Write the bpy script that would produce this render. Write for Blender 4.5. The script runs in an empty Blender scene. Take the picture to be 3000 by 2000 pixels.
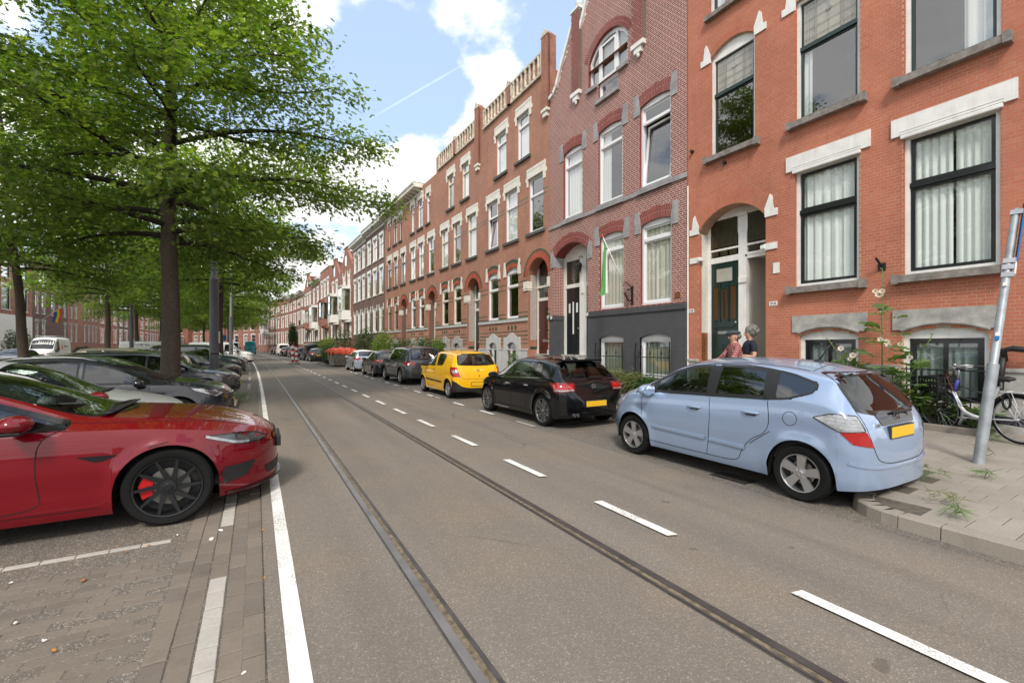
import bpy, bmesh, math, random
import numpy as np
from math import sin, cos, pi, radians, sqrt, atan2
from mathutils import Vector, Matrix, geometry
from mathutils.bvhtree import BVHTree
random.seed(7); RNG = np.random.default_rng(7)
SC = bpy.context.scene; COL = SC.collection
# ---------------------------------------------------------------- camera, sky, sun, exposure
CAM_H = 1.59; YAW = math.atan(750/1320)
cd = bpy.data.cameras.new('camera'); cam = bpy.data.objects.new('camera', cd); COL.objects.link(cam)
cd.sensor_width = 36; cd.lens = 36*1320/3000; cd.shift_y = 13/3000; cd.clip_start = .05; cd.clip_end = 2000
cam.location = (0, 0, CAM_H); cam.rotation_euler = (pi/2, 0, -YAW); SC.camera = cam
SUN = Vector((-.42, -.62, .80)).normalized()
wd = bpy.data.worlds.new('World'); SC.world = wd; wd.use_nodes = True
class NT:
    """tiny node-tree helper"""
    def __init__(s, tree): s.t = tree; s.n = tree.nodes; s.l = tree.links
    def add(s, typ, ins=None, **kw):
        n = s.n.new(typ)
        for k, v in kw.items(): setattr(n, k, v)
        for k, v in (ins or {}).items():
            if isinstance(v, bpy.types.NodeSocket): s.l.new(v, n.inputs[k])
            else: n.inputs[k].default_value = v
        return n
    def math(s, op, a, b=0., c=0., clamp=False):
        n = s.add('ShaderNodeMath', {0: a, 1: b, 2: c}, operation=op); n.use_clamp = clamp; return n.outputs[0]
    def mix(s, f, a, b, typ='MIX'):
        n = s.add('ShaderNodeMix', data_type='RGBA', blend_type=typ)
        for i, v in ((0, f), (6, a), (7, b)):
            if isinstance(v, bpy.types.NodeSocket): s.l.new(v, n.inputs[i])
            else: n.inputs[i].default_value = v if i == 0 else (*v, 1)[:4]
        return n.outputs[2]
    def ramp(s, f, stops, interp='LINEAR'):
        n = s.add('ShaderNodeValToRGB', {0: f}); r = n.color_ramp; r.interpolation = interp
        while len(r.elements) < len(stops): r.elements.new(.5)
        for e, (p, c) in zip(r.elements, stops):
            e.position = p; e.color = (*c, 1)[:4] if not isinstance(c, (int, float)) else (c, c, c, 1)
        return n.outputs[0]
    def noise(s, vec, scale, detail=3., rough=.55, dist=0., out=0):
        return s.add('ShaderNodeTexNoise', {'Vector': vec, 'Scale': scale, 'Detail': detail, 'Roughness': rough, 'Distortion': dist}).outputs[out]
def cam_dir(px, py):
    v = Vector((px-1500, 1320, 1013-py)).normalized()
    return Matrix.Rotation(-YAW, 3, 'Z') @ v
w = NT(wd.node_tree); w.n.clear()
sky = w.add('ShaderNodeTexSky', sky_type='NISHITA', sun_disc=False, sun_elevation=math.asin(SUN.z), sun_rotation=atan2(SUN.x, SUN.y), air_density=1.0, dust_density=.6, ozone_density=1.5)
tc = w.add('ShaderNodeTexCoord').outputs['Generated']
sep = w.add('ShaderNodeSeparateXYZ', {0: tc}); zz = w.math('MAXIMUM', sep.outputs[2], 0.)
den = w.math('ADD', zz, .22)
pv = w.add('ShaderNodeCombineXYZ', {0: w.math('DIVIDE', sep.outputs[0], den), 1: w.math('DIVIDE', sep.outputs[1], den), 2: 0.}).outputs[0]
pv = w.add('ShaderNodeVectorMath', {0: pv, 1: (11.1, 5.7, 1.5)}, operation='ADD').outputs[0]
n1 = w.noise(pv, 2.1, 8., .55, .15); n2 = w.noise(pv, .62, 2., .5, 0.)
gap = cam_dir(1020, 40)
gd = w.add('ShaderNodeVectorMath', {0: tc, 1: gap}, operation='DOT_PRODUCT').outputs['Value']
gapf = w.ramp(gd, [(.86, 0.), (.985, 1.)])
lowf = w.ramp(zz, [(.0, 1.), (.42, 0.)])
cov = w.math('ADD', w.math('ADD', w.math('MULTIPLY', n1, .70), w.math('MULTIPLY', n2, .40)), w.math('SUBTRACT', w.math('MULTIPLY', lowf, .125), w.math('MULTIPLY', gapf, .055)))
mask = w.ramp(cov, [(.498, 0.), (.56, 1.)], 'EASE')
shade = w.ramp(cov, [(.56, 1.), (.74, 0.)])
cloud = w.mix(shade, (6.9, 7.0, 7.2), (9.4, 9.3, 9.1))
# contrail: thin streak along a great circle between two directions
A, B = cam_dir(1085, 348), cam_dir(1372, 181); N = A.cross(B).normalized(); M_ = (A+B).normalized()
dn = w.math('ABSOLUTE', w.add('ShaderNodeVectorMath', {0: tc, 1: N}, operation='DOT_PRODUCT').outputs['Value'])
dm = w.add('ShaderNodeVectorMath', {0: tc, 1: M_}, operation='DOT_PRODUCT').outputs['Value']
nf = w.noise(tc, 60., 2.)
tr_ = w.math('MULTIPLY', w.math('SUBTRACT', 1., w.math('DIVIDE', dn, w.math('ADD', .0008, w.math('MULTIPLY', nf, .0032))), clamp=True), w.ramp(dm, [((A.dot(M_)), 0.), (A.dot(M_)+.0035, .26)]))
blue = w.mix(.50, w.mix(1., sky.outputs[0], (1.25, 1.22, 1.30), 'MULTIPLY'), (5.4, 6.9, 8.9))
hz = w.mix(w.math('MULTIPLY', lowf, .35), blue, (7.6, 8.2, 8.8))
skyc = w.mix(tr_, w.mix(mask, hz, cloud), (9.4, 9.9, 10.2))
bg = w.add('ShaderNodeBackground', {'Color': skyc, 'Strength': .105})
w.l.new(bg.outputs[0], w.add('ShaderNodeOutputWorld').inputs[0])
ld = bpy.data.lights.new('sun', 'SUN'); ld.energy = 2.0; ld.angle = radians(12); ld.color = (1, .93, .84)
lo = bpy.data.objects.new('sun', ld); COL.objects.link(lo); lo.rotation_euler = (-SUN).to_track_quat('-Z', 'Y').to_euler(); lo.location = (-20, -30, 40)
VS = SC.view_settings; VS.view_transform = 'Standard'; VS.look = 'None'; VS.gamma = 1; VS.exposure = .66; VS.use_curve_mapping = False
CY = SC.cycles; CY.max_bounces = 7; CY.diffuse_bounces = 3; CY.glossy_bounces = 3; CY.transmission_bounces = 3; CY.transparent_max_bounces = 14; CY.caustics_reflective = False; CY.caustics_refractive = False
# ---------------------------------------------------------------- street geometry (curves gently left far away)
def rs(y):
    if y < 15: return 0.
    if y < 100: return -.00035*(y-15)**2
    return -.00035*85**2 - .0595*(y-100) - .0035*(y-100)**2
def fs(y): return rs(y) - .45*min(1., max(0., (y-22)/25))
def heading(y, f=rs): return atan2(-(f(y+.5)-f(y-.5)), 1.)
def zr(x):   # cross-section height of roadway / right-hand pavement
    return float(np.interp(x, [-30, -.35, .5, 2.7, 5.0, 7.25, 7.26, 10.4], [-.05, -.05, 0, 0, -.09, -.07, .08, .2]))
# ---------------------------------------------------------------- mesh helpers
class MB:
    """collects boxes, prisms, tubes ... ; build() links them as ONE mesh object"""
    def __init__(s): s.v = []; s.f = []; s.m = []; s.mi = 0
    def add(s, vs, fs_, mi=None):
        o = len(s.v); s.v += [tuple(v) for v in vs]; s.f += [tuple(i+o for i in f) for f in fs_]; s.m += [s.mi if mi is None else mi]*len(fs_); return s
    def box(s, a, b, M=None, mi=None, bev=0):
        (x0, y0, z0), (x1, y1, z1) = [tuple(map(min, a, b)), tuple(map(max, a, b))]
        if bev:
            bm = bmesh.new(); bmesh.ops.create_cube(bm, size=1)
            for v in bm.verts: v.co = Vector(((x0+x1)/2+v.co.x*(x1-x0), (y0+y1)/2+v.co.y*(y1-y0), (z0+z1)/2+v.co.z*(z1-z0)))
            bmesh.ops.bevel(bm, geom=list(bm.edges), offset=bev, segments=2, affect='EDGES', profile=.6)
            bm.verts.index_update(); vs = [v.co.copy() for v in bm.verts]; fc = [[v.index for v in f.verts] for f in bm.faces]; bm.free()
        else:
            vs = [Vector((x, y, z)) for x in (x0, x1) for y in (y0, y1) for z in (z0, z1)]
            fc = [(0, 1, 3, 2), (4, 6, 7, 5), (0, 4, 5, 1), (2, 3, 7, 6), (0, 2, 6, 4), (1, 5, 7, 3)]
        if M is not None: vs = [M @ v for v in vs]
        return s.add(vs, fc, mi)
    def prism(s, pts, d, M=None, mi=None, cap=True):
        """pts: 3D loop, d: extrusion vector"""
        n = len(pts); d = Vector(d); vs = [Vector(p) for p in pts] + [Vector(p)+d for p in pts]
        if M is not None: vs = [M @ v for v in vs]
        fc = [(i, (i+1) % n, n+(i+1) % n, n+i) for i in range(n)]
        if cap:
            t = geometry.tessellate_polygon([[Vector(p) for p in pts]])
            fc += [tuple(q) for q in t] + [tuple(n+i for i in reversed(q)) for q in t]
        return s.add(vs, fc, mi)
    def tube(s, pts, r, n=8, M=None, mi=None, cap=True):
        P = [Vector(p) for p in pts]; R = r if hasattr(r, '__len__') else [r]*len(P)
        vs = []; prev = None
        for i, p in enumerate(P):
            t = (P[min(i+1, len(P)-1)]-P[max(i-1, 0)])
            if t.length < 1e-9: t = Vector((0, 0, 1))
            t.normalize()
            if prev is None: a = t.orthogonal().normalized()
            else:
                a = prev - t*prev.dot(t); a = a.normalized() if a.length > 1e-6 else t.orthogonal().normalized()
            prev = a; b = t.cross(a)
            vs += [p + (a*cos(2*pi*k/n)+b*sin(2*pi*k/n))*R[i] for k in range(n)]
        if M is not None: vs = [M @ v for v in vs]
        fc = [(i*n+k, i*n+(k+1) % n, (i+1)*n+(k+1) % n, (i+1)*n+k) for i in range(len(P)-1) for k in range(n)]
        if cap: fc += [tuple(range(n-1, -1, -1)), tuple((len(P)-1)*n+k for k in range(n))]
        return s.add(vs, fc, mi)
    def lathe(s, prof, n=24, M=None, mi=None, axis='Z', closed=False):
        """prof: list of (radius, height)"""
        vs = []
        for r, h in prof:
            for k in range(n):
                a = 2*pi*k/n; p = (r*cos(a), r*sin(a), h)
                vs.append(Vector(p) if axis == 'Z' else Vector((p[0], p[2], p[1])))
        if M is not None: vs = [M @ v for v in vs]
        m = len(prof); rng = range(m if closed else m-1)
        fc = [(i*n+k, i*n+(k+1) % n, ((i+1) % m)*n+(k+1) % n, ((i+1) % m)*n+k) for i in rng for k in range(n)]
        return s.add(vs, fc, mi)
    def ell(s, c, r, n=12, M=None, mi=None):
        vs = []; fc = []; h = n//2
        for i in range(h+1):
            for k in range(n):
                a = pi*i/h; b = 2*pi*k/n; vs.append(Vector((c[0]+r[0]*sin(a)*cos(b), c[1]+r[1]*sin(a)*sin(b), c[2]+r[2]*cos(a))))
        fc = [(i*n+k, (i+1)*n+k, (i+1)*n+(k+1) % n, i*n+(k+1) % n) for i in range(h) for k in range(n)]
        if M is not None: vs = [M @ v for v in vs]
        return s.add(vs, fc, mi)
    def grid(s, rows, mi=None, flip=False):
        m = len(rows); n = len(rows[0]); vs = [p for r in rows for p in r]
        fc = [(i*n+k, i*n+k+1, (i+1)*n+k+1, (i+1)*n+k) for i in range(m-1) for k in range(n-1)]
        if flip: fc = [f[::-1] for f in fc]
        return s.add(vs, fc, mi)
    def mesh(s, name, mats, smooth=False, weld=0):
        me = bpy.data.meshes.new(name); me.from_pydata(s.v, [], s.f)
        for m in (mats if isinstance(mats, (list, tuple)) else [mats]): me.materials.append(MT[m] if isinstance(m, str) else m)
        if any(s.m): me.polygons.foreach_set('material_index', s.m)
        if weld:
            bm = bmesh.new(); bm.from_mesh(me); bmesh.ops.remove_doubles(bm, verts=bm.verts, dist=weld); bmesh.ops.recalc_face_normals(bm, faces=bm.faces); bm.to_mesh(me); bm.free()
        if smooth:
            me.polygons.foreach_set('use_smooth', [True]*len(me.polygons))
            if smooth is not True: me.set_sharp_from_angle(angle=radians(smooth))
        me.update(); return me
    def build(s, name, mats, parent=None, smooth=False, weld=0, **kw):
        return link(name, s.mesh(name, mats, smooth, weld), parent, **kw)
def link(name, me, parent=None, loc=None, rot=None, **kw):
    o = bpy.data.objects.new(name, me); COL.objects.link(o)
    if parent is not None: o.parent = parent
    if loc is not None: o.location = loc
    if rot is not None: o.rotation_euler = rot
    for k, v in kw.items(): o[k] = v
    return o
def thing(name, label, cat, loc=(0, 0, 0), rz=0., group=None):
    o = link(name, None, None, loc, (0, 0, rz)); o['label'] = label; o['category'] = cat
    if group: o['group'] = group
    return o
def tag(o, label, cat, group=None):
    o['label'] = label; o['category'] = cat
    if group: o['group'] = group
    return o
def copy_tree(o, parent=None):
    c = o.copy(); COL.objects.link(c); c.parent = parent
    for ch in o.children: copy_tree(ch, c)
    return c
def pchip(xs, ys):
    """monotone cubic interpolation, returns a function on numpy arrays"""
    x = np.array(xs, float); y = np.array(ys, float); h = np.diff(x); d = np.diff(y)/h; m = np.zeros_like(y)
    m[0] = d[0]; m[-1] = d[-1]
    for i in range(1, len(x)-1):
        m[i] = 0 if d[i-1]*d[i] <= 0 else 2*d[i-1]*d[i]/(d[i-1]+d[i])
    def f(q):
        q = np.clip(np.asarray(q, float), x[0], x[-1]); i = np.clip(np.searchsorted(x, q)-1, 0, len(h)-1); t = (q-x[i])/h[i]
        return (2*t**3-3*t**2+1)*y[i]+(t**3-2*t**2+t)*h[i]*m[i]+(-2*t**3+3*t**2)*y[i+1]+(t**3-t**2)*h[i]*m[i+1]
    return f
def text_mesh(txt, size, depth=.002):
    cu = bpy.data.curves.new('txt', 'FONT'); cu.body = txt; cu.size = size; cu.extrude = depth; cu.align_x = 'CENTER'; cu.align_y = 'CENTER'
    o = bpy.data.objects.new('txt', cu); COL.objects.link(o); dg = bpy.context.evaluated_depsgraph_get(); dg.update()
    me = bpy.data.meshes.new_from_object(o.evaluated_get(dg)); bpy.data.objects.remove(o); return me
# ---------------------------------------------------------------- materials
MT = {}
def mat(name, col, rough=.6, metal=0., var=.0, vs=3., bump=0., bs=60., spec=.5, coat=0., col2=None, fine=0., fs_=90., emit=0., obj=False, trans=0., streak=0.):
    """procedural principled: base colour with large-scale noise variation, fine grain and bump"""
    m = bpy.data.materials.new(name); m.use_nodes = True; t = NT(m.node_tree); b = t.n['Principled BSDF']
    b.inputs['Roughness'].default_value = rough; b.inputs['Metallic'].default_value = metal; b.inputs['Specular IOR Level'].default_value = spec
    if coat: b.inputs['Coat Weight'].default_value = coat; b.inputs['Coat Roughness'].default_value = .03
    P = t.add('ShaderNodeTexCoord').outputs['Object'] if obj else t.add('ShaderNodeNewGeometry').outputs['Position']
    c = None
    if var or col2:
        n = t.noise(P, vs, 4.)
        c2 = col2 or tuple(x*(1-var) for x in col); c = t.mix(t.ramp(n, [(.34, 0.), (.66, 1.)]), c2, tuple(min(1, x*(1+var*.5)) for x in col))
    if fine:
        n = t.noise(P, fs_, 2.); c = t.mix(1., c if c is not None else col, t.ramp(n, [(.3, 1-fine), (.7, 1+fine)]), 'MULTIPLY')
    if streak:
        sp_ = t.add('ShaderNodeMapping', {'Vector': P, 'Scale': (5., 5., .55)}).outputs[0]; c = t.mix(t.ramp(t.noise(sp_, 2.2, 5., .62), [(.50, 0.), (.78, streak)]), c if c is not None else col, tuple(x*.55*k for x, k in zip(col, (1., .95, .86))))
    if c is None: b.inputs['Base Color'].default_value = (*col, 1)
    else: t.l.new(c, b.inputs['Base Color'])
    if bump:
        bn = t.add('ShaderNodeBump', {'Strength': bump, 'Distance': .01, 'Height': t.noise(P, bs, 3.)}); t.l.new(bn.outputs[0], b.inputs['Normal'])
    if emit: b.inputs['Emission Color'].default_value = (*col, 1); b.inputs['Emission Strength'].default_value = emit
    MT[name] = m; return m
def mat_brick(name, c1, c2, c3, rough=.8, gloss=0):
    """per-brick colour from the face attribute rnd (joined bricks) and the object's random number (single bricks)"""
    m = bpy.data.materials.new(name); m.use_nodes = True; t = NT(m.node_tree); b = t.n['Principled BSDF']; b.inputs['Roughness'].default_value = rough
    at = t.add('ShaderNodeAttribute', attribute_name='rnd').outputs['Fac']; oi = t.add('ShaderNodeObjectInfo').outputs['Random']
    r = t.math('FRACT', t.math('ADD', at, oi)); P = t.add('ShaderNodeNewGeometry').outputs['Position']
    c = t.ramp(r, [(0., c2), (.18, c1), (.7, c1), (.86, c3), (1., c1)])
    big = t.noise(P, .7, 4.); c = t.mix(1., c, t.ramp(big, [(.3, .84), (.7, 1.1)]), 'MULTIPLY')
    sm_ = t.add('ShaderNodeMapping', {'Vector': P, 'Scale': (2.6, 2.6, .35)}).outputs[0]; c = t.mix(t.ramp(t.noise(sm_, 1.3, 5., .6), [(.54, 0.), (.78, .42)]), c, t.mix(1., c, (.50, .46, .44), 'MULTIPLY'))
    c = t.mix(1., c, t.ramp(t.noise(P, 55., 3.), [(.25, .88), (.7, 1.06)]), 'MULTIPLY')
    t.l.new(c, b.inputs['Base Color'])
    bn = t.add('ShaderNodeBump', {'Strength': .2, 'Distance': .004, 'Height': t.noise(P, 70., 3.)}); t.l.new(bn.outputs[0], b.inputs['Normal'])
    MT[name] = m
def mat_glass(name, tint=(.95, .98, .97), k=2.6, base=.03):
    m = bpy.data.materials.new(name); m.use_nodes = True; t = NT(m.node_tree); t.n.clear()
    fc = t.add('ShaderNodeLayerWeight', {'Blend': .5}).outputs['Facing']; fr = t.math('ADD', .04, t.math('MULTIPLY', t.math('POWER', fc, 5.), .96)); fac = t.math('ADD', t.math('MULTIPLY', fr, k), base, clamp=True)
    tr = t.add('ShaderNodeBsdfTransparent', {'Color': (*tint, 1)}); gl = t.add('ShaderNodeBsdfGlossy', {'Color': (.97, .98, 1, 1), 'Roughness': .0})
    mx = t.add('ShaderNodeMixShader', {0: fac, 1: tr.outputs[0], 2: gl.outputs[0]})
    t.l.new(mx.outputs[0], t.add('ShaderNodeOutputMaterial').inputs[0]); MT[name] = m
def mat_leaf(name, c1, c2, c3, trans=.35):
    m = bpy.data.materials.new(name); m.use_nodes = True; t = NT(m.node_tree); t.n.clear()
    at = t.add('ShaderNodeAttribute', attribute_name='rnd').outputs['Fac']; oi = t.add('ShaderNodeObjectInfo').outputs['Random']
    r = t.math('FRACT', t.math('ADD', at, t.math('MULTIPLY', oi, .37)))
    c = t.ramp(r, [(0., c1), (.45, c2), (.9, c3), (1., c1)])
    pb = t.add('ShaderNodeBsdfPrincipled', {'Base Color': c, 'Roughness': .42, 'Specular IOR Level': .45})
    tl = t.add('ShaderNodeBsdfTranslucent', {'Color': t.mix(1., c, (1.5, 1.7, .55), 'MULTIPLY')})
    mx = t.add('ShaderNodeMixShader', {0: trans, 1: pb.outputs[0], 2: tl.outputs[0]})
    t.l.new(mx.outputs[0], t.add('ShaderNodeOutputMaterial').inputs[0]); MT[name] = m
def mat_asphalt(name, c, dark=.6, speck=.55):
    m = bpy.data.materials.new(name); m.use_nodes = True; t = NT(m.node_tree); b = t.n['Principled BSDF']; b.inputs['Roughness'].default_value = .78; b.inputs['Specular IOR Level'].default_value = .35
    P = t.add('ShaderNodeNewGeometry').outputs['Position']
    st = t.add('ShaderNodeMapping', {'Vector': P, 'Scale': (1.2, .12, 1)}).outputs[0]
    c0 = t.mix(t.ramp(t.noise(st, 1.1, 4.), [(.3, 0.), (.7, 1.)]), tuple(x*.82 for x in c), tuple(x*1.12 for x in c))
    c0 = t.mix(t.ramp(t.noise(P, .8, 5., .6), [(.45, 0.), (.75, 1.)]), c0, (c[0]*1.14, c[1]*1.06, c[2]*.94))
    vo = t.add('ShaderNodeTexVoronoi', {'Vector': P, 'Scale': 130.}); 
    sp = t.ramp(t.add('ShaderNodeSeparateColor', {0: vo.outputs['Color']}).outputs[0], [(0., 1-speck*.55), (.55, 1.), (.86, 1.0), (.97, 1+speck*1.5)])
    c1 = t.mix(1., c0, sp, 'MULTIPLY')
    c1 = t.mix(1., c1, t.ramp(t.noise(P, 240., 2.), [(.3, .84), (.7, 1.16)]), 'MULTIPLY')
    X_ = t.add('ShaderNodeSeparateXYZ', {0: P}).outputs[0]; wob = t.math('ADD', X_, t.math('MULTIPLY', t.noise(st, 2., 2.), .25))
    for xc_, wd_, am_ in ((4.05, .16, .20), (1.25, .22, .10), (2.05, .22, .10), (.62, .14, .09), (3.45, .2, .06)):
        k_ = t.math('MULTIPLY', t.math('SUBTRACT', 1., t.math('DIVIDE', t.math('ABSOLUTE', t.math('SUBTRACT', wob, xc_+.125)), wd_), clamp=True), am_*2); c1 = t.mix(t.math('MULTIPLY', k_, t.ramp(t.noise(st, 6., 4.), [(.3, .2), (.7, 1.)])), c1, tuple(x*.45 for x in c))
    blot = t.ramp(t.noise(P, 3.1, 2., .4), [(.735, 0.), (.75, 1.)])
    c1 = t.mix(t.math('MULTIPLY', blot, .5), c1, tuple(x*.35 for x in c))
    cr = t.add('ShaderNodeTexVoronoi', {'Vector': t.mix(.12, P, t.noise(P, 2., 3., out=1)), 'Scale': .55}, feature='DISTANCE_TO_EDGE').outputs[0]
    crk = t.math('MULTIPLY', t.ramp(cr, [(0., 1.), (.006, 0.)]), t.ramp(t.noise(P, .35, 2.), [(.52, 0.), (.6, .7)]))
    c1 = t.mix(crk, c1, tuple(x*.3 for x in c))
    t.l.new(c1, b.inputs['Base Color'])
    bn = t.add('ShaderNodeBump', {'Strength': .5, 'Distance': .004, 'Height': t.math('ADD', vo.outputs['Distance'], t.noise(P, 150., 2.))}); t.l.new(bn.outputs[0], b.inputs['Normal']); MT[name] = m
mat_asphalt('asphalt', (.186, .162, .137), speck=.36); mat_asphalt('asphalt_bay', (.155, .140, .122), speck=.8); mat_asphalt('grit', (.150, .132, .112), speck=.8)
mat('paint_white', (.80, .79, .76), .55, var=.14, vs=14, bump=.2, bs=160, fine=.06, fs_=220)
mat('rail', (.19, .178, .175), .36, .35, var=.25, vs=3); mat('rail_dark', (.085, .075, .073), .42, .4, var=.3, vs=5); mat('groove', (.17, .135, .09), .95, var=.5, vs=22, bump=.6, bs=120)
mat('tar', (.075, .068, .062), .75, var=.3, vs=8, bump=.4, bs=90); mat('earth', (.075, .058, .04), .95, var=.5, vs=9, bump=.9, bs=50)
mat_brick('paver', (.172, .143, .115), (.135, .114, .094), (.20, .166, .132), .85); mat_brick('paver_light', (.40, .375, .335), (.34, .32, .285), (.43, .40, .36), .85)
mat_brick('slab', (.285, .255, .215), (.26, .232, .196), (.31, .278, .236), .85); mat_brick('kerbstone', (.27, .24, .20), (.23, .205, .175), (.30, .265, .225), .85)
mat('joint', (.045, .042, .036), .95, var=.3, vs=30); mat('sand_joint', (.10, .085, .065), .95, var=.35, vs=20, fine=.2)
def mat_worn(name, c, under):
    m = mat(name, c, .6); t = NT(m.node_tree); b = t.n['Principled BSDF']; P = t.add('ShaderNodeNewGeometry').outputs['Position']
    k = t.math('MULTIPLY', t.ramp(t.noise(P, 75., 3.), [(.50, 0.), (.56, 1.)]), t.ramp(t.noise(P, 1.7, 3.), [(.46, 0.), (.62, .85)])); c0 = t.mix(1., c, t.ramp(t.noise(P, 9., 3.), [(.3, .86), (.7, 1.04)]), 'MULTIPLY'); t.l.new(t.mix(k, c0, under), b.inputs['Base Color'])
mat_worn('paint_worn', (.78, .77, .73), (.20, .18, .16))
mat_brick('brick_red', (.49, .158, .090), (.455, .140, .080), (.52, .185, .108)); mat_brick('brick_dark', (.245, .048, .036), (.19, .038, .03), (.285, .065, .045), .6)
mat_brick('brick_orange', (.385, .172, .115), (.335, .145, .097), (.43, .20, .138)); mat_brick('brick_brown', (.18, .105, .082), (.14, .08, .066), (.215, .13, .10)); mat_brick('brick_green', (.018, .065, .038), (.012, .04, .028), (.03, .09, .05), .3)
mat_brick('brick_arch', (.42, .085, .045), (.35, .065, .04), (.47, .11, .06)); mat_brick('brick_white', (.72, .70, .63), (.66, .64, .57), (.76, .74, .68), .35)
mat('mortar', (.50, .32, .215), .95, var=.25, vs=2.5, fine=.15); mat('mortar_white', (.74, .66, .58), .9, var=.12, vs=3); mat('mortar_dark', (.20, .155, .12), .95, var=.2)
mat('brickwall', (.33, .15, .105), .9, var=.35, vs=2., fine=.25, fs_=25); mat('brickwall_brown', (.15, .085, .065), .9, var=.3, vs=2., fine=.25, fs_=25)
mat('white', (.80, .79, .75), .45, var=.08, vs=5, streak=.35); mat('white_up', (.80, .81, .82), .28); mat('cream', (.76, .73, .64), .55, var=.10, vs=4, bump=.1, streak=.5); mat('stone', (.40, .385, .36), .85, var=.30, vs=5, bump=.35, bs=45, fine=.12)
mat('stone_blue', (.34, .33, .335), .8, var=.25, vs=4, bump=.3, bs=50); mat('sill', (.25, .225, .20), .85, var=.35, vs=8, bump=.4, bs=60); mat('sill_dark', (.10, .095, .09), .8, var=.2); mat('stone_worn', (.62, .56, .45), .9, var=.38, vs=4.5, bump=.5, bs=40, fine=.15)
mat('green_dark', (.007, .026, .020), .3, coat=.2); mat('black_paint', (.010, .012, .014), .25, coat=.3); mat('door_red', (.075, .016, .012), .3, coat=.2); mat('grey_plinth', (.070, .072, .080), .6, var=.10, vs=2.5, bump=.15, streak=.35); mat('grey_light', (.50, .505, .49), .7, var=.08, vs=3, streak=.5)
mat('plaster', (.62, .58, .50), .85, var=.08, vs=2); mat('tile_brown', (.20, .075, .03), .2, var=.3, vs=6); mat('amber', (.075, .032, .006), .25); mat('lead', (.03, .03, .03), .5)
mat('curtain', (.80, .83, .79), .9); mat('curtain_beige', (.74, .70, .60), .9); mat('curtain_net', (.78, .78, .77), .9); mat('interior', (.10, .095, .09), .9); mat('stained', (.44, .42, .35), .12, col2=(.36, .355, .31), vs=6); mat('stained_dark', (.035, .028, .016), .2, col2=(.05, .04, .02), vs=6)
mat('iron', (.012, .012, .013), .45); mat('roof_tile', (.16, .05, .035), .8, var=.3); mat('roof_dark', (.05, .05, .052), .8); mat('tile_lilac', (.46, .40, .365), .3, var=.1, vs=5); mat('steel', (.42, .43, .45), .38, .8, var=.15, vs=6); mat('zinc', (.38, .41, .43), .5, .55, var=.2, vs=7, fine=.08); mat('pole_grey', (.135, .142, .158), .5, var=.06); mat('blue_sign', (.0, .14, .42), .35)
mat_glass('glass', k=2.6, base=.06); mat_glass('glass_clear', k=1.5, base=.02); mat_glass('glass_dark', (.55, .62, .60), 2.4, .03); mat_glass('glass_green', (.55, .68, .60), 2.2, .02)
# ---------------------------------------------------------------- ground
def strip(name, xs, mats, y0, y1, dz=0., step=2., parent=None, f=rs, mi=None, **kw):
    """sheet running along the street; xs: list of (x, z or None)"""
    mb = MB(); n = max(2, int((y1-y0)/step)+1); ys = [y0+(y1-y0)*i/(n-1) for i in range(n)]
    rows = [[(x+f(y), y, (zr(x) if z is None else z)+dz) for x, z in xs] for y in ys]
    mb.grid(rows, flip=True); o = mb.build(name, mats, parent, **kw); return o
Y0, Y1 = -14, 230
mb = MB(); mb.grid([[(x, y, -.16) for x in (-900, 900)] for y in (-300, 1500)], flip=True); mb.build('ground', 'earth', kind='structure')
road = strip('road', [(.05, None), (.5, None), (1.6, None), (2.7, None), (3.8, None), (4.95, None)], 'asphalt', Y0, Y1, kind='structure')
bay = strip('parking_strip', [(4.95, None), (6., None), (7.2, None)], 'asphalt_bay', 1.5, Y1, kind='structure')
strip('gutter', [(4.95, -.089), (5.3, -.092)], 'asphalt_bay', Y0, 1.5, kind='structure')
med = strip('parking_area', [(-12, -.05), (-4, -.05), (-.9, -.05), (-.35, -.05), (.05, -.036)], 'grit', Y0, Y1, dz=-.009, kind='structure')
strip('far_road', [(-19.5, -.1), (-15, -.02), (-12, -.1)], 'asphalt', Y0, Y1, kind='structure')
strip('far_pavement', [(-40, .05), (-19.5, .05)], 'slab', Y0, Y1, kind='structure')
pav = strip('pavement', [(7.25, .06), (7.26, .066), (10.45, .185)], 'sand_joint', 2.35, Y1, kind='structure')
strip('pavement_end', [(5.2, .025), (7.25, .066), (10.45, .185)], 'sand_joint', Y0, 1.85, f=lambda y: 0, parent=pav); strip('pavement_end', [(5.66, .034), (7.25, .066), (10.45, .185)], 'sand_joint', 1.85, 2.35, f=lambda y: 0, parent=pav); mb = MB(); mb.add([(5.67, 1.85, .034)]+[(5.67-.45*cos(a), 1.85+.45*sin(a), .026) for a in np.linspace(0, pi/2, 7)], [(0, i+1, i) for i in range(1, 7)]); mb.build('pavement_end', 'sand_joint', pav)
# tram rails: head, groove with sand, guard lip, bitumen seam
for i, (xc, sgn) in enumerate(((.925, 1), (2.395, -1))):
    r = thing('tram_rail', ('left' if i == 0 else 'right')+'-hand steel tram rail sunk in the asphalt', 'tram rail', group='tram rails'); r['kind'] = 'structure'
    def rp(nm, a, b, z, m, w0=Y0, w1=Y1): strip(nm, sorted([(xc+sgn*a, z), (xc+sgn*b, z)]), m, w0, w1, parent=r)
    rp('bitumen_seam', -.034, .100, .0035, 'tar'); rp('rail_head', -.022, .030, .009, 'rail' if i == 0 else 'rail_dark'); rp('groove', .030, .070, .0060, 'groove'); rp('guard_lip', .070, .090, .0085, 'rail_dark')
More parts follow.
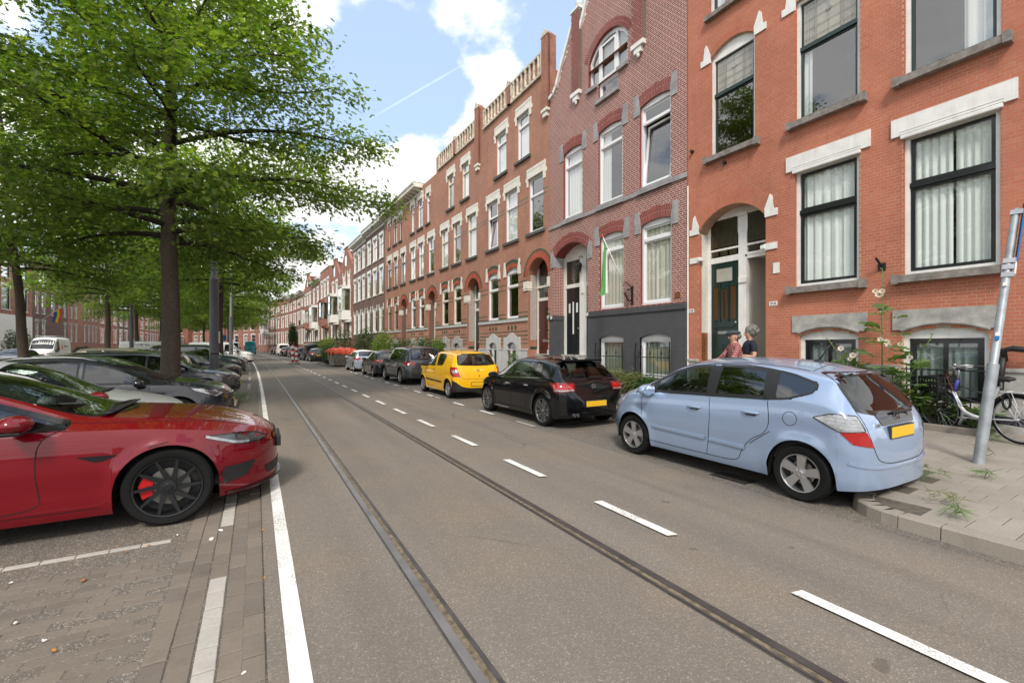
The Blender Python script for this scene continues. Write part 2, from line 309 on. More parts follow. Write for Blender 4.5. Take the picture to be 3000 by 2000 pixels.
# painted edge line (worn) and centre dashes
def flat(name, pts, z, m, parent=None, **kw):
    mb = MB(); t = geometry.tessellate_polygon([[Vector((*p, 0)) for p in pts]]); mb.add([(p[0], p[1], z if z is not None else zr(p[0])+.006) for p in pts], [tuple(q) if (Vector((*pts[q[1]], 0))-Vector((*pts[q[0]], 0))).cross(Vector((*pts[q[2]], 0))-Vector((*pts[q[0]], 0))).z > 0 else tuple(reversed(q)) for q in t]); return mb.build(name, m, parent, **kw)
el = strip('edge_line', [(.14, zr(.14)+.004), (.238, zr(.238)+.004)], 'paint_worn', Y0, 58, kind='structure')
for a in range(6):
    y = 60+a*4.6; strip('edge_line', [(.1, -.016), (.2, -.012)], 'paint_white', y, y+2.6, kind='structure')
for k in range(30):
    y = .70+k*1.952-1.952*2; rr = rs(y); h_ = random.uniform(-.01, .01)
    o = flat('lane_dash', [(3.0+rr, y+h_), (3.095+rr, y+h_-.03), (3.095+rs(y+.93), y+.92), (3.0+rs(y+.93), y+.94)], .0018, 'paint_worn', kind='structure')
strip('centre_line', [(3.0, .002), (3.1, .002)], 'paint_white', 59, 110, kind='structure')
for k in range(16):   # short marks at the edge of the right-hand parking strip
    y = 7.95+k*1.55 if k > 3 else 7.9+k*1.9
    xx = float(np.interp(y, [8, 32, 60], [4.98, 5.35, 5.5])) + rs(y); flat('bay_mark', [(xx, y), (xx+.09, y), (xx+.09, y+.75), (xx, y+.75)], -.078, 'paint_white' if k % 3 else 'paver_light', kind='structure')
flat('bay_mark', [(5.3, 7.78), (7.15, 7.86), (7.15, 7.97), (5.3, 7.89)], -.066, 'paver_light', kind='structure')
# clinker pavers of the median parking area: single bricks near the camera
def brick_mesh(name, sx, sy, sz, m, bev=.004):
    mb = MB(); b = bev; x, y = sx/2, sy/2
    top = [(-x+b, -y+b, 0), (x-b, -y+b, 0), (x-b, y-b, 0), (-x+b, y-b, 0)]; mid = [(-x, -y, -b), (x, -y, -b), (x, y, -b), (-x, y, -b)]; low = [(p[0], p[1], -sz) for p in mid]
    mb.add(top+mid+low, [(0, 1, 2, 3)] + [(4+i, 4+(i+1) % 4, (i+1) % 4, i) for i in range(4)] + [(8+i, 8+(i+1) % 4, 4+(i+1) % 4, 4+i) for i in range(4)])
    return mb.mesh(name, m)
pm_a = brick_mesh('paver', .108, .205, .05, 'paver'); pm_l = brick_mesh('light_block', .10, .205, .05, 'paver_light'); pm_s = brick_mesh('light_stripe_block', .195, .058, .05, 'paver_light'); pm_c = brick_mesh('paver', .205, .088, .05, 'paver')
def zmed(x): return float(np.interp(x, [-.9, -.35, .05], [-.05, -.05, -.036]))
seen = 0; ystart = 2.0
for ci, xc in enumerate((-.01, -.115, -.23, -.345, -.46)):       # the columns that run along the road
    off = .1*(ci % 2)
    for k in range(22 if ci != 2 else 24):
        y = 2.2+off+k*.213
        if ci == 2:
            light = y < 3.72 or 4.76 < y < 6.3
            link('light_block' if light else 'paver', pm_l if light else pm_a, med, (xc, y, zmed(xc)+random.uniform(-.002, .002)), (random.uniform(-.008, .008), random.uniform(-.01, .01), random.uniform(-.012, .012)))
        else: link('paver', pm_a, med, (xc, y, zmed(xc)-.001+random.uniform(-.003, .002)), (random.uniform(-.01, .01), random.uniform(-.012, .012), random.uniform(-.015, .015)))
for k in range(9): link('light_stripe_block', pm_s, med, (-.62-.1-k*.2, 4.735, -.05+.001), (0, 0, random.uniform(-.008, .008)))
for r_ in range(26):                                             # field of cross-laid pavers, silted over
    y = 2.05+r_*.093
    if abs(y-4.735) < .075: continue
    for c_ in range(6):
        x = -.628-.21*c_-(.105 if r_ % 2 else 0)
        if random.random() < .93: link('paver', pm_c, med, (x, y, -.0565+random.uniform(-.003, .0025)), (random.uniform(-.012, .012), random.uniform(-.012, .012), random.uniform(-.015, .015)))
for y in np.arange(8, 60, .42):
    if not any(abs(y-q) < 1.6 for q in (14.5, 34.5, 54.5)) and (int(y/.42) % 12) < 6:
        link('light_block', pm_l, med, (-.23+rs(y), y, -.046))
# kerbed tree islands in the parking area
def island(yc, w_=2.1, x0=-.45, x1=-4.9):
    o = thing('tree_island', 'kerbed island of bare earth around the street tree %s' % {14.5: 'beside the grey estate car', 34.5: 'second along the road', 54.5: 'third along the road'}.get(yc, 'in the second row'), 'island', (rs(yc), yc, 0)); o['kind'] = 'structure'
    mb = MB(); 
    for a, b in (((x0, -w_/2), (x0-.12, w_/2)), ((x1, -w_/2), (x0, -w_/2+.12)), ((x1, w_/2-.12), (x0, w_/2))): mb.box((*a, -.08), (*b, .06), bev=.012)
    mb.build('kerb', 'kerbstone', o); mb = MB(); mb.grid([[(x, y, .03+random.uniform(-.015, .02)) for x in np.linspace(x1, x0-.1, 12)] for y in np.linspace(-w_/2+.1, w_/2-.1, 8)]); mb.build('earth', 'earth', o)
for yc in (14.5, 34.5, 54.5): island(yc)
# kerbs: right-hand pavement, with the rounded build-out near the camera
K = thing('kerb', 'rounded concrete kerb round the build-out of the pavement', 'kerb'); K['kind'] = 'structure'
R_ = .55; path = [(5.12, y) for y in (-14, -9, -5, -2.5, -1.4, -.4, .6, 1.55)]
path += [(5.12+R_-R_*cos(a), 1.85+R_*sin(a)) for a in np.linspace(0, pi/2, 7)]; path += [(6.2, 2.42), (6.75, 2.44), (7.0, 2.5)]
def kerb_piece(p, q, r=None, gap=.004):
    p, q = Vector(p), Vector(q); d = (q-p).normalized(); n = Vector((d.y, -d.x)); a = p+d*gap; b = q-d*gap; mb = MB()
    prof = [(-.0, -.14), (.012, -.012), (.03, .0), (.17, .0), (.178, -.008), (.178, -.14)]; top = .035
    A_ = [(a.x+n.x*s_, a.y+n.y*s_, top+h_) for s_, h_ in prof]; B_ = [(b.x+n.x*s_, b.y+n.y*s_, top+h_) for s_, h_ in prof]
    m = len(prof); mb.add(A_+B_, [(i, i+1, m+i+1, m+i) for i in range(m-1)]+[tuple(range(m))[::-1], tuple(range(m, 2*m))])
    mb.build('kerbstone', 'kerbstone', K)
i = 0
while i < len(path)-1:
    kerb_piece(path[i], path[i+1]); i += 1
for k in range(60):
    y = 2.5+k*1.0
    if y < 40: 
        mb = MB(); mb.box((7.13, .004, -.13), (7.25, .996, .055), bev=.012); mb.build('kerbstone', 'kerbstone', K, loc=(rs(y), y, 0))
strip('far_kerb', [(7.13, -.09), (7.13, .055), (7.26, .055)], 'kerbstone', 62.5, Y1, parent=K)
# concrete pavement slabs, one by one near the camera
sm = brick_mesh('slab', .2935, .2935, .04, 'slab', .004); sb = brick_mesh('slab', .294, .444, .04, 'slab')
cnt = 0
for r_ in range(0, 17):
    for c_ in range(0, 17):
        x = 5.30+.15+c_*.30; y = -.35+.15+r_*.30+.15*(c_ % 2)
        if x > 10.3 or y > 4.75: continue
        if x < 7.2 and y+.15 > 2.29: continue
        if x < 5.67+.1 and y+.15 > 1.85 and ((x-.15-5.67)**2+(y+.15-1.85)**2) > .40**2: continue
        if x < 7.38 and y > 2.3: continue
        zt_ = .036 if x < 5.4 else float(np.interp(x, [5.3, 7.26, 10.4], [.036, .085, .2]))
        link('slab', sm, pav, (x, y, zt_+random.uniform(-.002, .0015)), (random.uniform(-.006, .006), -.036+random.uniform(-.006, .006), random.uniform(-.008, .008))); cnt += 1
mbS = MB()
for r_ in range(0, 190):
    for c_ in range(0, 11):
        x = 7.26+.15+c_*.30; y = 4.75+r_*.30+.15*(c_ % 2)
        if x > 10.4: continue
        z = float(np.interp(x, [5.3, 7.26, 10.4], [.036, .085, .2]))+random.uniform(-.003, .003); xx = x+rs(y)
        mbS.add([(xx-.147, y-.147, z-.004), (xx+.147, y-.147, z+.006), (xx+.147, y+.147, z+.006), (xx-.147, y+.147, z-.004)], [(0, 1, 2, 3)])
mbS.build('slabs', 'slab', pav, kind='stuff')
mbS = MB()
for r_ in range(0, 40):
    for c_ in range(0, 16):
        x = 5.30+.15+c_*.30; y = -.35-.15-r_*.30+.15*(c_ % 2); z = .036 if x < 5.4 else float(np.interp(x, [5.3, 7.26, 10.4], [.036, .085, .2]))
        if x < 10.4: mbS.add([(x-.147, y-.147, z-.004), (x+.147, y-.147, z+.006), (x+.147, y+.147, z+.006), (x-.147, y+.147, z-.004)], [(0, 1, 2, 3)])
mbS.build('slabs', 'slab', pav, kind='stuff')
# drain grating in the gutter beside the nearest parked car
g = thing('drain_grating', 'cast iron drain grating in the gutter under the light blue car', 'drain', (5.28, 3.6, -.088))
mb = MB(); mb.box((-.14, -.25, -.02), (.14, .25, .004)); mb.build('frame', 'iron', g)
for k in range(9):
    mb = MB(); mb.box((-.11, -.22+k*.052, .004), (.11, -.195+k*.052, .014)); mb.build('bar', 'rail_dark', g)
# ---------------------------------------------------------------- house kit (local x = into the house, y = along the facade, z = up)
def arc(y0, y1, zs, rise, n=12):
    """points from (y1,zs) over the crown to (y0,zs)"""
    if rise <= 0: return [(y1, zs), (y0, zs)]
    hw = (y1-y0)/2; R = (hw*hw+rise*rise)/(2*rise); zc = zs+rise-R; yc = (y0+y1)/2; a = math.asin(min(1, hw/R)); a = pi-a if rise > hw else a
    return [(yc+R*sin(a-2*a*i/n), zc+R*cos(a-2*a*i/n)) for i in range(n+1)]
def hole_poly(h): y0, y1, z0, zs, rise = h[:5]; return [(y0, z0), (y1, z0)] + arc(y0, y1, zs, rise)
def hole_span(h, z):
    y0, y1, z0, zs, rise = h[:5]
    if z < z0-.005 or z > zs+rise+.01: return None
    if z <= zs or rise <= 0: return (y0, y1) if z <= zs+.005 else None
    hw = (y1-y0)/2; R = (hw*hw+rise*rise)/(2*rise); zc = zs+rise-R; q = R*R-(z-zc)**2
    return ((y0+y1)/2-sqrt(q), (y0+y1)/2+sqrt(q)) if q > 0 else None
def lay_bricks(y0, y1, z0, z1, holes, course=.0605, L=.21, joint=.009, top=None, cross=True):
    out = []; nz = int((z1-z0)/course)
    for r in range(nz):
        za = z0+r*course; zb = za+course-joint; zm = (za+zb)/2
        cuts = sorted(c for c in (hole_span(h, zm) for h in holes) if c); segs = []; y = y0
        for a, b in cuts:
            if a > y: segs.append((y, a))
            y = max(y, b)
        if y < y1: segs.append((y, y1))
        bl = (L/2 if (cross and r % 2) else L); pitch = bl+joint*(.5 if bl < L else 1); off = (r//2 % 2)*L/2 if not r % 2 else L/4
        for a, b in segs:
            k = math.floor((a-y0+off)/pitch)
            while True:
                p = y0-off+k*pitch; q = p+pitch-joint*.9; k += 1
                if p >= b: break
                pa, qb = max(p, a), min(q, b)
                if qb-pa < .025: continue
                if top is not None and zb > top((pa+qb)/2): continue
                out.append((pa, qb, za, zb, bl if (pa == p and qb == q) else 0))
    return out
def brick_obj(name, bl, parent, mats, proud=.0016, green=None, **kw):
    """all given bricks joined into one mesh with a random number per brick"""
    B = np.array([b[:4] for b in bl]); n = len(B); V = np.zeros((n, 8, 3)); 
    jit = RNG.uniform(-.0003, .0003, n)
    for k, (yi, zi, x) in enumerate(((0, 2, -1), (1, 2, -1), (1, 3, -1), (0, 3, -1), (0, 2, 0), (1, 2, 0), (1, 3, 0), (0, 3, 0))):
        V[:, k, 0] = (-proud+jit) if x else .004; V[:, k, 1] = B[:, yi]; V[:, k, 2] = B[:, zi]
    F = np.array([(0, 3, 2, 1), (3, 7, 6, 2), (0, 1, 5, 4), (0, 4, 7, 3), (1, 2, 6, 5)]); idx = (np.arange(n)[:, None, None]*8+F[None]).reshape(-1, 4)
    me = np_mesh(name, V.reshape(-1, 3), idx, mats, rnd=np.repeat(RNG.random(n), 5))
    if green is not None: me.polygons.foreach_set('material_index', np.repeat(np.array(green, dtype=np.int32), 5))
    return link(name, me, parent, **kw)
def np_mesh(name, V, F, mats, rnd=None, smooth=False):
    me = bpy.data.meshes.new(name); n, k = F.shape; me.vertices.add(len(V)); me.vertices.foreach_set('co', np.ascontiguousarray(V, dtype=np.float32).ravel())
    me.loops.add(n*k); me.loops.foreach_set('vertex_index', np.ascontiguousarray(F, dtype=np.int32).ravel()); me.polygons.add(n); me.polygons.foreach_set('loop_start', np.arange(0, n*k, k, dtype=np.int32))
    for m in (mats if isinstance(mats, (list, tuple)) else [mats]): me.materials.append(MT[m])
    if rnd is not None: a = me.attributes.new('rnd', 'FLOAT', 'FACE'); a.data.foreach_set('value', np.ascontiguousarray(rnd, dtype=np.float32))
    me.update(calc_edges=True)
    me.polygons.foreach_set('use_smooth', [bool(smooth)]*n)
    return me
def wall_panel(parent, outline, holes, m, reveal=.14, name='wall', mr=None, depth=9., roofz=None, side=None):
    mb = MB(); polys = [outline]+[hole_poly(h) for h in holes]; flat_ = [p for q in polys for p in q]
    tri = geometry.tessellate_polygon([[Vector((0, *p)) for p in q] for q in polys])
    fc = []
    for t in tri:
        a, b, c = [flat_[i] for i in t]; s_ = (b[0]-a[0])*(c[1]-a[1])-(b[1]-a[1])*(c[0]-a[0]); fc.append(t if s_ < 0 else t[::-1])
    mb.add([(0, *p) for p in flat_], fc, 0)
    for h in holes:
        q = hole_poly(h); d = h[5] if len(h) > 5 else reveal; n = len(q)
        mb.add([(0, *p) for p in q]+[(d, *p) for p in q], [(i, (i+1) % n, n+(i+1) % n, n+i) for i in range(n)], 1)
    ys = [p[0] for p in outline]; ya, yb = min(ys), max(ys); zt_ = roofz or max(p[1] for p in outline)
    for y, fl in ((ya, 0), (yb, 1)): mb.add([(0, y, 0), (depth, y, 0), (depth, y, zt_), (0, y, zt_)], [(0, 1, 2, 3) if not fl else (3, 2, 1, 0)], 2)
    mb.add([(depth, ya, 0), (depth, yb, 0), (depth, yb, zt_), (depth, ya, zt_)], [(0, 1, 2, 3)], 2); xr_ = .28 if roofz else 0.; mb.add([(xr_, ya, zt_), (depth, ya, zt_), (depth, yb, zt_), (xr_, yb, zt_)], [(0, 1, 2, 3)], 3)
    zb = max(p[1] for p in outline)
    if roofz and zb > roofz+.05:   # back of a gable standing above the roof
        o2 = [(p[0], max(p[1], roofz)) for p in outline]; n = len(outline); mb.add([(.28, *p) for p in o2], [tuple(t) for t in geometry.tessellate_polygon([[Vector((0, *p)) for p in o2]])], 2)
        mb.add([(0, *p) for p in o2]+[(.28, *p) for p in o2], [(i, (i+1) % n, n+(i+1) % n, n+i) for i in range(n)], 2)
    return mb.build(name, [m, mr or m, side or 'brickwall', 'roof_dark'], parent)
def tb(mb, y0, y1, z0, z1, out, inn=0., mi=None, bev=0): return mb.box((-out, y0, z0), (inn, y1, z1), mi=mi, bev=bev)
def ring_frame(mb, y0, y1, z0, z1, w_, x0, x1, mi=None, wt=None):
    wt = wt or w_; mb.box((x0, y0, z0), (x1, y0+w_, z1), mi=mi); mb.box((x0, y1-w_, z0), (x1, y1, z1), mi=mi); mb.box((x0+.001, y0+w_, z0), (x1-.001, y1-w_, z0+w_), mi=mi); mb.box((x0+.001, y0+w_, z1-wt), (x1-.001, y1-w_, z1), mi=mi)
def wavy(y0, y1, z0, z1, x, amp=.022, per=.11, seed=0):
    rg = random.Random(seed*13+int(y0*10)); per *= rg.uniform(.8, 1.9); amp *= rg.uniform(.8, 1.3); n = max(8, int((y1-y0)/.018)); ph = rg.uniform(0, 6); ys = np.linspace(y0, y1, n)
    f = [x+amp*(sin(2*pi*y/per+ph+1.2*sin(3.1*y+ph))+.4*sin(2*pi*y/(per*.43)+ph)) for y in ys]
    return [[(f[i], ys[i]+.008*sin(i), z) for i in range(n)] for z in (z0, (z0+z1)/2, z1)]
def window(parent, y0, y1, z0, zs, rise=0., x=.10, fw=.075, fm='white', sm='white', sw=.05, trans=None, curt=None, cfrac=(0, 1), open_=0., sill=None, glass='glass', upper=None, seed=0, mull=0, pane=True):
    """frame (> sash, panes, curtain, sill); the arch above the spring is filled by the frame"""
    mb = MB(); ring_frame(mb, y0, y1, z0, zs, fw, x-.03, x+.07)
    if rise > 0: mb.prism([(x-.028, *p) for p in arc(y0, y1, zs-.002, rise)], (.09, 0, 0))
    fr = mb.build('window', fm, parent); a0, a1, b0, b1 = y0+fw, y1-fw, z0+fw, zs-fw
    lights = [(b0, b1)] if not trans else [(b0, trans-.03), (trans+.03, b1)]
    sb = MB(); gl = []
    if trans: sb.box((x-.035, a0, trans-.045), (x+.05, a1, trans+.045), mi=0)
    for i, (c0, c1) in enumerate(lights):
        if i == 0 and open_:   # tilted sash
            T = Matrix.Translation((x+.02, 0, c0)) @ Matrix.Rotation(radians(open_), 4, 'Y') @ Matrix.Translation((-x-.02, 0, -c0)); t_ = MB(); ring_frame(t_, a0, a1, c0, c1, sw+.01, x, x+.04)
            sb.add([T @ Vector(v) for v in t_.v], t_.f); gl.append([T @ Vector((x+.02, *p)) for p in ((a0+sw, c0+sw), (a1-sw, c0+sw), (a1-sw, c1-sw), (a0+sw, c1-sw))])
        else:
            ring_frame(sb, a0, a1, c0, c1, sw, x+.005+.02*(i == 1), x+.045)
            xs_ = np.linspace(a0+sw, a1-sw, mull+2) if mull else [a0+sw, a1-sw]
            for q in range(1, len(xs_)-1): sb.box((x+.006, xs_[q]-.03, c0+sw), (x+.044, xs_[q]+.03, c1-sw))
            gl.append([Vector((x+.03, *p)) for p in ((a0+sw*.8, c0+sw*.8), (a1-sw*.8, c0+sw*.8), (a1-sw*.8, c1-sw*.8), (a0+sw*.8, c1-sw*.8))])
    sb.build('sash', sm, fr)
    if pane:
        for i, g_ in enumerate(gl):
            p = MB(); p.add(g_, [(3, 2, 1, 0)]); p.build('pane', (upper if (i == 1 and upper) else glass), fr)
    if curt:
        c = MB()
        for lo, hi in (cfrac if isinstance(cfrac[0], tuple) else (cfrac,)):
            c.grid(wavy(a0+(a1-a0)*lo, a0+(a1-a0)*hi, b0+.02, b1, x+.095, seed=seed))
        c.build('curtain', curt, fr, smooth=True)
    if sill:
        s_, over, h_, out = sill; q = MB(); tb(q, y0-over, y1+over, z0-h_, z0, out, x-.03)
        if out > .12:
            for e in (y0-over-.004, y1+over-.096): q.box((-out-.012, e, z0-h_-.02), (-.001, e+.1, z0+.02))
        q.build('sill', s_, fr)
    return fr
def arch_ring(parent, y0, y1, zs, rise, th, n, m, name='brick_arch', proud=.016, ring2=None, back='mortar', split=False):
    """voussoirs fanned over an opening; ring2: (thickness, material) of an outer course"""
    hw = (y1-y0)/2; R = (hw*hw+rise*rise)/(2*rise); zc = zs+rise-R; yc = (y0+y1)/2; a = math.asin(min(1, hw/R)); mb = MB()
    def seg(r0, r1, a0, a1, x, mi): mb.prism([(-x, yc+r0*sin(a0), zc+r0*cos(a0)), (-x, yc+r0*sin(a1), zc+r0*cos(a1)), (-x, yc+r1*sin(a1), zc+r1*cos(a1)), (-x, yc+r1*sin(a0), zc+r1*cos(a0))], (x+.002, 0, 0), mi=mi)
    rt = th+(ring2[0] if ring2 else 0)
    for k in range(24): seg(R, R+rt, -a+2*a*k/24, -a+2*a*(k+1)/24, proud-.006, 1)
    for k in range(n):
        b0 = -a+2*a*(k+.09)/n; b1 = -a+2*a*(k+.91)/n
        if split and k % 2: seg(R+.003, R+th*.48, b0, b1, proud, 0); seg(R+th*.52, R+th, b0, b1, proud+.001, 0)
        else: seg(R+.003, R+th*(1 if not ring2 else (.98 if k % 2 else 1.35)), b0, b1, proud+RNG.uniform(-.001, .001), 0)
        if ring2: seg(R+th*(1.02 if k % 2 else 1.39), R+rt, b0, b1, proud+.002, 2)
    me = mb.mesh(name, [m, back]+([ring2[1]] if ring2 else [])); at = me.attributes.new('rnd', 'FLOAT', 'FACE'); at.data.foreach_set('value', np.repeat(RNG.random(len(me.polygons)//10+1), 10)[:len(me.polygons)].astype(np.float32))
    return link(name, me, parent, kind='stuff')
def plate_text(parent, txt, y, z, w_, h_, size, bg='white', fg='black_paint', x=-.012, round_=False):
    mb = MB()
    if round_: mb.lathe([(0, .012), (w_/2, .012), (w_/2, 0)], 20, Matrix(((0, 0, -1, x+.012), (0, -1, 0, y), (1, 0, 0, z), (0, 0, 0, 1))) @ Matrix.Rotation(0, 4, 'Z'))
    else: mb.box((x, y-w_/2, z-h_/2), (x+.012, y+w_/2, z+h_/2))
    p = mb.build('number_plate', bg, parent); me = text_mesh(txt, size); me.materials.append(MT[fg])
    t = link('number', me, p); t.matrix_local = Matrix(((0, 0, -1, x-.003), (-1, 0, 0, y), (0, 1, 0, z), (0, 0, 0, 1))); return p
def single_bricks(bl, parent, m, root, N, proud=.0016, L=.21, course=.0605, joint=.011):
    """the N full bricks nearest the camera become objects of their own; returns the rest"""
    c = root.matrix_world if False else None
    rx, ry = root.location.x, root.location.y; sc = [((ry+(b[0]+b[1])/2)**2+rx**2+((b[2]-CAM_H)**2), i) for i, b in enumerate(bl) if b[4]]
    pick = set(i for _, i in sorted(sc)[:N]); ms = {}
    for i in pick:
        b = bl[i]; w_ = b[1]-b[0]; key = round(w_, 3)
        if key not in ms:
            q = MB(); h_ = (b[3]-b[2])/2; e = .0005; q.add([(-proud, -w_/2+e, -h_+e), (-proud, w_/2-e, -h_+e), (-proud, w_/2-e, h_-e), (-proud, -w_/2+e, h_-e), (-proud+e, -w_/2, -h_), (-proud+e, w_/2, -h_), (-proud+e, w_/2, h_), (-proud+e, -w_/2, h_), (.004, -w_/2, -h_), (.004, w_/2, -h_), (.004, w_/2, h_), (.004, -w_/2, h_)],
                 [(0, 3, 2, 1)]+[(i_, (i_+1) % 4, 4+(i_+1) % 4, 4+i_) for i_ in range(4)]+[(4+i_, 4+(i_+1) % 4, 8+(i_+1) % 4, 8+i_) for i_ in range(4)]); ms[key] = q.mesh('brick', m)
        link('brick', ms[key], parent, (random.uniform(-.0003, .0003), (b[0]+b[1])/2, (b[2]+b[3])/2))
    return [b for i, b in enumerate(bl) if i not in pick]
def panel_door(parent, y0, y1, z0, z1, x, m, panels=(), th=.05, knob=None, name='door'):
    mb = MB(); mb.box((x, y0, z0), (x+th, y1, z1)); d = mb.build(name, m, parent)
    for (a, b, c, e, pm, out) in panels:
        q = MB(); w_ = y1-y0; h_ = z1-z0; Y0_, Y1_, Z0_, Z1_ = y0+w_*a, y0+w_*b, z0+h_*c, z0+h_*e
        if out > 0: q.box((x-out, Y0_, Z0_), (x, Y1_, Z1_), bev=.006)
        else: ring_frame(q, Y0_, Y1_, Z0_, Z1_, .018, x-.014, x+.002); q.box((x-.004, Y0_+.018, Z0_+.018), (x+.001, Y1_-.018, Z1_-.018), mi=1)
        q.build('panel', [m if out <= 0 else pm, pm], d)
    if knob is not None: q = MB(); q.ell((x-.05, y0+(y1-y0)*knob, z0+1.02), (.03, .03, .03), 10); q.box((x-.05, y0+(y1-y0)*knob-.008, z0+1.01), (x, y0+(y1-y0)*knob+.008, z0+1.03)); q.build('knob', 'steel', d, smooth=True)
    return d
# ---------------------------------------------------------------- house 1: bright red brick, number 31
def house_red():
    yr = 1.0; S = lambda y: y-yr; root = thing('row_house', 'bright red brick house with white lintels and big windows, nearest on the right', 'house', (10.4, yr, 0)); W_ = 8.44-yr; H_ = 14.6
    holes = []
    def H(y0, y1, z0, zs, rise=0, d=.14): holes.append((S(y0), S(y1), z0, zs, rise, d)); return holes[-1]
    A2 = H(6.51, 7.73, 6.52, 9.10, .24); B2 = H(4.35, 5.59, 6.52, 9.2, .0); C2 = H(2.4, 3.66, 6.52, 9.2, 0)
    B1 = H(4.36, 5.6, 2.88, 5.46); C1 = H(2.41, 3.67, 2.88, 5.46); D = H(6.25, 8.09, .95, 4.63, .52, .36); B0 = H(4.38, 5.5, .55, 1.80, .13); C0 = H(2.54, 3.68, .55, 1.80, .13)
    A3a = H(7.24, 7.76, 10.24, 12.4); A3b = H(6.48, 7.0, 10.24, 12.4); B3 = H(4.5, 5.45, 10.24, 12.4); C3 = H(2.55, 3.5, 10.24, 12.4)
    wl = wall_panel(root, [(0, 0), (W_, 0), (W_, H_), (0, H_)], holes, 'mortar', mr='mortar')
    bl = [b for b in lay_bricks(.0, W_, 1.235, H_, holes)]; bl = single_bricks(bl, wl, 'brick_red', root, 300); brick_obj('bricks', bl, wl, 'brick_red', kind='stuff')
    # brick reveals of the jambs
    rv = MB()
    for h in holes:
        if h[2] < .9 and h[3] < 2: continue
        nz = int((h[3]-h[2])/.0605)
        for k in range(nz):
            za = h[2]+k*.0605
            for y, s_ in ((h[0], 1), (h[1], -1)): rv.box((.002, y, za), (.09 if h[5] < .2 else .11, y+s_*.006, za+.049))
    me = rv.mesh('jamb_bricks', 'brick_red'); at = me.attributes.new('rnd', 'FLOAT', 'FACE'); at.data.foreach_set('value', np.repeat(RNG.random(len(me.polygons)//6), 6).astype(np.float32)); link('jamb_bricks', me, wl, kind='stuff')
    S_ = ('sill', .13, .13, .14)
    window(root, *A2[:5], fm='white', sm='green_dark', trans=8.12, upper='stained', open_=0, sill=S_, cfrac=(0, .12), curt=None, seed=1)
    window(root, *B2[:5], fm='white', sm='green_dark', trans=8.12, upper='stained', sill=S_, curt='curtain_net', cfrac=(.82, 1.0), seed=2)
    window(root, *C2[:5], fm='white', sm='green_dark', trans=9.0, sill=S_, curt='curtain_net', cfrac=(0., .38), seed=3)
    window(root, *B1[:5], fm='white', sm='black_paint', sw=.065, trans=4.53, sill=S_, curt='curtain', seed=4, glass='glass_clear'); window(root, *C1[:5], fm='white', sm='black_paint', sw=.065, trans=4.53, glass='glass_clear', sill=S_, curt='curtain', cfrac=((0, .46), (.5, 1)), seed=5)
    for q, sd in ((B0, 6), (C0, 7)): window(root, *q[:5], fm='white', sm='black_paint', sw=.09, mull=1, curt='curtain_net', seed=sd, glass='glass_dark')
    for q in (A3a, A3b, B3, C3): window(root, *q[:5], fm='white', sm='green_dark', trans=11.6, sill=('sill', .1, .11, .12), curt='curtain_net')
    # leaded lights: bars in the upper sashes
    mb = MB()
    for q, xx in ((A2, .11), (B2, .11)):
        a0, a1 = q[0]+.14, q[1]-.14; w_ = a1-a0; zt_ = q[3]-.14
        for f_ in (.24, .76): mb.box((xx, a0+w_*f_-.012, 8.2), (xx+.008, a0+w_*f_+.012, zt_))
        for f_ in (.06, .12, .18, .5, .82, .88, .94): mb.box((xx+.001, a0+w_*f_-.003, 8.2), (xx+.006, a0+w_*f_+.003, zt_))
        for f_ in (.12, .35, .6, .85): mb.box((xx+.002, a0, 8.2+(zt_-8.2)*f_-.003), (xx+.007, a1, 8.2+(zt_-8.2)*f_+.003))
        c_ = (a0+a1)/2; zc = 8.2+(zt_-8.2)*.62; mb.prism([(xx-.002, c_-.06, zc), (xx-.002, c_, zc-.06), (xx-.002, c_+.06, zc), (xx-.002, c_, zc+.06)], (.006, 0, 0)); mb.build('leaded_bars', 'stone_blue', root); mb = MB()
    for q in (B1, C1):   # painted lintels with a moulded lower edge
        mb = MB(); y0, y1 = q[0]-.19, q[1]+.17; tb(mb, y0, y1, 5.47, 5.80, .035, 0); tb(mb, y0+.16, y1-.14, 5.40, 5.47, .055, .06, bev=.015); tb(mb, y0+.15, y1-.13, 5.485, 5.500, .046); tb(mb, y0+.15, y1-.13, 5.535, 5.545, .042); mb.build('lintel', 'white', root)
    for q in (B0, C0):
        mb = MB(); y0, y1 = q[0]-.15, q[1]+.14
        mb.prism([(-.03, y0, 1.885), (-.03, q[0]-.03, 1.885)]+[(-.03, y, z) for y, z in reversed(arc(q[0], q[1], 1.84, .13))]+[(-.03, q[1]+.03, 1.885), (-.03, y1, 1.885), (-.03, y1, 2.25), (-.03, y0, 2.25)], (.03, 0, 0))
        mb.prism([(-.05, y, z) for y, z in arc(q[0]-.01, q[1]+.01, 1.86, .13)]+[(-.05, y, z+.035) for y, z in reversed(arc(q[0]-.01, q[1]+.01, 1.86, .13))], (.05, 0, 0)); mb.build('lintel', 'stone', root)
    arch_ring(root, *A2[:2], 9.10, .24, .21, 30, 'brick_red', split=True); arch_ring(root, *D[:2], 4.63, .52, .34, 38, 'brick_red', split=True)
    mb = MB()   # white skewback and impost blocks
    for y, s_, zz_ in ((A2[1], 1, 9.02), (A2[0], -1, 9.02), (D[1], 1, 4.60), (D[0], -1, 4.60), (B2[1], 1, 9.02), (B2[0], -1, 9.02)):
        mb.prism([(-.03, y-s_*.01, zz_+.0), (-.03, y+s_*.28, zz_), (-.03, y+s_*.28, zz_+.16), (-.03, y+s_*.20, zz_+.16), (-.03, y+s_*.16, zz_+.46), (-.03, y+s_*.11, zz_+.52), (-.03, y-s_*.02, zz_+.2)][::(1 if s_ > 0 else -1)], (.04, 0, 0)); mb.build('white_block', 'white', root); mb = MB()
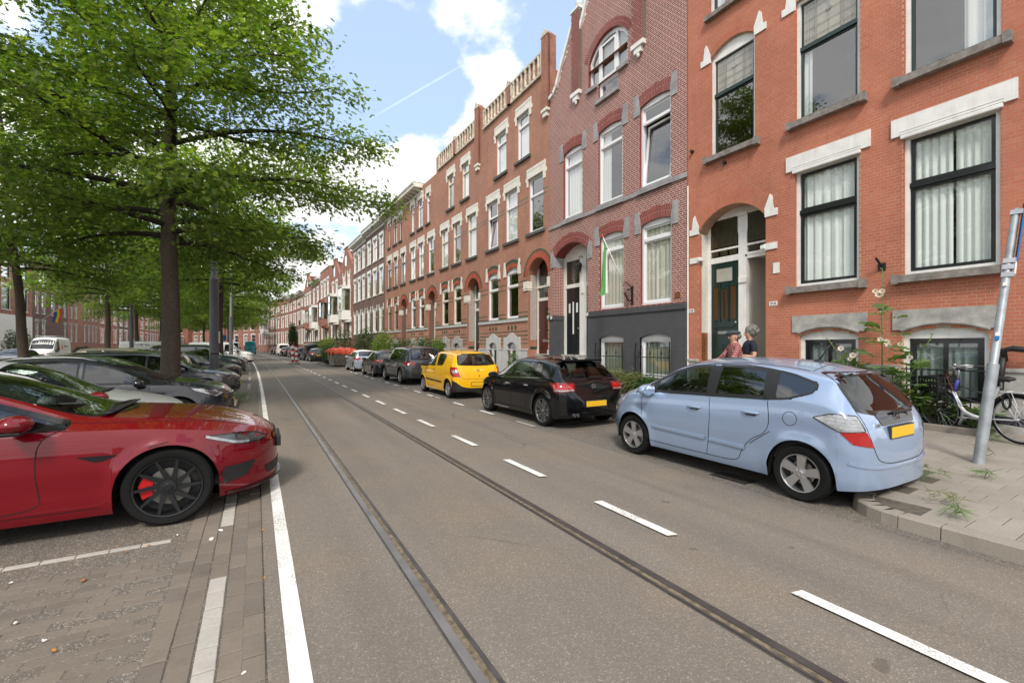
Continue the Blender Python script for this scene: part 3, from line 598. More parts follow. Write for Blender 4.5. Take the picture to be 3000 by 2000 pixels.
    for y, s_ in ((D[1], 1), (D[0], -1)): tb(mb, min(y-s_*.03, y+s_*.27), max(y-s_*.03, y+s_*.27), 3.83, 3.98, .03); mb.box((-.06, y-s_*.05-.06, 3.86), (.1, y-s_*.05+.06, 3.96), bev=.02); mb.build('white_block', 'white', root); mb = MB()
    mb = MB(); xs_ = sorted([(C0[0], C0[1]), (B0[0], B0[1]), (D[0], D[1])]); ya = 0
    for a, b in xs_+[(W_, W_)]: mb = MB(); tb(mb, ya, a, 1.17, 1.235, .055, bev=.01); tb(mb, ya, a, 0, 1.17, .03); mb.build('plinth', 'stone', root); ya = b
    for a, b in xs_[:2]: mb = MB(); tb(mb, a, b, 0, .55, .03); mb.build('plinth', 'stone', root)
    # porch
    P = MB(); x0 = .36; y0, y1 = D[0], D[1]
    P.box((x0, y1-.10, 1.17), (x0+.08, y1, 4.63)); P.box((x0, S(6.95), 1.17), (x0+.10, S(7.18), 5.0)); P.box((x0, y0, 1.17), (x0+.08, y0+.05, 4.63)); P.box((x0+.002, y0, 3.80), (x0+.082, y1, 3.95))
    P.prism([(x0+.001, *p) for p in ([(y0, 4.5)]+[(y1, 4.5)]+arc(y0, y1, 4.63, .52))], (.07, 0, 0)); P.box((x0-.03, S(6.96), 3.2), (x0+.02, S(7.17), 3.35), bev=.01); P.box((x0-.045, S(6.93), 4.9), (x0+.02, S(7.2), 5.0), bev=.01); P.box((x0+.003, y0, 4.12), (x0+.06, y1, 4.17)); pf = P.build('porch_frame', 'white', root)
    for a, b, g_ in ((7.20, 7.98, 1), (6.30, 6.93, 1)):
        q = MB(); q.box((x0-.004, S(a), 4.2), (x0+.0, S(b), 4.93)); n_ = 3 if a > 7 else 2
        for k in range(n_): w_ = (b-a)/n_; q.box((x0-.004, S(a)+k*w_+.03, 3.98), (x0, S(a)+(k+1)*w_-.03, 4.10))
        o = q.build('pane', 'stained_pane', pf); l_ = MB()
        for k in range(1, 9): l_.box((x0-.009, S(a), 4.2+k*.082), (x0-.005, S(b), 4.204+k*.082)); l_.box((x0-.010, S(a)+(b-a)*k/9-.002, 4.2), (x0-.006, S(a)+(b-a)*k/9+.002, 4.93))
        l_.build('lead', 'lead', o)
    dr = panel_door(root, S(7.20), S(7.99), 1.18, 3.80, x0+.03, 'green_dark', [(.18, .82, .80, .95, 'stained', -1), (.06, .30, .42, .76, 'amber', -1), (.70, .94, .42, .76, 'amber', -1), (.36, .64, .42, .74, 'amber', -1), (.33, .36, .40, .80, 'green_dark', .035), (.64, .67, .40, .80, 'green_dark', .035), (.08, .46, .05, .18, 'green_dark', -1), (.54, .92, .05, .18, 'green_dark', -1), (.3, .74, .275, .305, 'steel', .02), (.1, .9, .345, .36, 'green_dark', .03)], knob=.06)
    mb = MB(); 
    for k in range(7): zz_ = 1.18+2.62*(.45+.27*k/7); mb.tube([(x0+.01, S(7.595)+.04*sin(t)*(1-.5*(k % 2)), zz_+.05+.05*cos(t)) for t in np.linspace(0, 2*pi, 9)], .004, 4)
    mb.box((x0+.008, S(7.59), 2.3), (x0+.014, S(7.60), 3.05)); mb.build('ornament_grille', 'iron', dr)
    mb = MB(); mb.box((x0+.9, S(6.2), 1.17), (x0+.95, S(7.0), 3.9)); mb.box((x0, S(6.955), 1.17), (x0+.9, S(6.96), 3.9)); mb.box((x0, S(6.24), 1.17), (x0+.9, S(6.25), 3.9)); mb.box((x0, S(6.2), 3.85), (x0+.9, S(7), 3.9)); mb.build('porch_passage', 'plaster', root)
    mb = MB(); tl = MB()
    for k in range(40):
        zz_ = 1.95+k*.0665
        if zz_ < 4.55:
            for j in range(2): mb.box((.115+j*.12, y1-.012, zz_), (.115+j*.12+.115, y1+.002, zz_+.061))
    for k in range(7):
        for j in range(2): tl.box((.115+j*.12, y1-.012, 1.2+k*.105), (.115+j*.12+.115, y1+.002, 1.2+k*.105+.1))
    mb.build('glazed_bricks', 'brick_white', root, kind='stuff'); tl.build('brown_tiles', 'tile_brown', root, kind='stuff')
    mb = MB(); mb.box((-.25, y0-.02, .2), (.36, y1+.02, .55)); mb.box((-.0, y0, .55), (.9, y1, .87)); mb.box((.12, y0, .86), (1.3, y1, 1.17)); mb.build('doorstep', 'stone', root)
    plate_text(root, '31A', S(6.07), 2.57, .19, .10, .085); plate_text(root, '31B', S(8.33), 2.55, .19, .10, .085)
    mb = MB(); mb.box((-.02, S(5.93), 3.26), (0, S(6.07), 3.5)); mb.build('tile_plaque', 'white', root)
    mb = MB(); mb.tube([(-.01, S(3.99), 3.10), (-.06, S(3.99), 3.13), (-.16, S(4.03), 3.26)], .022, 8); mb.box((-.02, S(3.93), 3.03), (0, S(4.05), 3.17)); mb.build('flag_holder', 'iron', root)
    for y, z in ((8.28, 6.9), (7.3, 6.25)):
        mb = MB(); mb.tube([(0, S(y), z), (-.08, S(y), z-.005)], .045, 10); mb.build('vent_pipe', 'iron', root)
    mb = MB(); mb.tube([(-.03, S(8.42), .5), (-.03, S(8.42), 6.0)], .022, 8); mb.build('conduit', 'cream', root)
    return root
mat('blind', (.36, .37, .38), .9); mat_glass('stained_glass', (.62, .60, .50), 2.4, .10); mat('stained_pane', (.055, .042, .02), .15, col2=(.03, .026, .016), vs=8)
house_red()
# ---------------------------------------------------------------- house 2: dark red, white joints, curved gable
def house_gable():
    yr = 8.455; S = lambda y: y-yr; W_ = 6.72; root = thing('row_house', 'dark red brick house with white joints, curved gable and grey plinth', 'house', (10.4, yr, 0)); c = W_/2
    holes = []
    def H(y0, y1, z0, zs, rise=0, d=.16): holes.append((S(y0), S(y1), z0, zs, rise, d)); return holes[-1]
    U = [H(13.08, 14.24, 6.45, 8.98, .10), H(11.0, 12.2, 6.45, 8.98, .10), H(9.03, 10.24, 6.45, 8.98, .10)]; G = [H(10.93, 12.13, 2.86, 5.30, .10), H(9.0, 10.2, 2.86, 5.30, .10)]
    D = H(12.78, 14.85, .9, 5.12, .40, .47); BW = [H(10.93, 12.13, .62, 1.84, .10), H(9.02, 10.23, .62, 1.84, .10)]; T = H(10.77, 12.73, 10.74, 11.70, .62); T2 = (S(11.22), S(12.2), 10.12, 10.72, 0, .16); holes.append(T2)
    half = [(0, 11.55), (.32, 11.62), (.55, 11.85), (.8, 12.35), (1.1, 12.85), (1.35, 13.25), (1.55, 13.6)]
    out = [(0, 0), (W_, 0)]+[(W_-a, b) for a, b in half]+[(W_-1.56, 14.0), (W_-2.02, 14.0), (W_-2.04, 13.2), (W_-2.2, 13.5), (W_-2.5, 14.2), (W_-2.9, 14.8), (c, 15.1), (2.9, 14.8), (2.5, 14.2), (2.2, 13.5), (2.04, 13.2), (2.02, 14.0), (1.56, 14.0)]+[(a, b) for a, b in reversed(half)]
    oy = sorted([(a, b) for a, b in half]+[(1.56, 14.0), (2.02, 14.0), (2.04, 13.2), (2.2, 13.5), (2.5, 14.2), (2.9, 14.8), (c, 15.1)])
    top = lambda y: float(np.interp(min(y, W_-y), [p[0] for p in oy], [p[1] for p in oy]))-.02
    wl = wall_panel(root, out, holes, 'mortar_white', mr='brick_dark', roofz=11.4)
    bl = lay_bricks(0, W_, 2.8, 15, [h for h in holes], course=.0605, L=.21, joint=.0145, top=top); bl = single_bricks(bl, wl, 'brick_dark', root, 300, joint=.0145); brick_obj('bricks', bl, wl, 'brick_dark', kind='stuff')
    rv = MB()
    for h in holes:
        if h[3] < 2.5: continue
        for k in range(int((h[3]-max(2.8, h[2]))/.0605)):
            za = max(2.8, h[2])+k*.0605
            for y, s_ in ((h[0], 1), (h[1], -1)):
                d_ = h[5]-.03 if h is D else .11; xs_ = np.arange(.002, d_, .12) if h is D else [.002]
                for xx in xs_: rv.box((xx, y, za), (min(xx+.107, d_), y+s_*.006, za+.045))
    link('jamb_bricks', rv.mesh('jamb_bricks', 'brick_dark'), wl, kind='stuff'); mb = MB(); 
    for y in (D[0], D[1]): mb.box((.0, y-.003, 2.8), (.46, y+.003, 5.1))
    mb.build('jamb_mortar', 'mortar_white', wl)
    for i, h in enumerate(U): window(root, *h[:5], fm='white_up', sm='white_up', trans=8.45, open_=(5.5 if i == 2 else 0), curt=['curtain_net', 'curtain_net', 'curtain'][i], cfrac=[(0, 1), (.62, 1), (.97, 1)][i], seed=20+i, sw=.06)
    for i, h in enumerate(G): window(root, *h[:5], fm='white_up', sm='white_up', trans=4.84, curt='curtain_beige', seed=30+i, sw=.06)
    for i, h in enumerate(BW): window(root, *h[:5], fm='white_up', sm='white_up', curt='curtain_beige', seed=40+i, glass='glass_dark')
    window(root, *T2[:5], fm='white_up', sm='white_up', seed=45, fw=.05)
    # wide arched attic window: frame with two mullions, three panes
    y0, y1 = T[0], T[1]; x = .1; mb = MB(); pts = [(y0, 10.74), (y1, 10.74)]+arc(y0, y1, 11.70, .62, 16); n = len(pts); cy, cz = c, 11.2
    inn = [(cy+(p[0]-cy)*.91, cz+(p[1]-cz)*.88) for p in pts]
    for k in range(n): mb.prism([(x, *pts[k]), (x, *pts[(k+1) % n]), (x, *inn[(k+1) % n]), (x, *inn[k])], (.08, 0, 0))
    for f_ in (.30, .74): yy = y0+(y1-y0)*f_; mb.box((x-.01, yy-.05, 10.75), (x+.07, yy+.05, 12.15 if f_ < .5 else 12.17))
    ring_frame(mb, y0+(y1-y0)*.33, y0+(y1-y0)*.71, 10.82, 12.05, .06, x-.02, x+.03); aw = mb.build('window', 'white_up', root); mb = MB(); mb.box((1.2, y0-.2, 10.0), (1.25, y1+.2, 12.8)); mb.box((.29, y0-.2, 12.75), (1.2, y1+.2, 12.8)); mb.box((.29, y0-.21, 10.0), (1.2, y0-.2, 12.8)); mb.box((.29, y1+.2, 10.0), (1.2, y1+.21, 12.8)); mb.build('attic_room', 'curtain_net', root); mb = MB(); mb.add([(x+.04, *p) for p in pts], [tuple(t) for t in geometry.tessellate_polygon([[Vector((0, *p)) for p in pts]])]); mb.build('pane', 'glass', aw); mb = MB(); mb.add([(x+.12, *p) for p in pts], [tuple(t) for t in geometry.tessellate_polygon([[Vector((0, *p)) for p in pts]])]); mb.build('blind', 'blind', aw)
    arch_ring(root, y0, y1, 11.70, .62, .26, 44, 'brick_dark', back='mortar_white', split=True)
    for h, th in [(u, .36) for u in U]+[(g_, .36) for g_ in G]: arch_ring(root, h[0]-.0, h[1]+.0, h[3], .10, th, 22, 'brick_dark', back='mortar_white', split=True)
    arch_ring(root, D[0], D[1], 5.12, .40, .36, 40, 'brick_dark', back='mortar_white', split=True)
    mb = MB()
    for h in U+G:
        for y, s_ in ((h[0], -1), (h[1], 1)): mb.prism([(-.03, y+s_*.0, h[3]-.22), (-.03, y+s_*.24, h[3]-.22), (-.03, y+s_*.24, h[3]+.45), (-.03, y+s_*.06, h[3]+.45), (-.03, y-s_*.015, h[3]+.03)][::s_], (.035, 0, 0)); mb.build('stone_block', 'stone_blue', root); mb = MB()
    for y, s_ in ((D[0], -1), (D[1], 1)): mb.prism([(-.03, y-s_*.02, 4.72), (-.03, y+s_*.25, 4.72), (-.03, y+s_*.25, 5.2), (-.03, y+s_*.12, 5.45), (-.03, y-s_*.0, 5.12)][::s_], (.035, 0, 0)); mb.box((.0, y-.03 if s_ < 0 else y-.012, 4.72), (.45, y+.012 if s_ < 0 else y+.03, 5.12)); mb.build('stone_block', 'stone_blue', root); mb = MB()
    mb = MB(); tb(mb, 0, W_, 6.27, 6.40, .05); 
    for h in U: tb(mb, h[0]-.05, h[1]+.05, 6.27, 6.452, .09)
    mb.build('string_course', 'stone_blue', root)
    mb = MB(); tb(mb, T[0]-.05, T2[0]-.02, 10.62, 10.74, .1); tb(mb, T2[1]+.02, T[1]+.05, 10.62, 10.74, .1); tb(mb, T2[0]-.1, T2[1]+.1, 10.0, 10.12, .1); mb.build('sill', 'stone_blue', root)
    for ys in (1.56, W_-2.02):   # pilaster strips on corbels, finials on top
        bl = [(a+ys, b+ys, p, q, 0) for a, b, p, q, _ in lay_bricks(0, .46, 11.0, 14.0, [], joint=.015)]; pw = MB(); tb(pw, ys, ys+.46, 11.0, 14.0, .10); p_ = pw.build('pilaster', 'mortar_white', root); o = brick_obj('bricks', bl, p_, 'brick_dark', proud=.107, kind='stuff')
        mb = MB(); tb(mb, ys-.03, ys+.49, 10.86, 11.0, .14); tb(mb, ys+.08, ys+.38, 10.68, 10.86, .11); mb.ell((-.06, ys+.23, 10.64), (.05, .07, .1), 10); mb.build('corbel', 'white', root)
        mb = MB(); tb(mb, ys-.04, ys+.5, 14.0, 14.08, .15, .3); mb.lathe([(.16, 0), (.17, .1), (.1, .14), (.15, .24), (.06, .38), (0, .42)], 12, Matrix.Translation((.08, ys+.23, 14.08))); mb.build('finial', 'white', root)
    def coping(pts):
        mb = MB()
        for a, b in zip(pts[:-1], pts[1:]):
            d = Vector((b[0]-a[0], b[1]-a[1])).normalized(); nn = Vector((-d.y, d.x)); nn = nn if nn.y > 0 else -nn
            mb.prism([(-.09, a[0], a[1]), (-.09, b[0], b[1]), (-.09, b[0]+nn.x*.13, b[1]+nn.y*.13), (-.09, a[0]+nn.x*.13, a[1]+nn.y*.13)], (.42, 0, 0))
        mb.build('coping', 'white', root)
    coping([(-.06, 11.50)]+half); coping([(W_+.06, 11.50)]+[(W_-a, b) for a, b in half]); coping([(2.04, 13.2), (2.2, 13.5), (2.5, 14.2), (2.9, 14.8), (c, 15.1), (W_-2.9, 14.8), (W_-2.5, 14.2), (W_-2.2, 13.5), (W_-2.04, 13.2)])
    # grey plinth with its moulded top, openings left for porch and basement windows
    pl = MB(); zt_ = 2.62
    outp = [(0, 0), (D[0], 0), (D[0], zt_), (0, zt_)]; polys = [outp, hole_poly((*BW[0][:5],)), hole_poly((*BW[1][:5],))]; fl = [p for q in polys for p in q]
    tri = geometry.tessellate_polygon([[Vector((0, *p)) for p in q] for q in polys]); pl.add([(-.03, *p) for p in fl], [t if (fl[t[1]][0]-fl[t[0]][0])*(fl[t[2]][1]-fl[t[0]][1])-(fl[t[1]][1]-fl[t[0]][1])*(fl[t[2]][0]-fl[t[0]][0]) < 0 else t[::-1] for t in tri])
    for q in polys[1:]: n = len(q); pl.add([(-.03, *p) for p in q]+[(.08, *p) for p in q], [(i, (i+1) % n, n+(i+1) % n, n+i) for i in range(n)])
    tb(pl, 0, D[0]+.03, zt_, 2.80, .07, bev=.012); pl.box((-.03, D[1]-.007, 0), (.466, W_, zt_)); tb(pl, D[1]-.03, W_, zt_, 2.80, .07, .46, bev=.012); pl.box((-.05, D[1]-.015, 0), (.46, W_-.004, 1.50)); pl.box((-.03, D[0]-.03, 0), (.46, D[0]+.004, zt_))
    for a, b in ((0, BW[1][0]-.03), (BW[1][1]+.03, BW[0][0]-.03), (BW[0][1]+.03, D[0])): tb(pl, a, b, 0, 1.50, .055, bev=.01)
    pl.build('plinth', 'grey_plinth', root)
    # porch with two doors and a lantern
    x0 = .47; y0, y1 = D[0], D[1]; P = MB(); P.box((x0, y1-.12, 1.25), (x0+.08, y1, 5.1)); P.box((x0-.02, S(13.42), 1.25), (x0+.1, S(13.82), 5.3)); P.box((x0, y0, 1.25), (x0+.08, y0+.08, 5.1)); P.box((x0+.001, y0, 3.88), (x0+.09, y1, 4.03)); P.prism([(x0+.002, *p) for p in [(y0, 4.95), (y1, 4.95)]+arc(y0, y1, 5.12, .40)], (.07, 0, 0)); P.box((x0-.06, S(13.55), 3.6), (x0, S(13.7), 4.0), bev=.02); pf = P.build('porch_frame', 'white', root)
    mb = MB(); mb.box((x0+.05, S(13.8), 4.0), (x0+.06, y1, 5.0)); mb.box((x0+.05, y0, 4.0), (x0+.06, S(13.45), 5.0)); f_ = mb.build('pane', 'stained_pane', pf); mb = MB()
    for k in range(8):
        for s_ in (-1, 1): mb.box((0, 0, 0), (.006, .26, .008), Matrix.Translation((x0+.04, S(14.24), 4.05+k*.11)) @ Matrix.Rotation(s_*radians(55)+(pi if s_ < 0 else 0), 4, 'X'))
    mb.box((x0+.04, S(14.235), 4.0), (x0+.046, S(14.245), 4.95)); mb.build('lead', 'stone_blue', f_)
    panel_door(root, S(13.83), S(14.71), 1.25, 3.88, x0+.03, 'black_paint', [(.42, .58, .30, .80, 'curtain_net', -1), (.68, .86, .62, .78, 'curtain_net', -1), (.14, .32, .62, .78, 'curtain_net', -1), (.3, .7, .05, .3, 'black_paint', -1)], knob=.07); panel_door(root, S(12.86), S(13.42), 1.25, 3.88, x0+.03, 'black_paint', [(.2, .8, .5, .9, 'stained_pane', -1)])
    mb = MB(); mb.box((-.1, y0, .3), (x0+.1, y1, .62)); mb.box((.1, y0, .6), (1, y1, .93)); mb.box((.3, y0, .9), (1.2, y1, 1.25)); mb.build('doorstep', 'stone', root)
    mb = MB(); L0 = Vector((x0-.2, S(13.62), 4.62)); mb.tube([(x0-.02, L0.y, 4.95), (x0-.12, L0.y, 5.02), (x0-.2, L0.y, 4.95), L0], .014, 6); mb.lathe([(.0, .17), (.05, .15), (.11, .08), (.12, .05), (.075, -.2), (.03, -.24), (0, -.27)], 6, Matrix.Translation(L0)); mb.build('lantern', 'iron', root)
    plate_text(root, '33', S(12.72), 2.72, .13, .13, .06, round_=True, x=-.085); plate_text(root, '33', S(14.98), 2.72, .13, .13, .06, round_=True, x=-.085)
    mb = MB(); mb.box((-.02, S(8.70), 2.95), (-.008, S(8.88), 3.1)); mb.build('air_brick', 'tile_brown', root)
    for q in BW:   # ornamental iron guards in front of the basement windows
        a, b = q[0]-.06, q[1]+.06; gd = link('window_guard', None, root, (-.14, 0, 0)); mb = MB()
        for z in (.72, 1.25): mb.box((-.008, a-.02, z-.012), (.008, b+.02, z+.012))
        for e in (a, b): mb.box((-.012, e-.012, .35), (.012, e+.012, 1.62)); mb.ell((0, e, 1.66), (.02, .02, .06), 8)
        mb.build('rail', 'iron', gd)
        n_ = 9
        for k in range(1, n_):
            mb = MB(); y = a+(b-a)*k/n_; mb.tube([(0, y, .45), (0, y, 1.5)], .007, 5); 
            if k % 3 == 1 and k < n_-1: mb.tube([(0, y+(b-a)/n_*(1-cos(t)), 1.5+.18*sin(t)) for t in np.linspace(0, pi, 9)], .007, 5)
            if k % 3 == 2: mb.prism([(-.004, y-.03, 1.36), (-.004, y, 1.28), (-.004, y+.03, 1.36), (-.004, y, 1.48)], (.008, 0, 0))
            mb.build('bar', 'iron', gd)
    return root
house_gable()
# ---------------------------------------------------------------- orange terrace with arched porches (three houses and the corniced pair)
def hood(root, h, m='cream', H_=.36):
    """cream surround: lintel with stepped ears"""
    mb = MB(); y0, y1, z1 = h[0], h[1], h[3]; tb(mb, y0-.19, y1+.12, z1, z1+H_, .03); tb(mb, y0-.02, y1-.0, z1-.03, z1+.02, .045, .06); tb(mb, y0-.17, y1+.1, z1+H_-.12, z1+H_-.10, .04)
    for a, b, c_, d in ((y0-.19, y0-.0, -.36, 0), (y1+.0, y1+.12, -.36, 0), (y0-.27, y0-.19, -.12, .06), (y1+.12, y1+.2, -.12, .06)): tb(mb, a, b, z1+c_, z1+d, .031)
    mb.build('lintel', m, root)
def terrace(yr, W_, label, name='row_house', third=((1.59, 2.65), (3.66, 4.72)), top='balustrade', sash=('white_up', 'white_up'), tiles=True, brick='brick_orange', seed=0, dark=None, detail=True, keys=0, cornice_from=0.):
    f0 = fs(yr); root = thing(name, label, 'house', (10.4+f0, yr, 0), heading(yr+W_/2, fs)); k = W_/6.52; holes = []
    def H(a, b, z0, zs, rise=0., d=.15): holes.append((a*k, b*k, z0, zs, rise, d)); return holes[-1]
    D = H(.14, 1.69, .9, 4.48, .86, .46); G = [H(2.53, 3.68, 2.86, 5.06, .16), H(4.46, 5.6, 2.86, 5.06, .16)]; S2 = [H(.48, 1.65, 6.47, 8.90), H(2.6, 3.76, 6.47, 8.90), H(4.5, 5.68, 6.47, 8.90)]; T3 = [H(a, b, 9.94, 12.02) for a, b in third]; BW = [H(2.66, 3.5, .5, 1.62, .14, .2), H(4.57, 5.4, .5, 1.62, .14, .2)]
    zt_ = 13.9 if top == 'balustrade' else 12.9; wl = wall_panel(root, [(0, 0), (W_, 0), (W_, zt_-.05), (0, zt_-.05)], holes, 'mortar_dark' if brick == 'brick_brown' else 'mortar', mr=brick, roofz=zt_-.1 if top != 'balustrade' else 12.9)
    bl = lay_bricks(0, W_, 1.43, zt_-.05, holes, L=.21, joint=.012); gz = [(8.07, 8.13), (7.9, 7.97), (4.42, 4.48), (4.22, 4.28), (3.08, 3.14), (2.84, 2.92), (2.2, 2.26), (2.02, 2.07), (1.84, 1.9), (1.64, 1.70)]
    gr_ = [1 if any(a <= (b[2]+b[3])/2 <= c for a, c in gz) and not (b[2] > 7 and (b[0] < .3 and b[1] < .2)) else 0 for b in bl]; brick_obj('bricks', bl, wl, [brick, 'brick_green' if brick != 'brick_brown' else brick], green=gr_, kind='stuff')
    fm, sm = sash
    for i, h in enumerate(S2+T3): window(root, *h[:5], fm=fm, sm=sm, trans=h[2]+(h[3]-h[2])*(.66 if i < 3 else .73), curt=[None, 'curtain_net', 'curtain_net', 'curtain_net', 'curtain_net', 'curtain_net'][(i+seed) % 6], cfrac=[(0, 1), (0, 1), (.0, .35)][(i+seed) % 3], sill=('sill_dark', .14, .12, .1), open_=(5.5 if i == 2 and not seed % 2 else 0), seed=seed*7+i)
    for i, h in enumerate(G): window(root, *h[:5], fm=fm, sm=sm, trans=4.38, curt='curtain_net', cfrac=(0., .14) if seed % 2 else (.86, 1.), seed=seed*5+i, glass='glass_dark')
    for h in BW: window(root, *h[:5], x=.16, fm='white_up', sm='white_up', glass='glass_dark')
    for h in S2+T3: hood(root, h, H_=.40)
    for h in G:
        arch_ring(root, h[0]-.05, h[1]+.05, 5.05, .20, .17, 21, 'brick_arch', ring2=(.19, 'brick_green'), back='mortar'); mb = MB()
        for y, s_ in ((h[0], -1), (h[1], 1)): mb.prism([(-.04, y+s_*.0, 4.86), (-.04, y+s_*.22, 4.86), (-.04, y+s_*.16, 5.56), (-.04, y+s_*.08, 5.56), (-.04, y-s_*.03, 5.12)][::s_], (.045, 0, 0))
        mb.build('skewback', 'cream', root)
    # stilted horseshoe arch of the porch
    arch_ring(root, D[0], D[1], 4.50, (D[1]-D[0])/2*1.08, .24, 41, 'brick_arch', ring2=(.13, 'brick_green'), back='mortar')
    mb = MB(); 
    for y, s_ in ((D[0], -1), (D[1], 1)): a, b = sorted((y-s_*.02, y+s_*.34)); mb = MB(); tb(mb, max(0, a), min(b, W_), 4.02, 4.42, .045, .2); tb(mb, max(0, a-.02), b, 4.1, 4.16, .06, .2); mb.build('impost', 'cream', root)
    mb = MB(); tb(mb, D[1], W_, 2.70, 2.83, .06); tb(mb, 0, D[0], 2.70, 2.83, .05); mb.build('string_course', 'grey_light', root)
    mb = MB(); tb(mb, D[1], W_, 0, 1.43, .04); tb(mb, 0, D[0], 0, 1.43, .04)
    mb2 = MB()
    for h in BW:
        a, b = h[0]-.34, h[1]+.34; cc = (a+b)/2; po = [(a, .3), (b, .3), (b, 1.93), (b-.06, 1.99), (cc+.42, 2.0), (cc+.40, 2.06), (cc+.28, 2.07), (cc+.27, 2.12), (cc+.14, 2.13), (cc+.13, 2.2), (cc-.13, 2.2), (cc-.14, 2.13), (cc-.27, 2.12), (cc-.28, 2.07), (cc-.40, 2.06), (cc-.42, 2.0), (a+.06, 1.99), (a, 1.93)]
        hp = hole_poly(h); polys = [po, hp]; fl = po+hp; tri = geometry.tessellate_polygon([[Vector((0, *p)) for p in q] for q in polys]); mb2.add([(-.055, *p) for p in fl], [t if (fl[t[1]][0]-fl[t[0]][0])*(fl[t[2]][1]-fl[t[0]][1])-(fl[t[1]][1]-fl[t[0]][1])*(fl[t[2]][0]-fl[t[0]][0]) < 0 else t[::-1] for t in tri]); n = len(po); mb2.add([(-.055, *p) for p in po]+[(0, *p) for p in po], [(i, (i+1) % n, n+(i+1) % n, n+i) for i in range(n)]); n = len(hp); mb2.add([(-.055, *p) for p in hp]+[(.13, *p) for p in hp], [(i, (i+1) % n, n+(i+1) % n, n+i) for i in range(n)])
    # plinth without the window openings
    pl = MB(); polys = [[(D[1], 0), (W_, 0), (W_, 1.43), (D[1], 1.43)]]+[[(h[0], h[2]), (h[1], h[2]), (h[1], 1.40), (h[0], 1.40)] for h in BW]; fl = [p for q in polys for p in q]; pl.add([(-.035, *p) for p in fl], [t if (fl[t[1]][0]-fl[t[0]][0])*(fl[t[2]][1]-fl[t[0]][1])-(fl[t[1]][1]-fl[t[0]][1])*(fl[t[2]][0]-fl[t[0]][0]) < 0 else t[::-1] for t in geometry.tessellate_polygon([[Vector((0, *p)) for p in q] for q in polys])]); tb(pl, D[1], W_, 1.40, 1.46, .06); tb(pl, 0, D[0], 0, 1.43, .05)
    pl.build('plinth', 'grey_light', root); mb2.build('window_surround', 'grey_light' if seed == 0 else 'stone', root)
    # blind crosses of green bricks under the sill
    mb = MB()
    for h in G:
        for q in (-.33, 0, .33):
            y = (h[0]+h[1])/2+q; tb(mb, y-.09, y+.09, 2.41, 2.47, .012); tb(mb, y-.035, y+.035, 2.32, 2.56, .011); mb.build('green_cross', 'brick_green', root); mb = MB()
    # porch inside: tiled wall, white frame, dark red door
    x0 = .46; y0, y1 = D[0], D[1]; P = MB(); P.box((x0, y1-.12, 1.25), (x0+.08, y1, 5.2)); P.box((x0, y0, 1.25), (x0+.08, y0+.1, 5.2)); P.box((x0+.001, y0, 3.55), (x0+.08, y1, 3.68)); P.box((x0+.001, y0, 4.12), (x0+.08, y1, 4.22)); P.box((x0-.03, y0, 4.12), (x0, y1, 4.17)); pf = P.build('porch_frame', 'cream', root); mb = MB(); mb.box((x0+.05, y0+.1, 3.68), (x0+.06, y1-.12, 5.3)); mb.build('pane', 'glass_dark', pf); mb = MB(); mb.box((x0+.3, y0-.1, 1.2), (x0+.32, y1+.1, 5.6)); mb.build('hall', 'interior', root)
    panel_door(root, y0+.1, y1-.12, 1.25, 3.55, x0+.03, 'door_red' if seed != 1 else 'black_paint', [(.35, .65, .35, .88, 'stained_pane', -1), (.25, .75, .22, .27, 'steel', .02), (.1, .9, .03, .16, 'door_red', -1)], knob=.9)
    mb = MB()
    if tiles:
        for r in range(28):
            z = 1.85+r*.125
            for j in range(3): mb.box((.12+j*.115, y1-.012, z), (.12+j*.115+.11, y1+.001, z+.12))
        mb.build('wall_tiles', 'tile_lilac', root, kind='stuff'); mb = MB(); mb.box((.115, y1-.016, 1.45), (.46, y1+.001, 1.56)); mb.box((.445, y1-.02, 1.45), (.458, y1, 5.0)); mb.build('green_border', 'brick_green', root)
    else: mb.box((.1, y1-.01, 1.4), (.46, y1, 4.6)); mb.build('porch_lining', 'brick_brown', root)
    mb = MB(); mb.box((-.1, y0, .3), (.5, y1, .62)); mb.box((.1, y0, .6), (1, y1, .93)); mb.box((.3, y0, .9), (1.2, y1, 1.25)); mb.build('doorstep', 'stone', root)
    if top == 'balustrade':
        for s0, s1 in ((.50, 3.12), (3.45, 6.02)):
            a, b = s0*k, s1*k; mb = MB(); tb(mb, a-.05, b+.05, 12.86, 12.97, .10, bev=.015); tb(mb, a-.03, b+.03, 13.74, 13.84, .10, bev=.015); tb(mb, a, a+.1, 12.97, 13.74, .09); tb(mb, b-.1, b, 12.97, 13.74, .09); bo = mb.build('balustrade', 'stone_worn', root); bw = MB(); bw.lathe([(.07, 0), (.07, .1), (.048, .16), (.062, .4), (.048, .62), (.07, .68), (.07, .77)], 8); bm_ = bw.mesh('baluster', 'stone_worn', smooth=35)
            for i in range(7): link('baluster', bm_, bo, (-.05, a+(b-a)*(i+.75)/7.5, 12.97))
        for yc, wd_, ht in ((.22, .46, 14.55), (3.28, .3, 14.0)):
            mb = MB(); tb(mb, yc*k-wd_/2, yc*k+wd_/2, 11.3 if wd_ > .4 else 12.9, ht-.25, .13, .3); mb.prism([(-.13, yc*k-wd_/2, ht-.25), (-.13, yc*k+wd_/2, ht-.25), (-.13, yc*k, ht)], (.4, 0, 0)); o = mb.build('pier', 'brickwall', root); bl2 = [(p+yc*k-wd_/2, q+yc*k-wd_/2, r, s_, 0) for p, q, r, s_, _ in lay_bricks(0, wd_, 11.3 if wd_ > .4 else 12.9, ht-.25, [])]; brick_obj('bricks', bl2, o, brick, proud=.137, kind='stuff')
            mb = MB(); mb.prism([(-.16, yc*k-wd_/2-.03, ht-.28), (-.16, yc*k+wd_/2+.03, ht-.28), (-.16, yc*k, ht+.06)], (.03, 0, 0)); mb.build('pier_cap', 'stone_worn', root)
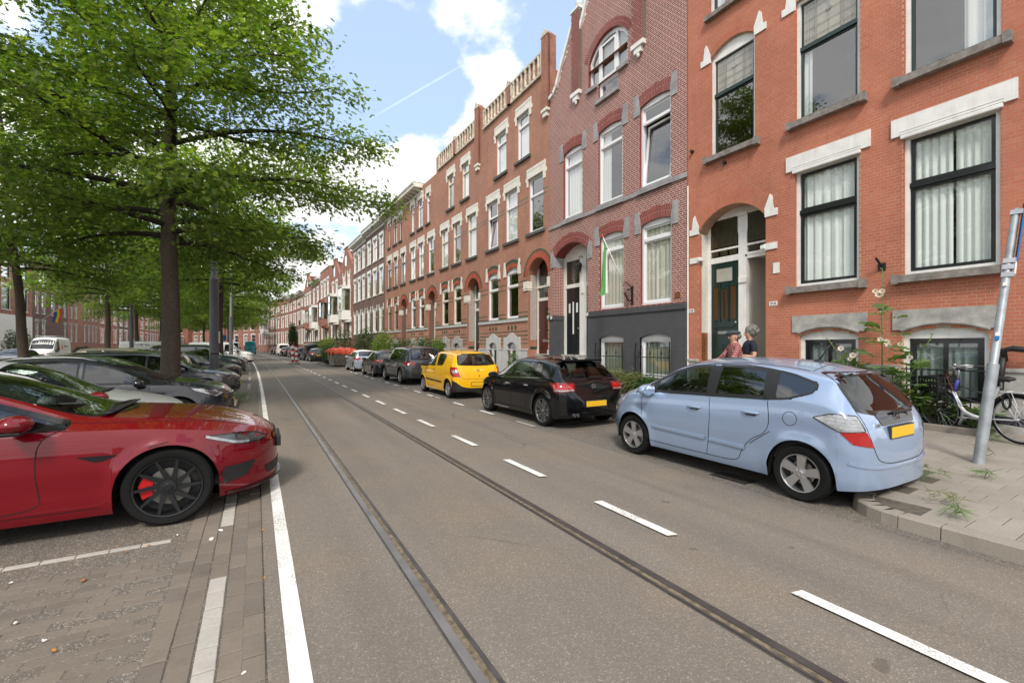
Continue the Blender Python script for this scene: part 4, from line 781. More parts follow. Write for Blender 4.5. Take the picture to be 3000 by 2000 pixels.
            if wd_ > .4: mb = MB(); tb(mb, yc*k-.22, yc*k+.22, 11.18, 11.3, .16); tb(mb, yc*k-.15, yc*k+.15, 10.98, 11.18, .12); mb.build('corbel', 'cream', root)
    else: cornice(root, cornice_from, W_+.0, 12.35, .62)
    return root
def cornice(root, y0, y1, z, out, n=None, m='cream'):
    mb = MB(); tb(mb, y0, y1, z, z+.16, .06); tb(mb, y0, y1, z+.33, z+.45, out); mb.prism([(-out, y0, z+.45), (-out-.10, y0, z+.62), (.1, y0, z+.62), (.1, y0, z+.45)], (0, y1-y0, 0)); o = mb.build('cornice', m, root)
    b = MB(); b.prism([(0, 0, 0), (0, 0, .24), (-out+.08, 0, .24), (-out+.08, 0, .17), (-out*.45, 0, .08), (-.08, 0, 0)], (0, .12, 0)); me = b.mesh('bracket', m); n = n or max(3, int((y1-y0)/.62))
    for i in range(n): link('bracket', me, o, (0, y0+(y1-y0)*(i+.4)/n, z+.09))
    mb = MB(); mb.box((-out-.06, y0, z+.62), (8, y1, z+.66)); mb.build('gutter', 'roof_dark', root)
terrace(15.18, 6.52, 'orange brick terrace house with green tile arch, beside the dark red gabled house', seed=0)
terrace(21.7, 6.3, 'orange brick terrace house with balustrade, second from the gabled house', seed=1, sash=('cream', 'cream'), third=((1.45, 2.45), (3.6, 4.6)))
terrace(28.0, 5.95, 'orange brick terrace house whose white cornice begins half way along', seed=2, third=((1.3, 2.0), (2.8, 3.9), (4.75, 5.5)), top='cornice', tiles=False, cornice_from=2.6)
terrace(33.95, 6.0, 'orange brick corniced house standing next to the brown brick pair', seed=3, sash=('cream', 'black_paint'), third=((1.4, 2.1), (2.8, 3.8), (4.8, 5.4)), top='cornice', tiles=False)
# ---------------------------------------------------------------- simpler houses further along
def simple_house(X, yr, W_, H_, label, rows, wallm, rz, trim='white', top='cornice', extra=None, frame='white', bays=(), sash='white', ground=None, name='row_house', lod=1, bricks=None):
    """rows: list of (z0, z1, [(y0,y1)...], arched)"""
    root = thing(name, label, 'house', (X, yr, 0), rz); holes = [(a*W_, b*W_, z0, z1, (.12 if ar else 0), .14) for z0, z1, ws, ar in rows for a, b in ws]
    wl = wall_panel(root, [(0, 0), (W_, 0), (W_, H_), (0, H_)], holes, wallm, side=wallm, mr=trim)
    if bricks: brick_obj('bricks', lay_bricks(0, W_, .6, H_, holes, course=.07, L=.23, joint=.013, cross=False), wl, bricks, kind='stuff')
    for h in holes:
        y0, y1, z0, z1, ri = h[:5]; x = .1; mb = MB(); ring_frame(mb, y0, y1, z0, z1, .08, x-.03, x+.05); mb.box((x-.03, y0+.08, z0+(z1-z0)*.62), (x+.04, y1-.08, z0+(z1-z0)*.62+.07))
        if ri: mb.prism([(x-.03, *p) for p in arc(y0, y1, z1, ri)], (.08, 0, 0))
        fr = mb.build('window', frame, root); p = MB(); p.add([(x+.03, y0+.08, z0+.08), (x+.03, y1-.08, z0+.08), (x+.03, y1-.08, z1-.08), (x+.03, y0+.08, z1-.08)], [(3, 2, 1, 0)]); p.build('pane', 'glass', fr)
        if random.random() < .6: q = MB(); q.grid(wavy(y0+.1, y1-.1, z0+.1, z1-.1, x+.2, per=.2)); q.build('curtain', random.choice(['curtain', 'curtain_net', 'curtain_beige']), fr, smooth=True)
        q = MB(); tb(q, y0-.08, y1+.08, z0-.1, z0, .07); q.build('sill', 'sill' if trim != 'white' else 'white', fr)
        if trim:
            q = MB()
            if ri == 0: tb(q, y0-.14, y1+.14, z1, z1+.28, .03)
            for a, b in ((y0-.14, y0), (y1, y1+.14)): tb(q, a, b, z1-.28, z1+(.3 if ri else 0), .028)
            q.build('lintel', trim, root)
    for q in bays: box_bay(root, *q)
    if ground: mb = MB(); tb(mb, 0, W_, 0, ground[1], .03); mb.build('plinth', ground[0], root)
    if top == 'cornice': cornice(root, 0, W_, H_-.3, .5, m=trim or 'white')
    elif top == 'parapet': mb = MB(); tb(mb, 0, W_, H_, H_+.15, .06, .3); mb.build('parapet', 'stone', root)
    elif top == 'gable':
        mb = MB(); c = W_/2; pts = [(0, H_), (W_, H_), (c+.9, H_+2.2), (c+.9, H_+2.7), (c-.9, H_+2.7), (c-.9, H_+2.2)]; mb.prism([(0, *p) for p in pts], (.3, 0, 0)); mb.build('gable', wallm, root); mb = MB(); tb(mb, c-1, c+1, H_+2.7, H_+2.85, .08, .35); mb.build('gable_cap', 'white', root); mb = MB(); mb.box((-.02, c-.45, H_+.4), (.02, c+.45, H_+1.7)); mb.build('attic_window', 'white', root); mb = MB(); mb.box((-.03, c-.37, H_+.48), (-.021, c+.37, H_+1.62)); mb.build('pane', 'glass_dark', root)
        mb = MB(); mb.prism([(.3, 0, H_), (.3, W_, H_), (.3, c, H_+2.4)], (8, 0, 0)); mb.build('roof', 'roof_tile', root)
    return root
def box_bay(root, y0, y1, z0, z1, d, m, bm='white'):
    """projecting bay: base panel, frame, panes, lead roof"""
    mb = MB(); b = link('bay_window', None, root); pts = [(0, y0), (-d, y0+d*.5), (-d, y1-d*.5), (0, y1)]; zb = z0+(z1-z0)*.28; zt_ = z1-.25
    mb.prism([(x, y, z0) for x, y in pts], (0, 0, zb-z0)); mb.prism([(x*.6, y0+(y-y0), z0-.25) for x, y in pts], (0, 0, .25)); mb.build('base_panel', bm, b); mb = MB(); mb.prism([(x, y, zt_) for x, y in pts], (0, 0, .25)); mb.prism([(x*1.12, y, z1) for x, y in pts], (0, 0, .12)); mb.build('head', bm, b)
    mb = MB()
    for x, y in pts: mb.box((x-.06, y-.06, zb), (x+.06, y+.06, zt_))
    mb.box((-d-.03, y0+d*.5, zb+(zt_-zb)*.66), (-d+.03, y1-d*.5, zb+(zt_-zb)*.66+.07)); mb.box((-d-.035, y0+d*.5, zb), (-d+.04, y1-d*.5, zb+.09)); mb.build('frame', m, b)
    mb = MB()
    for (xa, ya), (xb, yb) in zip(pts[:-1], pts[1:]): mb.add([(xa, ya, zb), (xb, yb, zb), (xb, yb, zt_), (xa, ya, zt_)], [(0, 1, 2, 3)])
    mb.build('pane', 'glass', b); mb = MB(); mb.grid(wavy(y0+d*.5, y1-d*.5, zb+.1, zt_-.1, -d+.3, per=.25)); mb.build('curtain', 'curtain_beige', b)
tri3 = [(.08, .27), (.40, .60), (.73, .92)]; R3 = lambda ar=False: [(2.9, 5.1, tri3, True), (6.35, 8.65, tri3, False), (9.55, 11.6, tri3, False)]
def right(yr, W_, H_, label, *a, **k): return simple_house(10.4+fs(yr), yr, W_, H_, label, *a, rz=heading(yr+W_/2, fs), **k)
right(39.95, 6.6, 12.6, 'brown brick house with white trim, next to the orange corniced house', R3(), 'mortar_dark', bricks='brick_brown'); right(46.55, 6.2, 12.4, 'brown brick house with white trim, next to the white bay windows', R3(), 'mortar_dark', bricks='brick_brown')
right(52.75, 7.6, 10.6, 'brick house with gable and large white box bay window', [(2.6, 4.6, [(.1, .24), (.4, .54), (.7, .86)], False), (8.6, 10.2, [(.2, .38), (.55, .75)], True)], 'brickwall', top='gable', bays=[(1.2, 4.2, 4.6, 8.4, .9, 'white')])
right(60.35, 7.2, 10.4, 'brick house with stepped gable and white bay with black sashes', [(2.6, 4.6, [(.1, .24), (.4, .54), (.7, .86)], False), (5.6, 7.9, [(.72, .88)], True), (8.4, 10.0, [(.2, .38), (.55, .75)], False)], 'brickwall', top='gable', bays=[(1.0, 3.8, 4.6, 8.2, .9, 'black_paint')])
right(67.55, 8.0, 12.8, 'tall dark red flat-topped house with brown bay window', [(2.6, 4.6, [(.1, .24), (.4, .54), (.7, .86)], False), (8.8, 11.2, tri3, False)], 'brickwall', top='parapet', bays=[(1.0, 3.8, 4.4, 8.0, .9, 'black_paint', 'brickwall')])
right(75.55, 8.5, 12.0, 'orange brown house with white bay window and white cornice', [(2.4, 4.6, [(.08, .2), (.3, .42), (.6, .72), (.82, .94)], False), (8.6, 10.8, [(.15, .35), (.6, .8)], False)], 'brickwall', bays=[(2.2, 5.2, 4.4, 8.0, .9, 'white')])
right(84.05, 9.0, 11.8, 'red brick gabled house with a black iron balcony', [(2.4, 4.6, [(.08, .2), (.3, .42), (.6, .72), (.82, .94)], False), (5.6, 8.0, tri3, False), (8.9, 10.8, tri3, False)], 'brickwall', top='gable', bays=[(1.2, 3.6, 4.6, 8.0, .9, 'white', 'brickwall')])
lab = ['red brick house with white ground floor surrounds, beside the ivy column', 'orange brick house half hidden by an ivy column', 'grey brown brick house before the scaffolding', 'brick house carrying scaffolding at the corner', 'pale corner house with white bay windows at the far bend', 'long red brick house at the bend after the white bays', 'red brick house second from last at the road bend', 'last low red brick house in sight at the road bend']
y = 93.05
for i, L_ in enumerate(lab):
    W_ = [9, 9, 8, 9, 9, 22, 20, 30][i]
    right(y, W_, [11.8, 12, 12.5, 12.5, 12.5, 11, 11, 10.5][i], L_, [(2.0, 4.6, [(.08, .2), (.3, .42), (.6, .72), (.82, .94)], False), (5.8, 8.2, [(.1, .22), (.3, .42), (.6, .72), (.8, .92)], False), (9.2, 10.6, [(.1, .22), (.3, .42), (.6, .72), (.8, .92)], False)], 'brickwall', top='cornice' if i != 3 else 'parapet', bays=([(1, 4.5, 4.8, 8.4, 1, 'white'), (1, 4.5, 8.6, 11.8, 1, 'white')] if i == 4 else [])); y += W_
# left-hand side of the boulevard
def left(yf, W_, H_, label, *a, **k): return simple_house(-26, yf, W_, H_, label, *a, rz=pi, **k)
two = [(.14, .36), (.62, .84)]
left(64, 8, 13, 'red brick house at the far left edge, mostly behind leaves', [(2.4, 4.8, two, True), (6, 8.6, two, True), (9.6, 12, two, False)], 'brickwall', frame='white')
left(74, 10, 13, 'red brick house with white arched window heads at the left edge', [(2.4, 4.8, two, True), (6, 8.6, two, True), (9.6, 12, two, False)], 'brickwall', frame='white')
left(84, 10, 13, 'red brick house with white plastered ground floor behind the leaning tree', [(2.2, 5.0, [(.62, .84)], True), (6, 8.8, two, False), (9.8, 12, two, False)], 'brickwall', frame='black_paint', ground=('white', 5.4))
hb = left(97, 13, 13.5, 'brown brick house carrying the rainbow flag', [(2.2, 5.0, [(.05, .12), (.66, .75), (.84, .93)], False), (6, 8.8, [(.05, .13), (.2, .28), (.4, .5), (.66, .76), (.84, .92)], False), (9.8, 12, two, False)], 'brickwall_brown', trim='stone')
left(113, 16, 12, 'long red brick house with rows of tall windows and an ivy column', [(2.2, 5.0, [(.05, .11), (.17, .23), (.31, .37), (.45, .51), (.72, .78), (.86, .92)], False), (6, 8.8, [(.05, .11), (.17, .23), (.31, .37), (.45, .51), (.72, .78), (.86, .92)], False), (9.6, 11.2, [(.05, .11), (.17, .23), (.31, .37), (.45, .51), (.72, .78), (.86, .92)], False)], 'brickwall', trim='stone')
left(127, 14, 12.5, 'brick house with white balcony beyond the ivy', [(2.2, 5.0, tri3, True), (6, 8.8, tri3, False), (9.6, 11.6, tri3, False)], 'brickwall')
left(141, 14, 12.5, 'brown brick house beyond the white balcony', [(2.2, 5.0, tri3, False), (6, 8.8, tri3, False), (9.6, 11.6, tri3, False)], 'brickwall_brown')
left(160, 19, 12, 'red brick house next beyond the distant brown house on the left', [(2.2, 5.0, tri3, False), (6, 8.8, tri3, False), (9.6, 11.6, tri3, False)], 'brickwall')
left(240, 40, 12, 'most distant brick row on the left-hand side', [(2.2, 5.0, [(i/12+.02, i/12+.055) for i in range(12)], False), (6, 8.8, [(i/12+.02, i/12+.055) for i in range(12)], False)], 'brickwall'); left(200, 40, 12, 'second most distant brick row on the left-hand side', [(2.2, 5.0, [(i/12+.02, i/12+.055) for i in range(12)], False), (6, 8.8, [(i/12+.02, i/12+.055) for i in range(12)], False)], 'brickwall')
# ---------------------------------------------------------------- cars: lofted bodies, projected glass, lights and panel gaps
mat('tyre', (.009, .009, .009), .85, bump=.2, bs=120, spec=.2); mat('rim_silver', (.50, .50, .51), .32, .85); mat('rim_dark', (.022, .023, .025), .4, .5); mat('rim_two', (.33, .33, .34), .28, .9); mat('disc', (.22, .21, .20), .45, .8); mat('trim_black', (.012, .012, .013), .5); mat('trim_gloss', (.008, .008, .009), .08); mat('gap', (.003, .003, .003), .8); mat('cabin', (.022, .022, .024), .8, var=.2); mat('cabin_light', (.10, .10, .095), .8); mat('chrome', (.75, .75, .76), .12, 1.)
mat('lamp_red', (.36, .006, .006), .08, coat=1.); mat('lamp_red_dark', (.12, .004, .004), .08, coat=1.); mat('lamp_clear', (.36, .37, .38), .10, .35, coat=1., var=.25, vs=30, obj=True); mat('lamp_smoke', (.055, .06, .065), .08, .2, coat=1., var=.5, vs=14, obj=True); mat('plate_yellow', (.78, .46, .015), .4); mat('plate_bezel', (.02, .03, .05), .4); mat('caliper', (.45, .006, .008), .3)
mat_glass('car_glass', (.40, .46, .44), 1.5, .04); mat_glass('car_glass_dark', (.10, .12, .12), 2.0, .04); mat_glass('car_glass_rear', (.30, .34, .34), .85, .03); mat('glass_opaque', (.006, .008, .009), .02, spec=.9)
def paint(name, col, metal=0., rough=.28, spec=.35):
    if name in MT: return name
    m = mat(name, col, rough, metal, coat=1., spec=spec, var=.04, vs=1.5, obj=True); return name
class Car:
    def __init__(s, name, label, L, W, wb, fo, r, prof, belt, loc, rz, body, rf=.72, Lf=.85, nf=2.6, Lr=.32, nr=3.2, zl=.19, lod=2, group=None, wl=None, tw=.2, rim='multi', rimm='rim_silver', hoodE=.82, see=True, cladding=None, arch=.055, track=0., clad_m='trim_black', cat='car', flare=.018, roofdrop=.085, zlr=None):
        s.root = thing(name, label, cat, loc, rz, group); s.L, s.W, s.wb, s.fo, s.r = L, W, wb, fo, r; s.xn = wb/2+fo; s.lod = lod; s.body = body; s.see = see and lod >= 2
        s.zt = pchip(*zip(*prof)); s.zb0 = pchip(*zip(*belt)); s.rf = rf; s.Lf, s.nf, s.Lr, s.nr = Lf, nf, Lr, nr; s.zl = zl; s.hoodE = hoodE; s.Ra = r+arch; s.yf = pchip([0, .10, .20, .34, .46, .54, .66, .80, .9, 1.], [.945, .975, .984, .980, .994, 1., .992, .989, .978, .950]); s.flare = flare; s.rd = roofdrop
        s.holes = []; s.wheels_d = (fo, fo+wb); s.parts = []
        self_loft = s.loft(); s.V, s.F, s.C = self_loft
        s.bvh = BVHTree.FromPolygons([Vector(v) for v in s.V], s.F); s.clad = cladding; s.rimstyle = (rim, rimm, tw, track); s.clad_m = clad_m
    def wid(s, d):
        w_ = np.full_like(d, s.W/2); t = np.clip((s.Lf-d)/s.Lf, 0, 1); w_ = w_*np.maximum(0, 1-t**s.nf)**(1/s.nf); t = np.clip((d-(s.L-s.Lr))/s.Lr, 0, 1); return w_*np.maximum(0, 1-t**s.nr)**(1/s.nr)
    def sec(s, d):
        """half section as arrays y,z (bottom to top) at distance d behind the nose"""
        zt_ = float(s.zt(d)); zb = min(float(s.zb0(d)), zt_-.015); w_ = float(s.wid(np.array([d]))[0]); zl0 = s.zl+.04*max(0, 1-d/.25)**2+.05*max(0, 1-(s.L-d)/.4); zl = zl0
        for q in s.wheels_d:
            if abs(d-q) < s.Ra: zl = max(zl, s.r+sqrt(s.Ra**2-(d-q)**2))
        zl = min(zl, zb-.03); ys, zs = [], []
        for q in (0, .06, .16, .28, .40, .5, .58, .70, .84, .94, 1.):
            z = zl+(zb-zl)*q; y = w_*float(s.yf(min(1, max(0, (z-zl0)/max(.05, zb-zl0)))))
            for qd in s.wheels_d:
                dd = sqrt((d-qd)**2+(z-s.r)**2); y += s.flare*math.exp(-((dd-s.Ra)/.055)**2)*(1 if z > s.r*.6 else .5)*min(1, w_/(s.W*.4))
            ys.append(y); zs.append(z)
        g = min(1, max(0, (zt_-zb-.10)/.32)); g = g*g*(3-2*g); ws = ys[-1]; we = ws*(s.hoodE*(1-g))+g*min(ws*.97, s.rf*s.W/2*min(1, (w_/(s.W/2))**.5)); ze = (zb+.80*(zt_-zb))*(1-g)+g*(zt_-s.rd)
        if ze < zb: ze = zb+.6*(zt_-zb)
        for q in (.06, .2, .35, .5, .65, .8, .9): ys.append(ws+(we-ws)*q+.018*sin(pi*q)*g); zs.append(zb+(ze-zb)*q)
        p0 = (ys[-1], zs[-1]); ce = .10
        def crown(y): return ze+(zt_-ze)*(1-(y/max(we, 1e-4))**2)
        p2 = (we*(1-.16), crown(we*(1-.16)))
        for t in (.33, .66, 1.): ys.append((1-t)**2*p0[0]+2*t*(1-t)*we+t*t*p2[0]); zs.append((1-t)**2*p0[1]+2*t*(1-t)*(ze+.4*(crown(we*.9)-ze))+t*t*p2[1])
        for q in (.6, .36, .17, 0.): ys.append(we*q); zs.append(crown(we*q))
        return ys, zs, we, ze
    def loft(s):
        st = {2: .032, 1: .06, 0: .11}[s.lod]; ds = set(np.round(np.arange(.0, s.L, st), 4)) | {0.0006, .004, .012, .025, .045, s.L-.0006, s.L-.004, s.L-.012, s.L-.03, s.L-.05}
        for q in s.wheels_d:
            ds |= {q-s.Ra+1e-3, q+s.Ra-1e-3, q-s.Ra-1e-3, q+s.Ra+1e-3} | set(q+(s.Ra-.001)*cos(a) for a in np.linspace(0, pi, {2: 19, 1: 13, 0: 9}[s.lod]))
        ds = sorted(d for d in ds if 0 < d < s.L); V, F = [], []; m = None
        for d in ds:
            ys, zs, _, _ = s.sec(d); row = [(s.xn-d, y, z) for y, z in zip(ys, zs)]; row = row+[(x, -y, z) for x, y, z in reversed(row[:-1])]; m = len(row); V += row
        n = len(ds); F = [(i*m+k, (i+1)*m+k, (i+1)*m+k+1, i*m+k+1) for i in range(n-1) for k in range(m-1)]; s.row = [min(k, m-2-k) for i in range(n-1) for k in range(m-1)]
        for i in (0, n-1): F += [(i*m+k, i*m+k+1, i*m+m-2-k, i*m+m-1-k) for k in range(m//2)]; s.row += list(range(m//2))
        C = np.array([np.mean([V[j] for j in f], 0) for f in F]); return V, F, C
    def X(s, d): return s.xn-d
    # ---- projection
    def frame(s, phi):
        if phi == 'T': return Vector((0, 0, 1)), Vector((1, 0, 0)), Vector((0, 1, 0))
        a = radians(phi); return Vector((cos(a), sin(a), 0)), Vector((-sin(a), cos(a), 0)), Vector((0, 0, 1))
    def to2(s, pts, phi):
        D, H, Z = s.frame(phi); return [(H.dot(p), Z.dot(p)) for p in (Vector((s.X(d), y, z)) for d, y, z in pts)]
    def cast(s, q, phi, off):
        D, H, Z = s.frame(phi); o = H*q[0]+Z*q[1]+D*6; hit, n, i, _ = s.bvh.ray_cast(o, -D)
        if hit is None:
            for sh in (.01, -.01, .03, -.03, .06, -.06):
                for ax in (Z, H):
                    hit, n, i, _ = s.bvh.ray_cast(o+ax*sh, -D)
                    if hit is not None: hit = hit-ax*sh; break
                if hit is not None: break
        if hit is None: hit, n, i, _ = s.bvh.find_nearest(H*q[0]+Z*q[1]+D*1.0)
        if n.dot(D) < 0: n = -n
        return hit+n*off
    @staticmethod
    def rnd(P, r):
        if r <= 0: return P
        out = []; n = len(P)
        for i in range(n):
            a, b, c = Vector(P[i-1]), Vector(P[i]), Vector(P[(i+1) % n]); e1 = (a-b); e2 = (c-b); k = min(r, e1.length*.45, e2.length*.45); p0 = b+e1.normalized()*k; p2 = b+e2.normalized()*k
            for t in (0, .33, .67, 1): out.append(tuple(p0*(1-t)**2+b*2*t*(1-t)+p2*t*t))
        return out
    @staticmethod
    def dense(P, st, closed=True):
        out = []; n = len(P)
        for i in range(n if closed else n-1):
            a, b = Vector(P[i]), Vector(P[(i+1) % n]); k = max(1, int((b-a).length/st)); out += [tuple(a.lerp(b, j/k)) for j in range(k)]
        if not closed: out.append(tuple(P[-1]))
        return out
    @staticmethod
    def inset(P, w_):
        n = len(P); ar = sum(P[i][0]*P[(i+1) % n][1]-P[(i+1) % n][0]*P[i][1] for i in range(n)); sg = 1 if ar > 0 else -1; out = []
        for i in range(n):
            a, b, c = Vector(P[i-1]), Vector(P[i]), Vector(P[(i+1) % n]); t = ((b-a).normalized()+(c-b).normalized())
            t = t.normalized() if t.length > 1e-6 else (c-b).normalized(); out.append(tuple(b+Vector((-t.y, t.x))*sg*w_))
        return out
    @staticmethod
    def inside(P, q):
        c = False; n = len(P); x, y = q
        for i in range(n):
            (x1, y1), (x2, y2) = P[i], P[i-1]
            if (y1 > y) != (y2 > y) and x < (x2-x1)*(y-y1)/(y2-y1)+x1: c = not c
        return c
    def fill(s, P, phi, off, gs=.07):
        P = s.dense(P, gs*.8); n = len(P); xs = [p[0] for p in P]; ys = [p[1] for p in P]; pts = [Vector(p) for p in P]
        for a in np.arange(min(xs)+gs/2, max(xs), gs):
            for b in np.arange(min(ys)+gs/2, max(ys), gs):
                if s.inside(P, (a, b)) and min((p-Vector((a, b))).length for p in pts[:n]) > gs*.35: pts.append(Vector((a, b)))
        vs, es, fs_, *_ = geometry.delaunay_2d_cdt(pts, [(i, (i+1) % n) for i in range(n)], [], 1, 1e-6)
        D, H, Z = s.frame(phi); V = [s.cast(v, phi, off) for v in vs]; out = []
        for f in fs_:
            nn = (V[f[1]]-V[f[0]]).cross(V[f[2]]-V[f[0]]); out.append(tuple(f) if nn.dot(D) > 0 else tuple(reversed(f)))
        return V, out
    def panel(s, name, pts, phi, m, off=.004, r=.02, parent=None, mirror=False, gs=.07, border=None, bw=.012):
        """flush panel whose outline is given by rough 3D points, projected on the body"""
        res = []
        for sg in ((1, -1) if mirror else (1,)):
            pp = [(d, y*sg, z) for d, y, z in pts]; ph = phi if (phi == 'T' or sg == 1) else -phi; P = s.rnd(s.to2(pp, ph), r); mb = MB(); V, F = s.fill(P, ph, off, gs); mb.add(V, F); par = parent or s.root
            o = mb.build(name, m, par, smooth=True); res.append(o)
            if border: s.ring(border[0], P, ph, bw, border[1], off+.002, o)
        return res[0] if len(res) == 1 else res
    def ring(s, name, P, phi, w_, m, off, parent, outw=0.):
        P = s.dense(P, .045); Q = s.inset(P, w_); n = len(P); D = s.frame(phi)[0]; mb = MB(); V = [s.cast(p, phi, off) for p in P]+[s.cast(p, phi, off) for p in Q]; F = [(i, (i+1) % n, n+(i+1) % n, n+i) for i in range(n)]; i = 0
        if (V[1]-V[0]).cross(V[n]-V[0]).dot(D) < 0: F = [f[::-1] for f in F]
        mb.add(V, F); return mb.build(name, m, parent, smooth=True)
    def glass(s, name, P3, phi, m='car_glass', bw=.04, bm='trim_gloss', r=.05, mirror=False, hole=True):
        out = []
        for sg in ((1, -1) if mirror else (1,)):
            ph = phi if (phi == 'T' or sg == 1) else -phi; P = s.rnd(s.to2([(d, y*sg, z) for d, y, z in P3], ph), r); Q = s.inset(s.dense(P, .045), bw*.8)
            if s.see and hole: s.holes.append((ph, s.inset(s.dense(P, .045), bw*.5)))
            mb = MB(); V, F = s.fill(Q, ph, .002, .09 if s.lod > 1 else .16); mb.add(V, F); o = mb.build(name, m if s.see else 'glass_opaque', s.root, smooth=True); s.ring('seal', P, ph, bw, bm, .004, o); out.append(o)
        return out
    def line(s, name, pts, phi, w_=.007, m='gap', off=.0025, mirror=True, parent=None, smooth=2, thick=0.):
        for sg in ((1, -1) if mirror else (1,)):
            ph = phi if (phi == 'T' or sg == 1) else -phi; P = s.to2([(d, y*sg, z) for d, y, z in pts], ph)
            for _ in range(smooth):
                if len(P) > 2: P = [P[0]]+[tuple(Vector(P[i]).lerp(Vector(P[i+1]), t)) for i in range(len(P)-1) for t in (.25, .75)]+[P[-1]]
            P = s.dense(P, .06, False); D = s.frame(ph)[0]; A_, B_ = [], []
            for i, p in enumerate(P):
                t = (Vector(P[min(i+1, len(P)-1)])-Vector(P[max(i-1, 0)])).normalized(); n = Vector((-t.y, t.x))*w_/2; A_.append(tuple(Vector(p)+n)); B_.append(tuple(Vector(p)-n))
            mb = MB(); n = len(P); V = [s.cast(p, ph, off+thick) for p in A_]+[s.cast(p, ph, off+thick) for p in B_]; F = [(i, i+1, n+i+1, n+i) for i in range(n-1)]
            if (V[1]-V[0]).cross(V[n]-V[0]).dot(D) < 0: F = [f[::-1] for f in F]
            mb.add(V, F)
            if thick: V2 = [s.cast(p, ph, off-.01) for p in A_]+[s.cast(p, ph, off-.01) for p in B_]; mb.add(V[:n]+V2[:n], [(i, i+1, n+i+1, n+i) for i in range(n-1)]); mb.add(V[n:]+V2[n:], [(i, i+1, n+i+1, n+i) for i in range(n-1)])
            mb.build(name, m, parent or s.root, smooth=False)
    def at(s, d, y, z, phi, off=0.): return s.cast(s.to2([(d, y, z)], phi)[0], phi, off)
    # ---- automatic glass house
    def dlo(s, dA, dCb, dCt, pillars=(), lift=.03, drop=.03, m='car_glass', bm='trim_gloss', gap=.05, bw=.035, front_cut=0.):
        """side windows from A-pillar foot dA to C-pillar (foot dCb, head dCt), split at the pillars"""
        def topz(d): _, _, we, ze = s.sec(d); return ze-drop
        def botz(d): return min(float(s.zb0(d)), float(s.zt(d))-.02)+lift
        edges = [dA]+list(pillars)+[None]
        for i in range(len(edges)-1):
            a = edges[i]+(gap/2 if i else 0); b = (edges[i+1]-gap/2) if edges[i+1] is not None else None; de = b if b is not None else dCt
            top = [(d, topz(d)) for d in np.linspace(a, de, 9) if topz(d) > botz(d)+.05]
            if b is None: bot = [(dCb, botz(dCb))]+[(d, botz(d)) for d in np.linspace(dCb, max(a, top[0][0]-.03 if not i else a), 6)[1:]]
            else: bot = [(d, botz(d)) for d in np.linspace(b, max(a, top[0][0]-.06) if not i else a, 6)]
            s.glass('side_window', [(d, s.W, z) for d, z in top+bot], 90, m, bw, bm, .03, mirror=True)
    def windshield(s, dc, dr, m='car_glass', ins=.05, name='windscreen', bm='trim_gloss', bow=.10):
        L_ = [(d, s.sec(d)[2]-ins) for d in np.linspace(dc, dr, 7)]
        s.glass(name, [(d, y, 0) for d, y in L_]+[(dr+.02, 0, 0)]+[(d, -y, 0) for d, y in reversed(L_)]+[(dc-bow*.75, -L_[0][1]*.55, 0), (dc-bow, 0, 0), (dc-bow*.75, L_[0][1]*.55, 0)], 'T', m, .045, bm, .04)
    def backlight(s, d0, d1, m='car_glass', ins=.07, zlow=None, r=.06):
        L_ = [(s.sec(d)[2]-ins, float(s.zt(d))-.02) for d in np.linspace(d0, d1, 6)]; L_ = [(y, z) for y, z in L_ if zlow is None or z >= zlow]
        if zlow is not None: L_.append((L_[-1][0]+.01, zlow))
        s.glass('rear_window', [(0, y, z) for y, z in L_]+[(0, -y, z) for y, z in reversed(L_)], 180, m, .05, 'trim_gloss', r)
    def mirror(s, d, z, m=None, size=(.10, .13, .075)):
        for sg in (1, -1):
            p = s.at(d, sg*s.W, z, 90*sg); mb = MB(); c = (p.x-.02, p.y+sg*(size[1]*.85), p.z+.035); mb.ell(c, size, 14); mb.box((p.x-.03, min(p.y-sg*.05, p.y+sg*.08), p.z-.02), (p.x+.05, max(p.y-sg*.05, p.y+sg*.08), p.z+.015), mi=1)
            V = [list(v) for v in mb.v]
            for v in V[:len(V)-8]:   # flatten the rear face to hold the mirror glass
                if v[0] < c[0]-size[0]*.45: v[0] = c[0]-size[0]*.45
            mb.v = [tuple(v) for v in V]; mb.build('wing_mirror', [m or s.body, 'trim_black'], s.root, smooth=40)
    def handle(s, d, z, w_=.19, m=None, h_=.032):
        for sg in (1, -1):
            p = s.at(d, sg*s.W, z, 90*sg); mb = MB(); mb.ell((p.x, p.y+sg*.012, p.z), (w_/2, .022, h_/2), 12); mb.build('door_handle', m or s.body, s.root, smooth=True)
            mb = MB(); q = s.at(d, sg*s.W, z, 90*sg, .0015); mb.box((q.x-w_*.28, q.y-.002, q.z-h_*.9), (q.x+w_*.28, q.y+sg*.002, q.z-h_*.1)); mb.build('handle_recess', 'gap', s.root)
    def plate(s, z, front=False, w_=.52, h_=.11, y=0., m='plate_yellow', tilt=0., bezel='plate_bezel'):
        ph = 0 if front else 180; d = 0 if front else s.L; p = s.at(d, y, z, ph, .0); p2 = s.at(d, y, z-h_/2, ph); p3 = s.at(d, y, z+h_/2, ph); sg = 1 if front else -1
        xm = max(abs(p2.x), abs(p3.x), abs(p.x))*sg+sg*.012; mb = MB(); mb.box((xm-sg*.03, y-w_/2-.012, z-h_/2-.012), (xm, y+w_/2+.012, z+h_/2+.012)); o = mb.build('plate_holder', bezel, s.root); mb = MB(); mb.box((xm, y-w_/2, z-h_/2), (xm+sg*.004, y+w_/2, z+h_/2)); mb.build('number_plate', m, o)
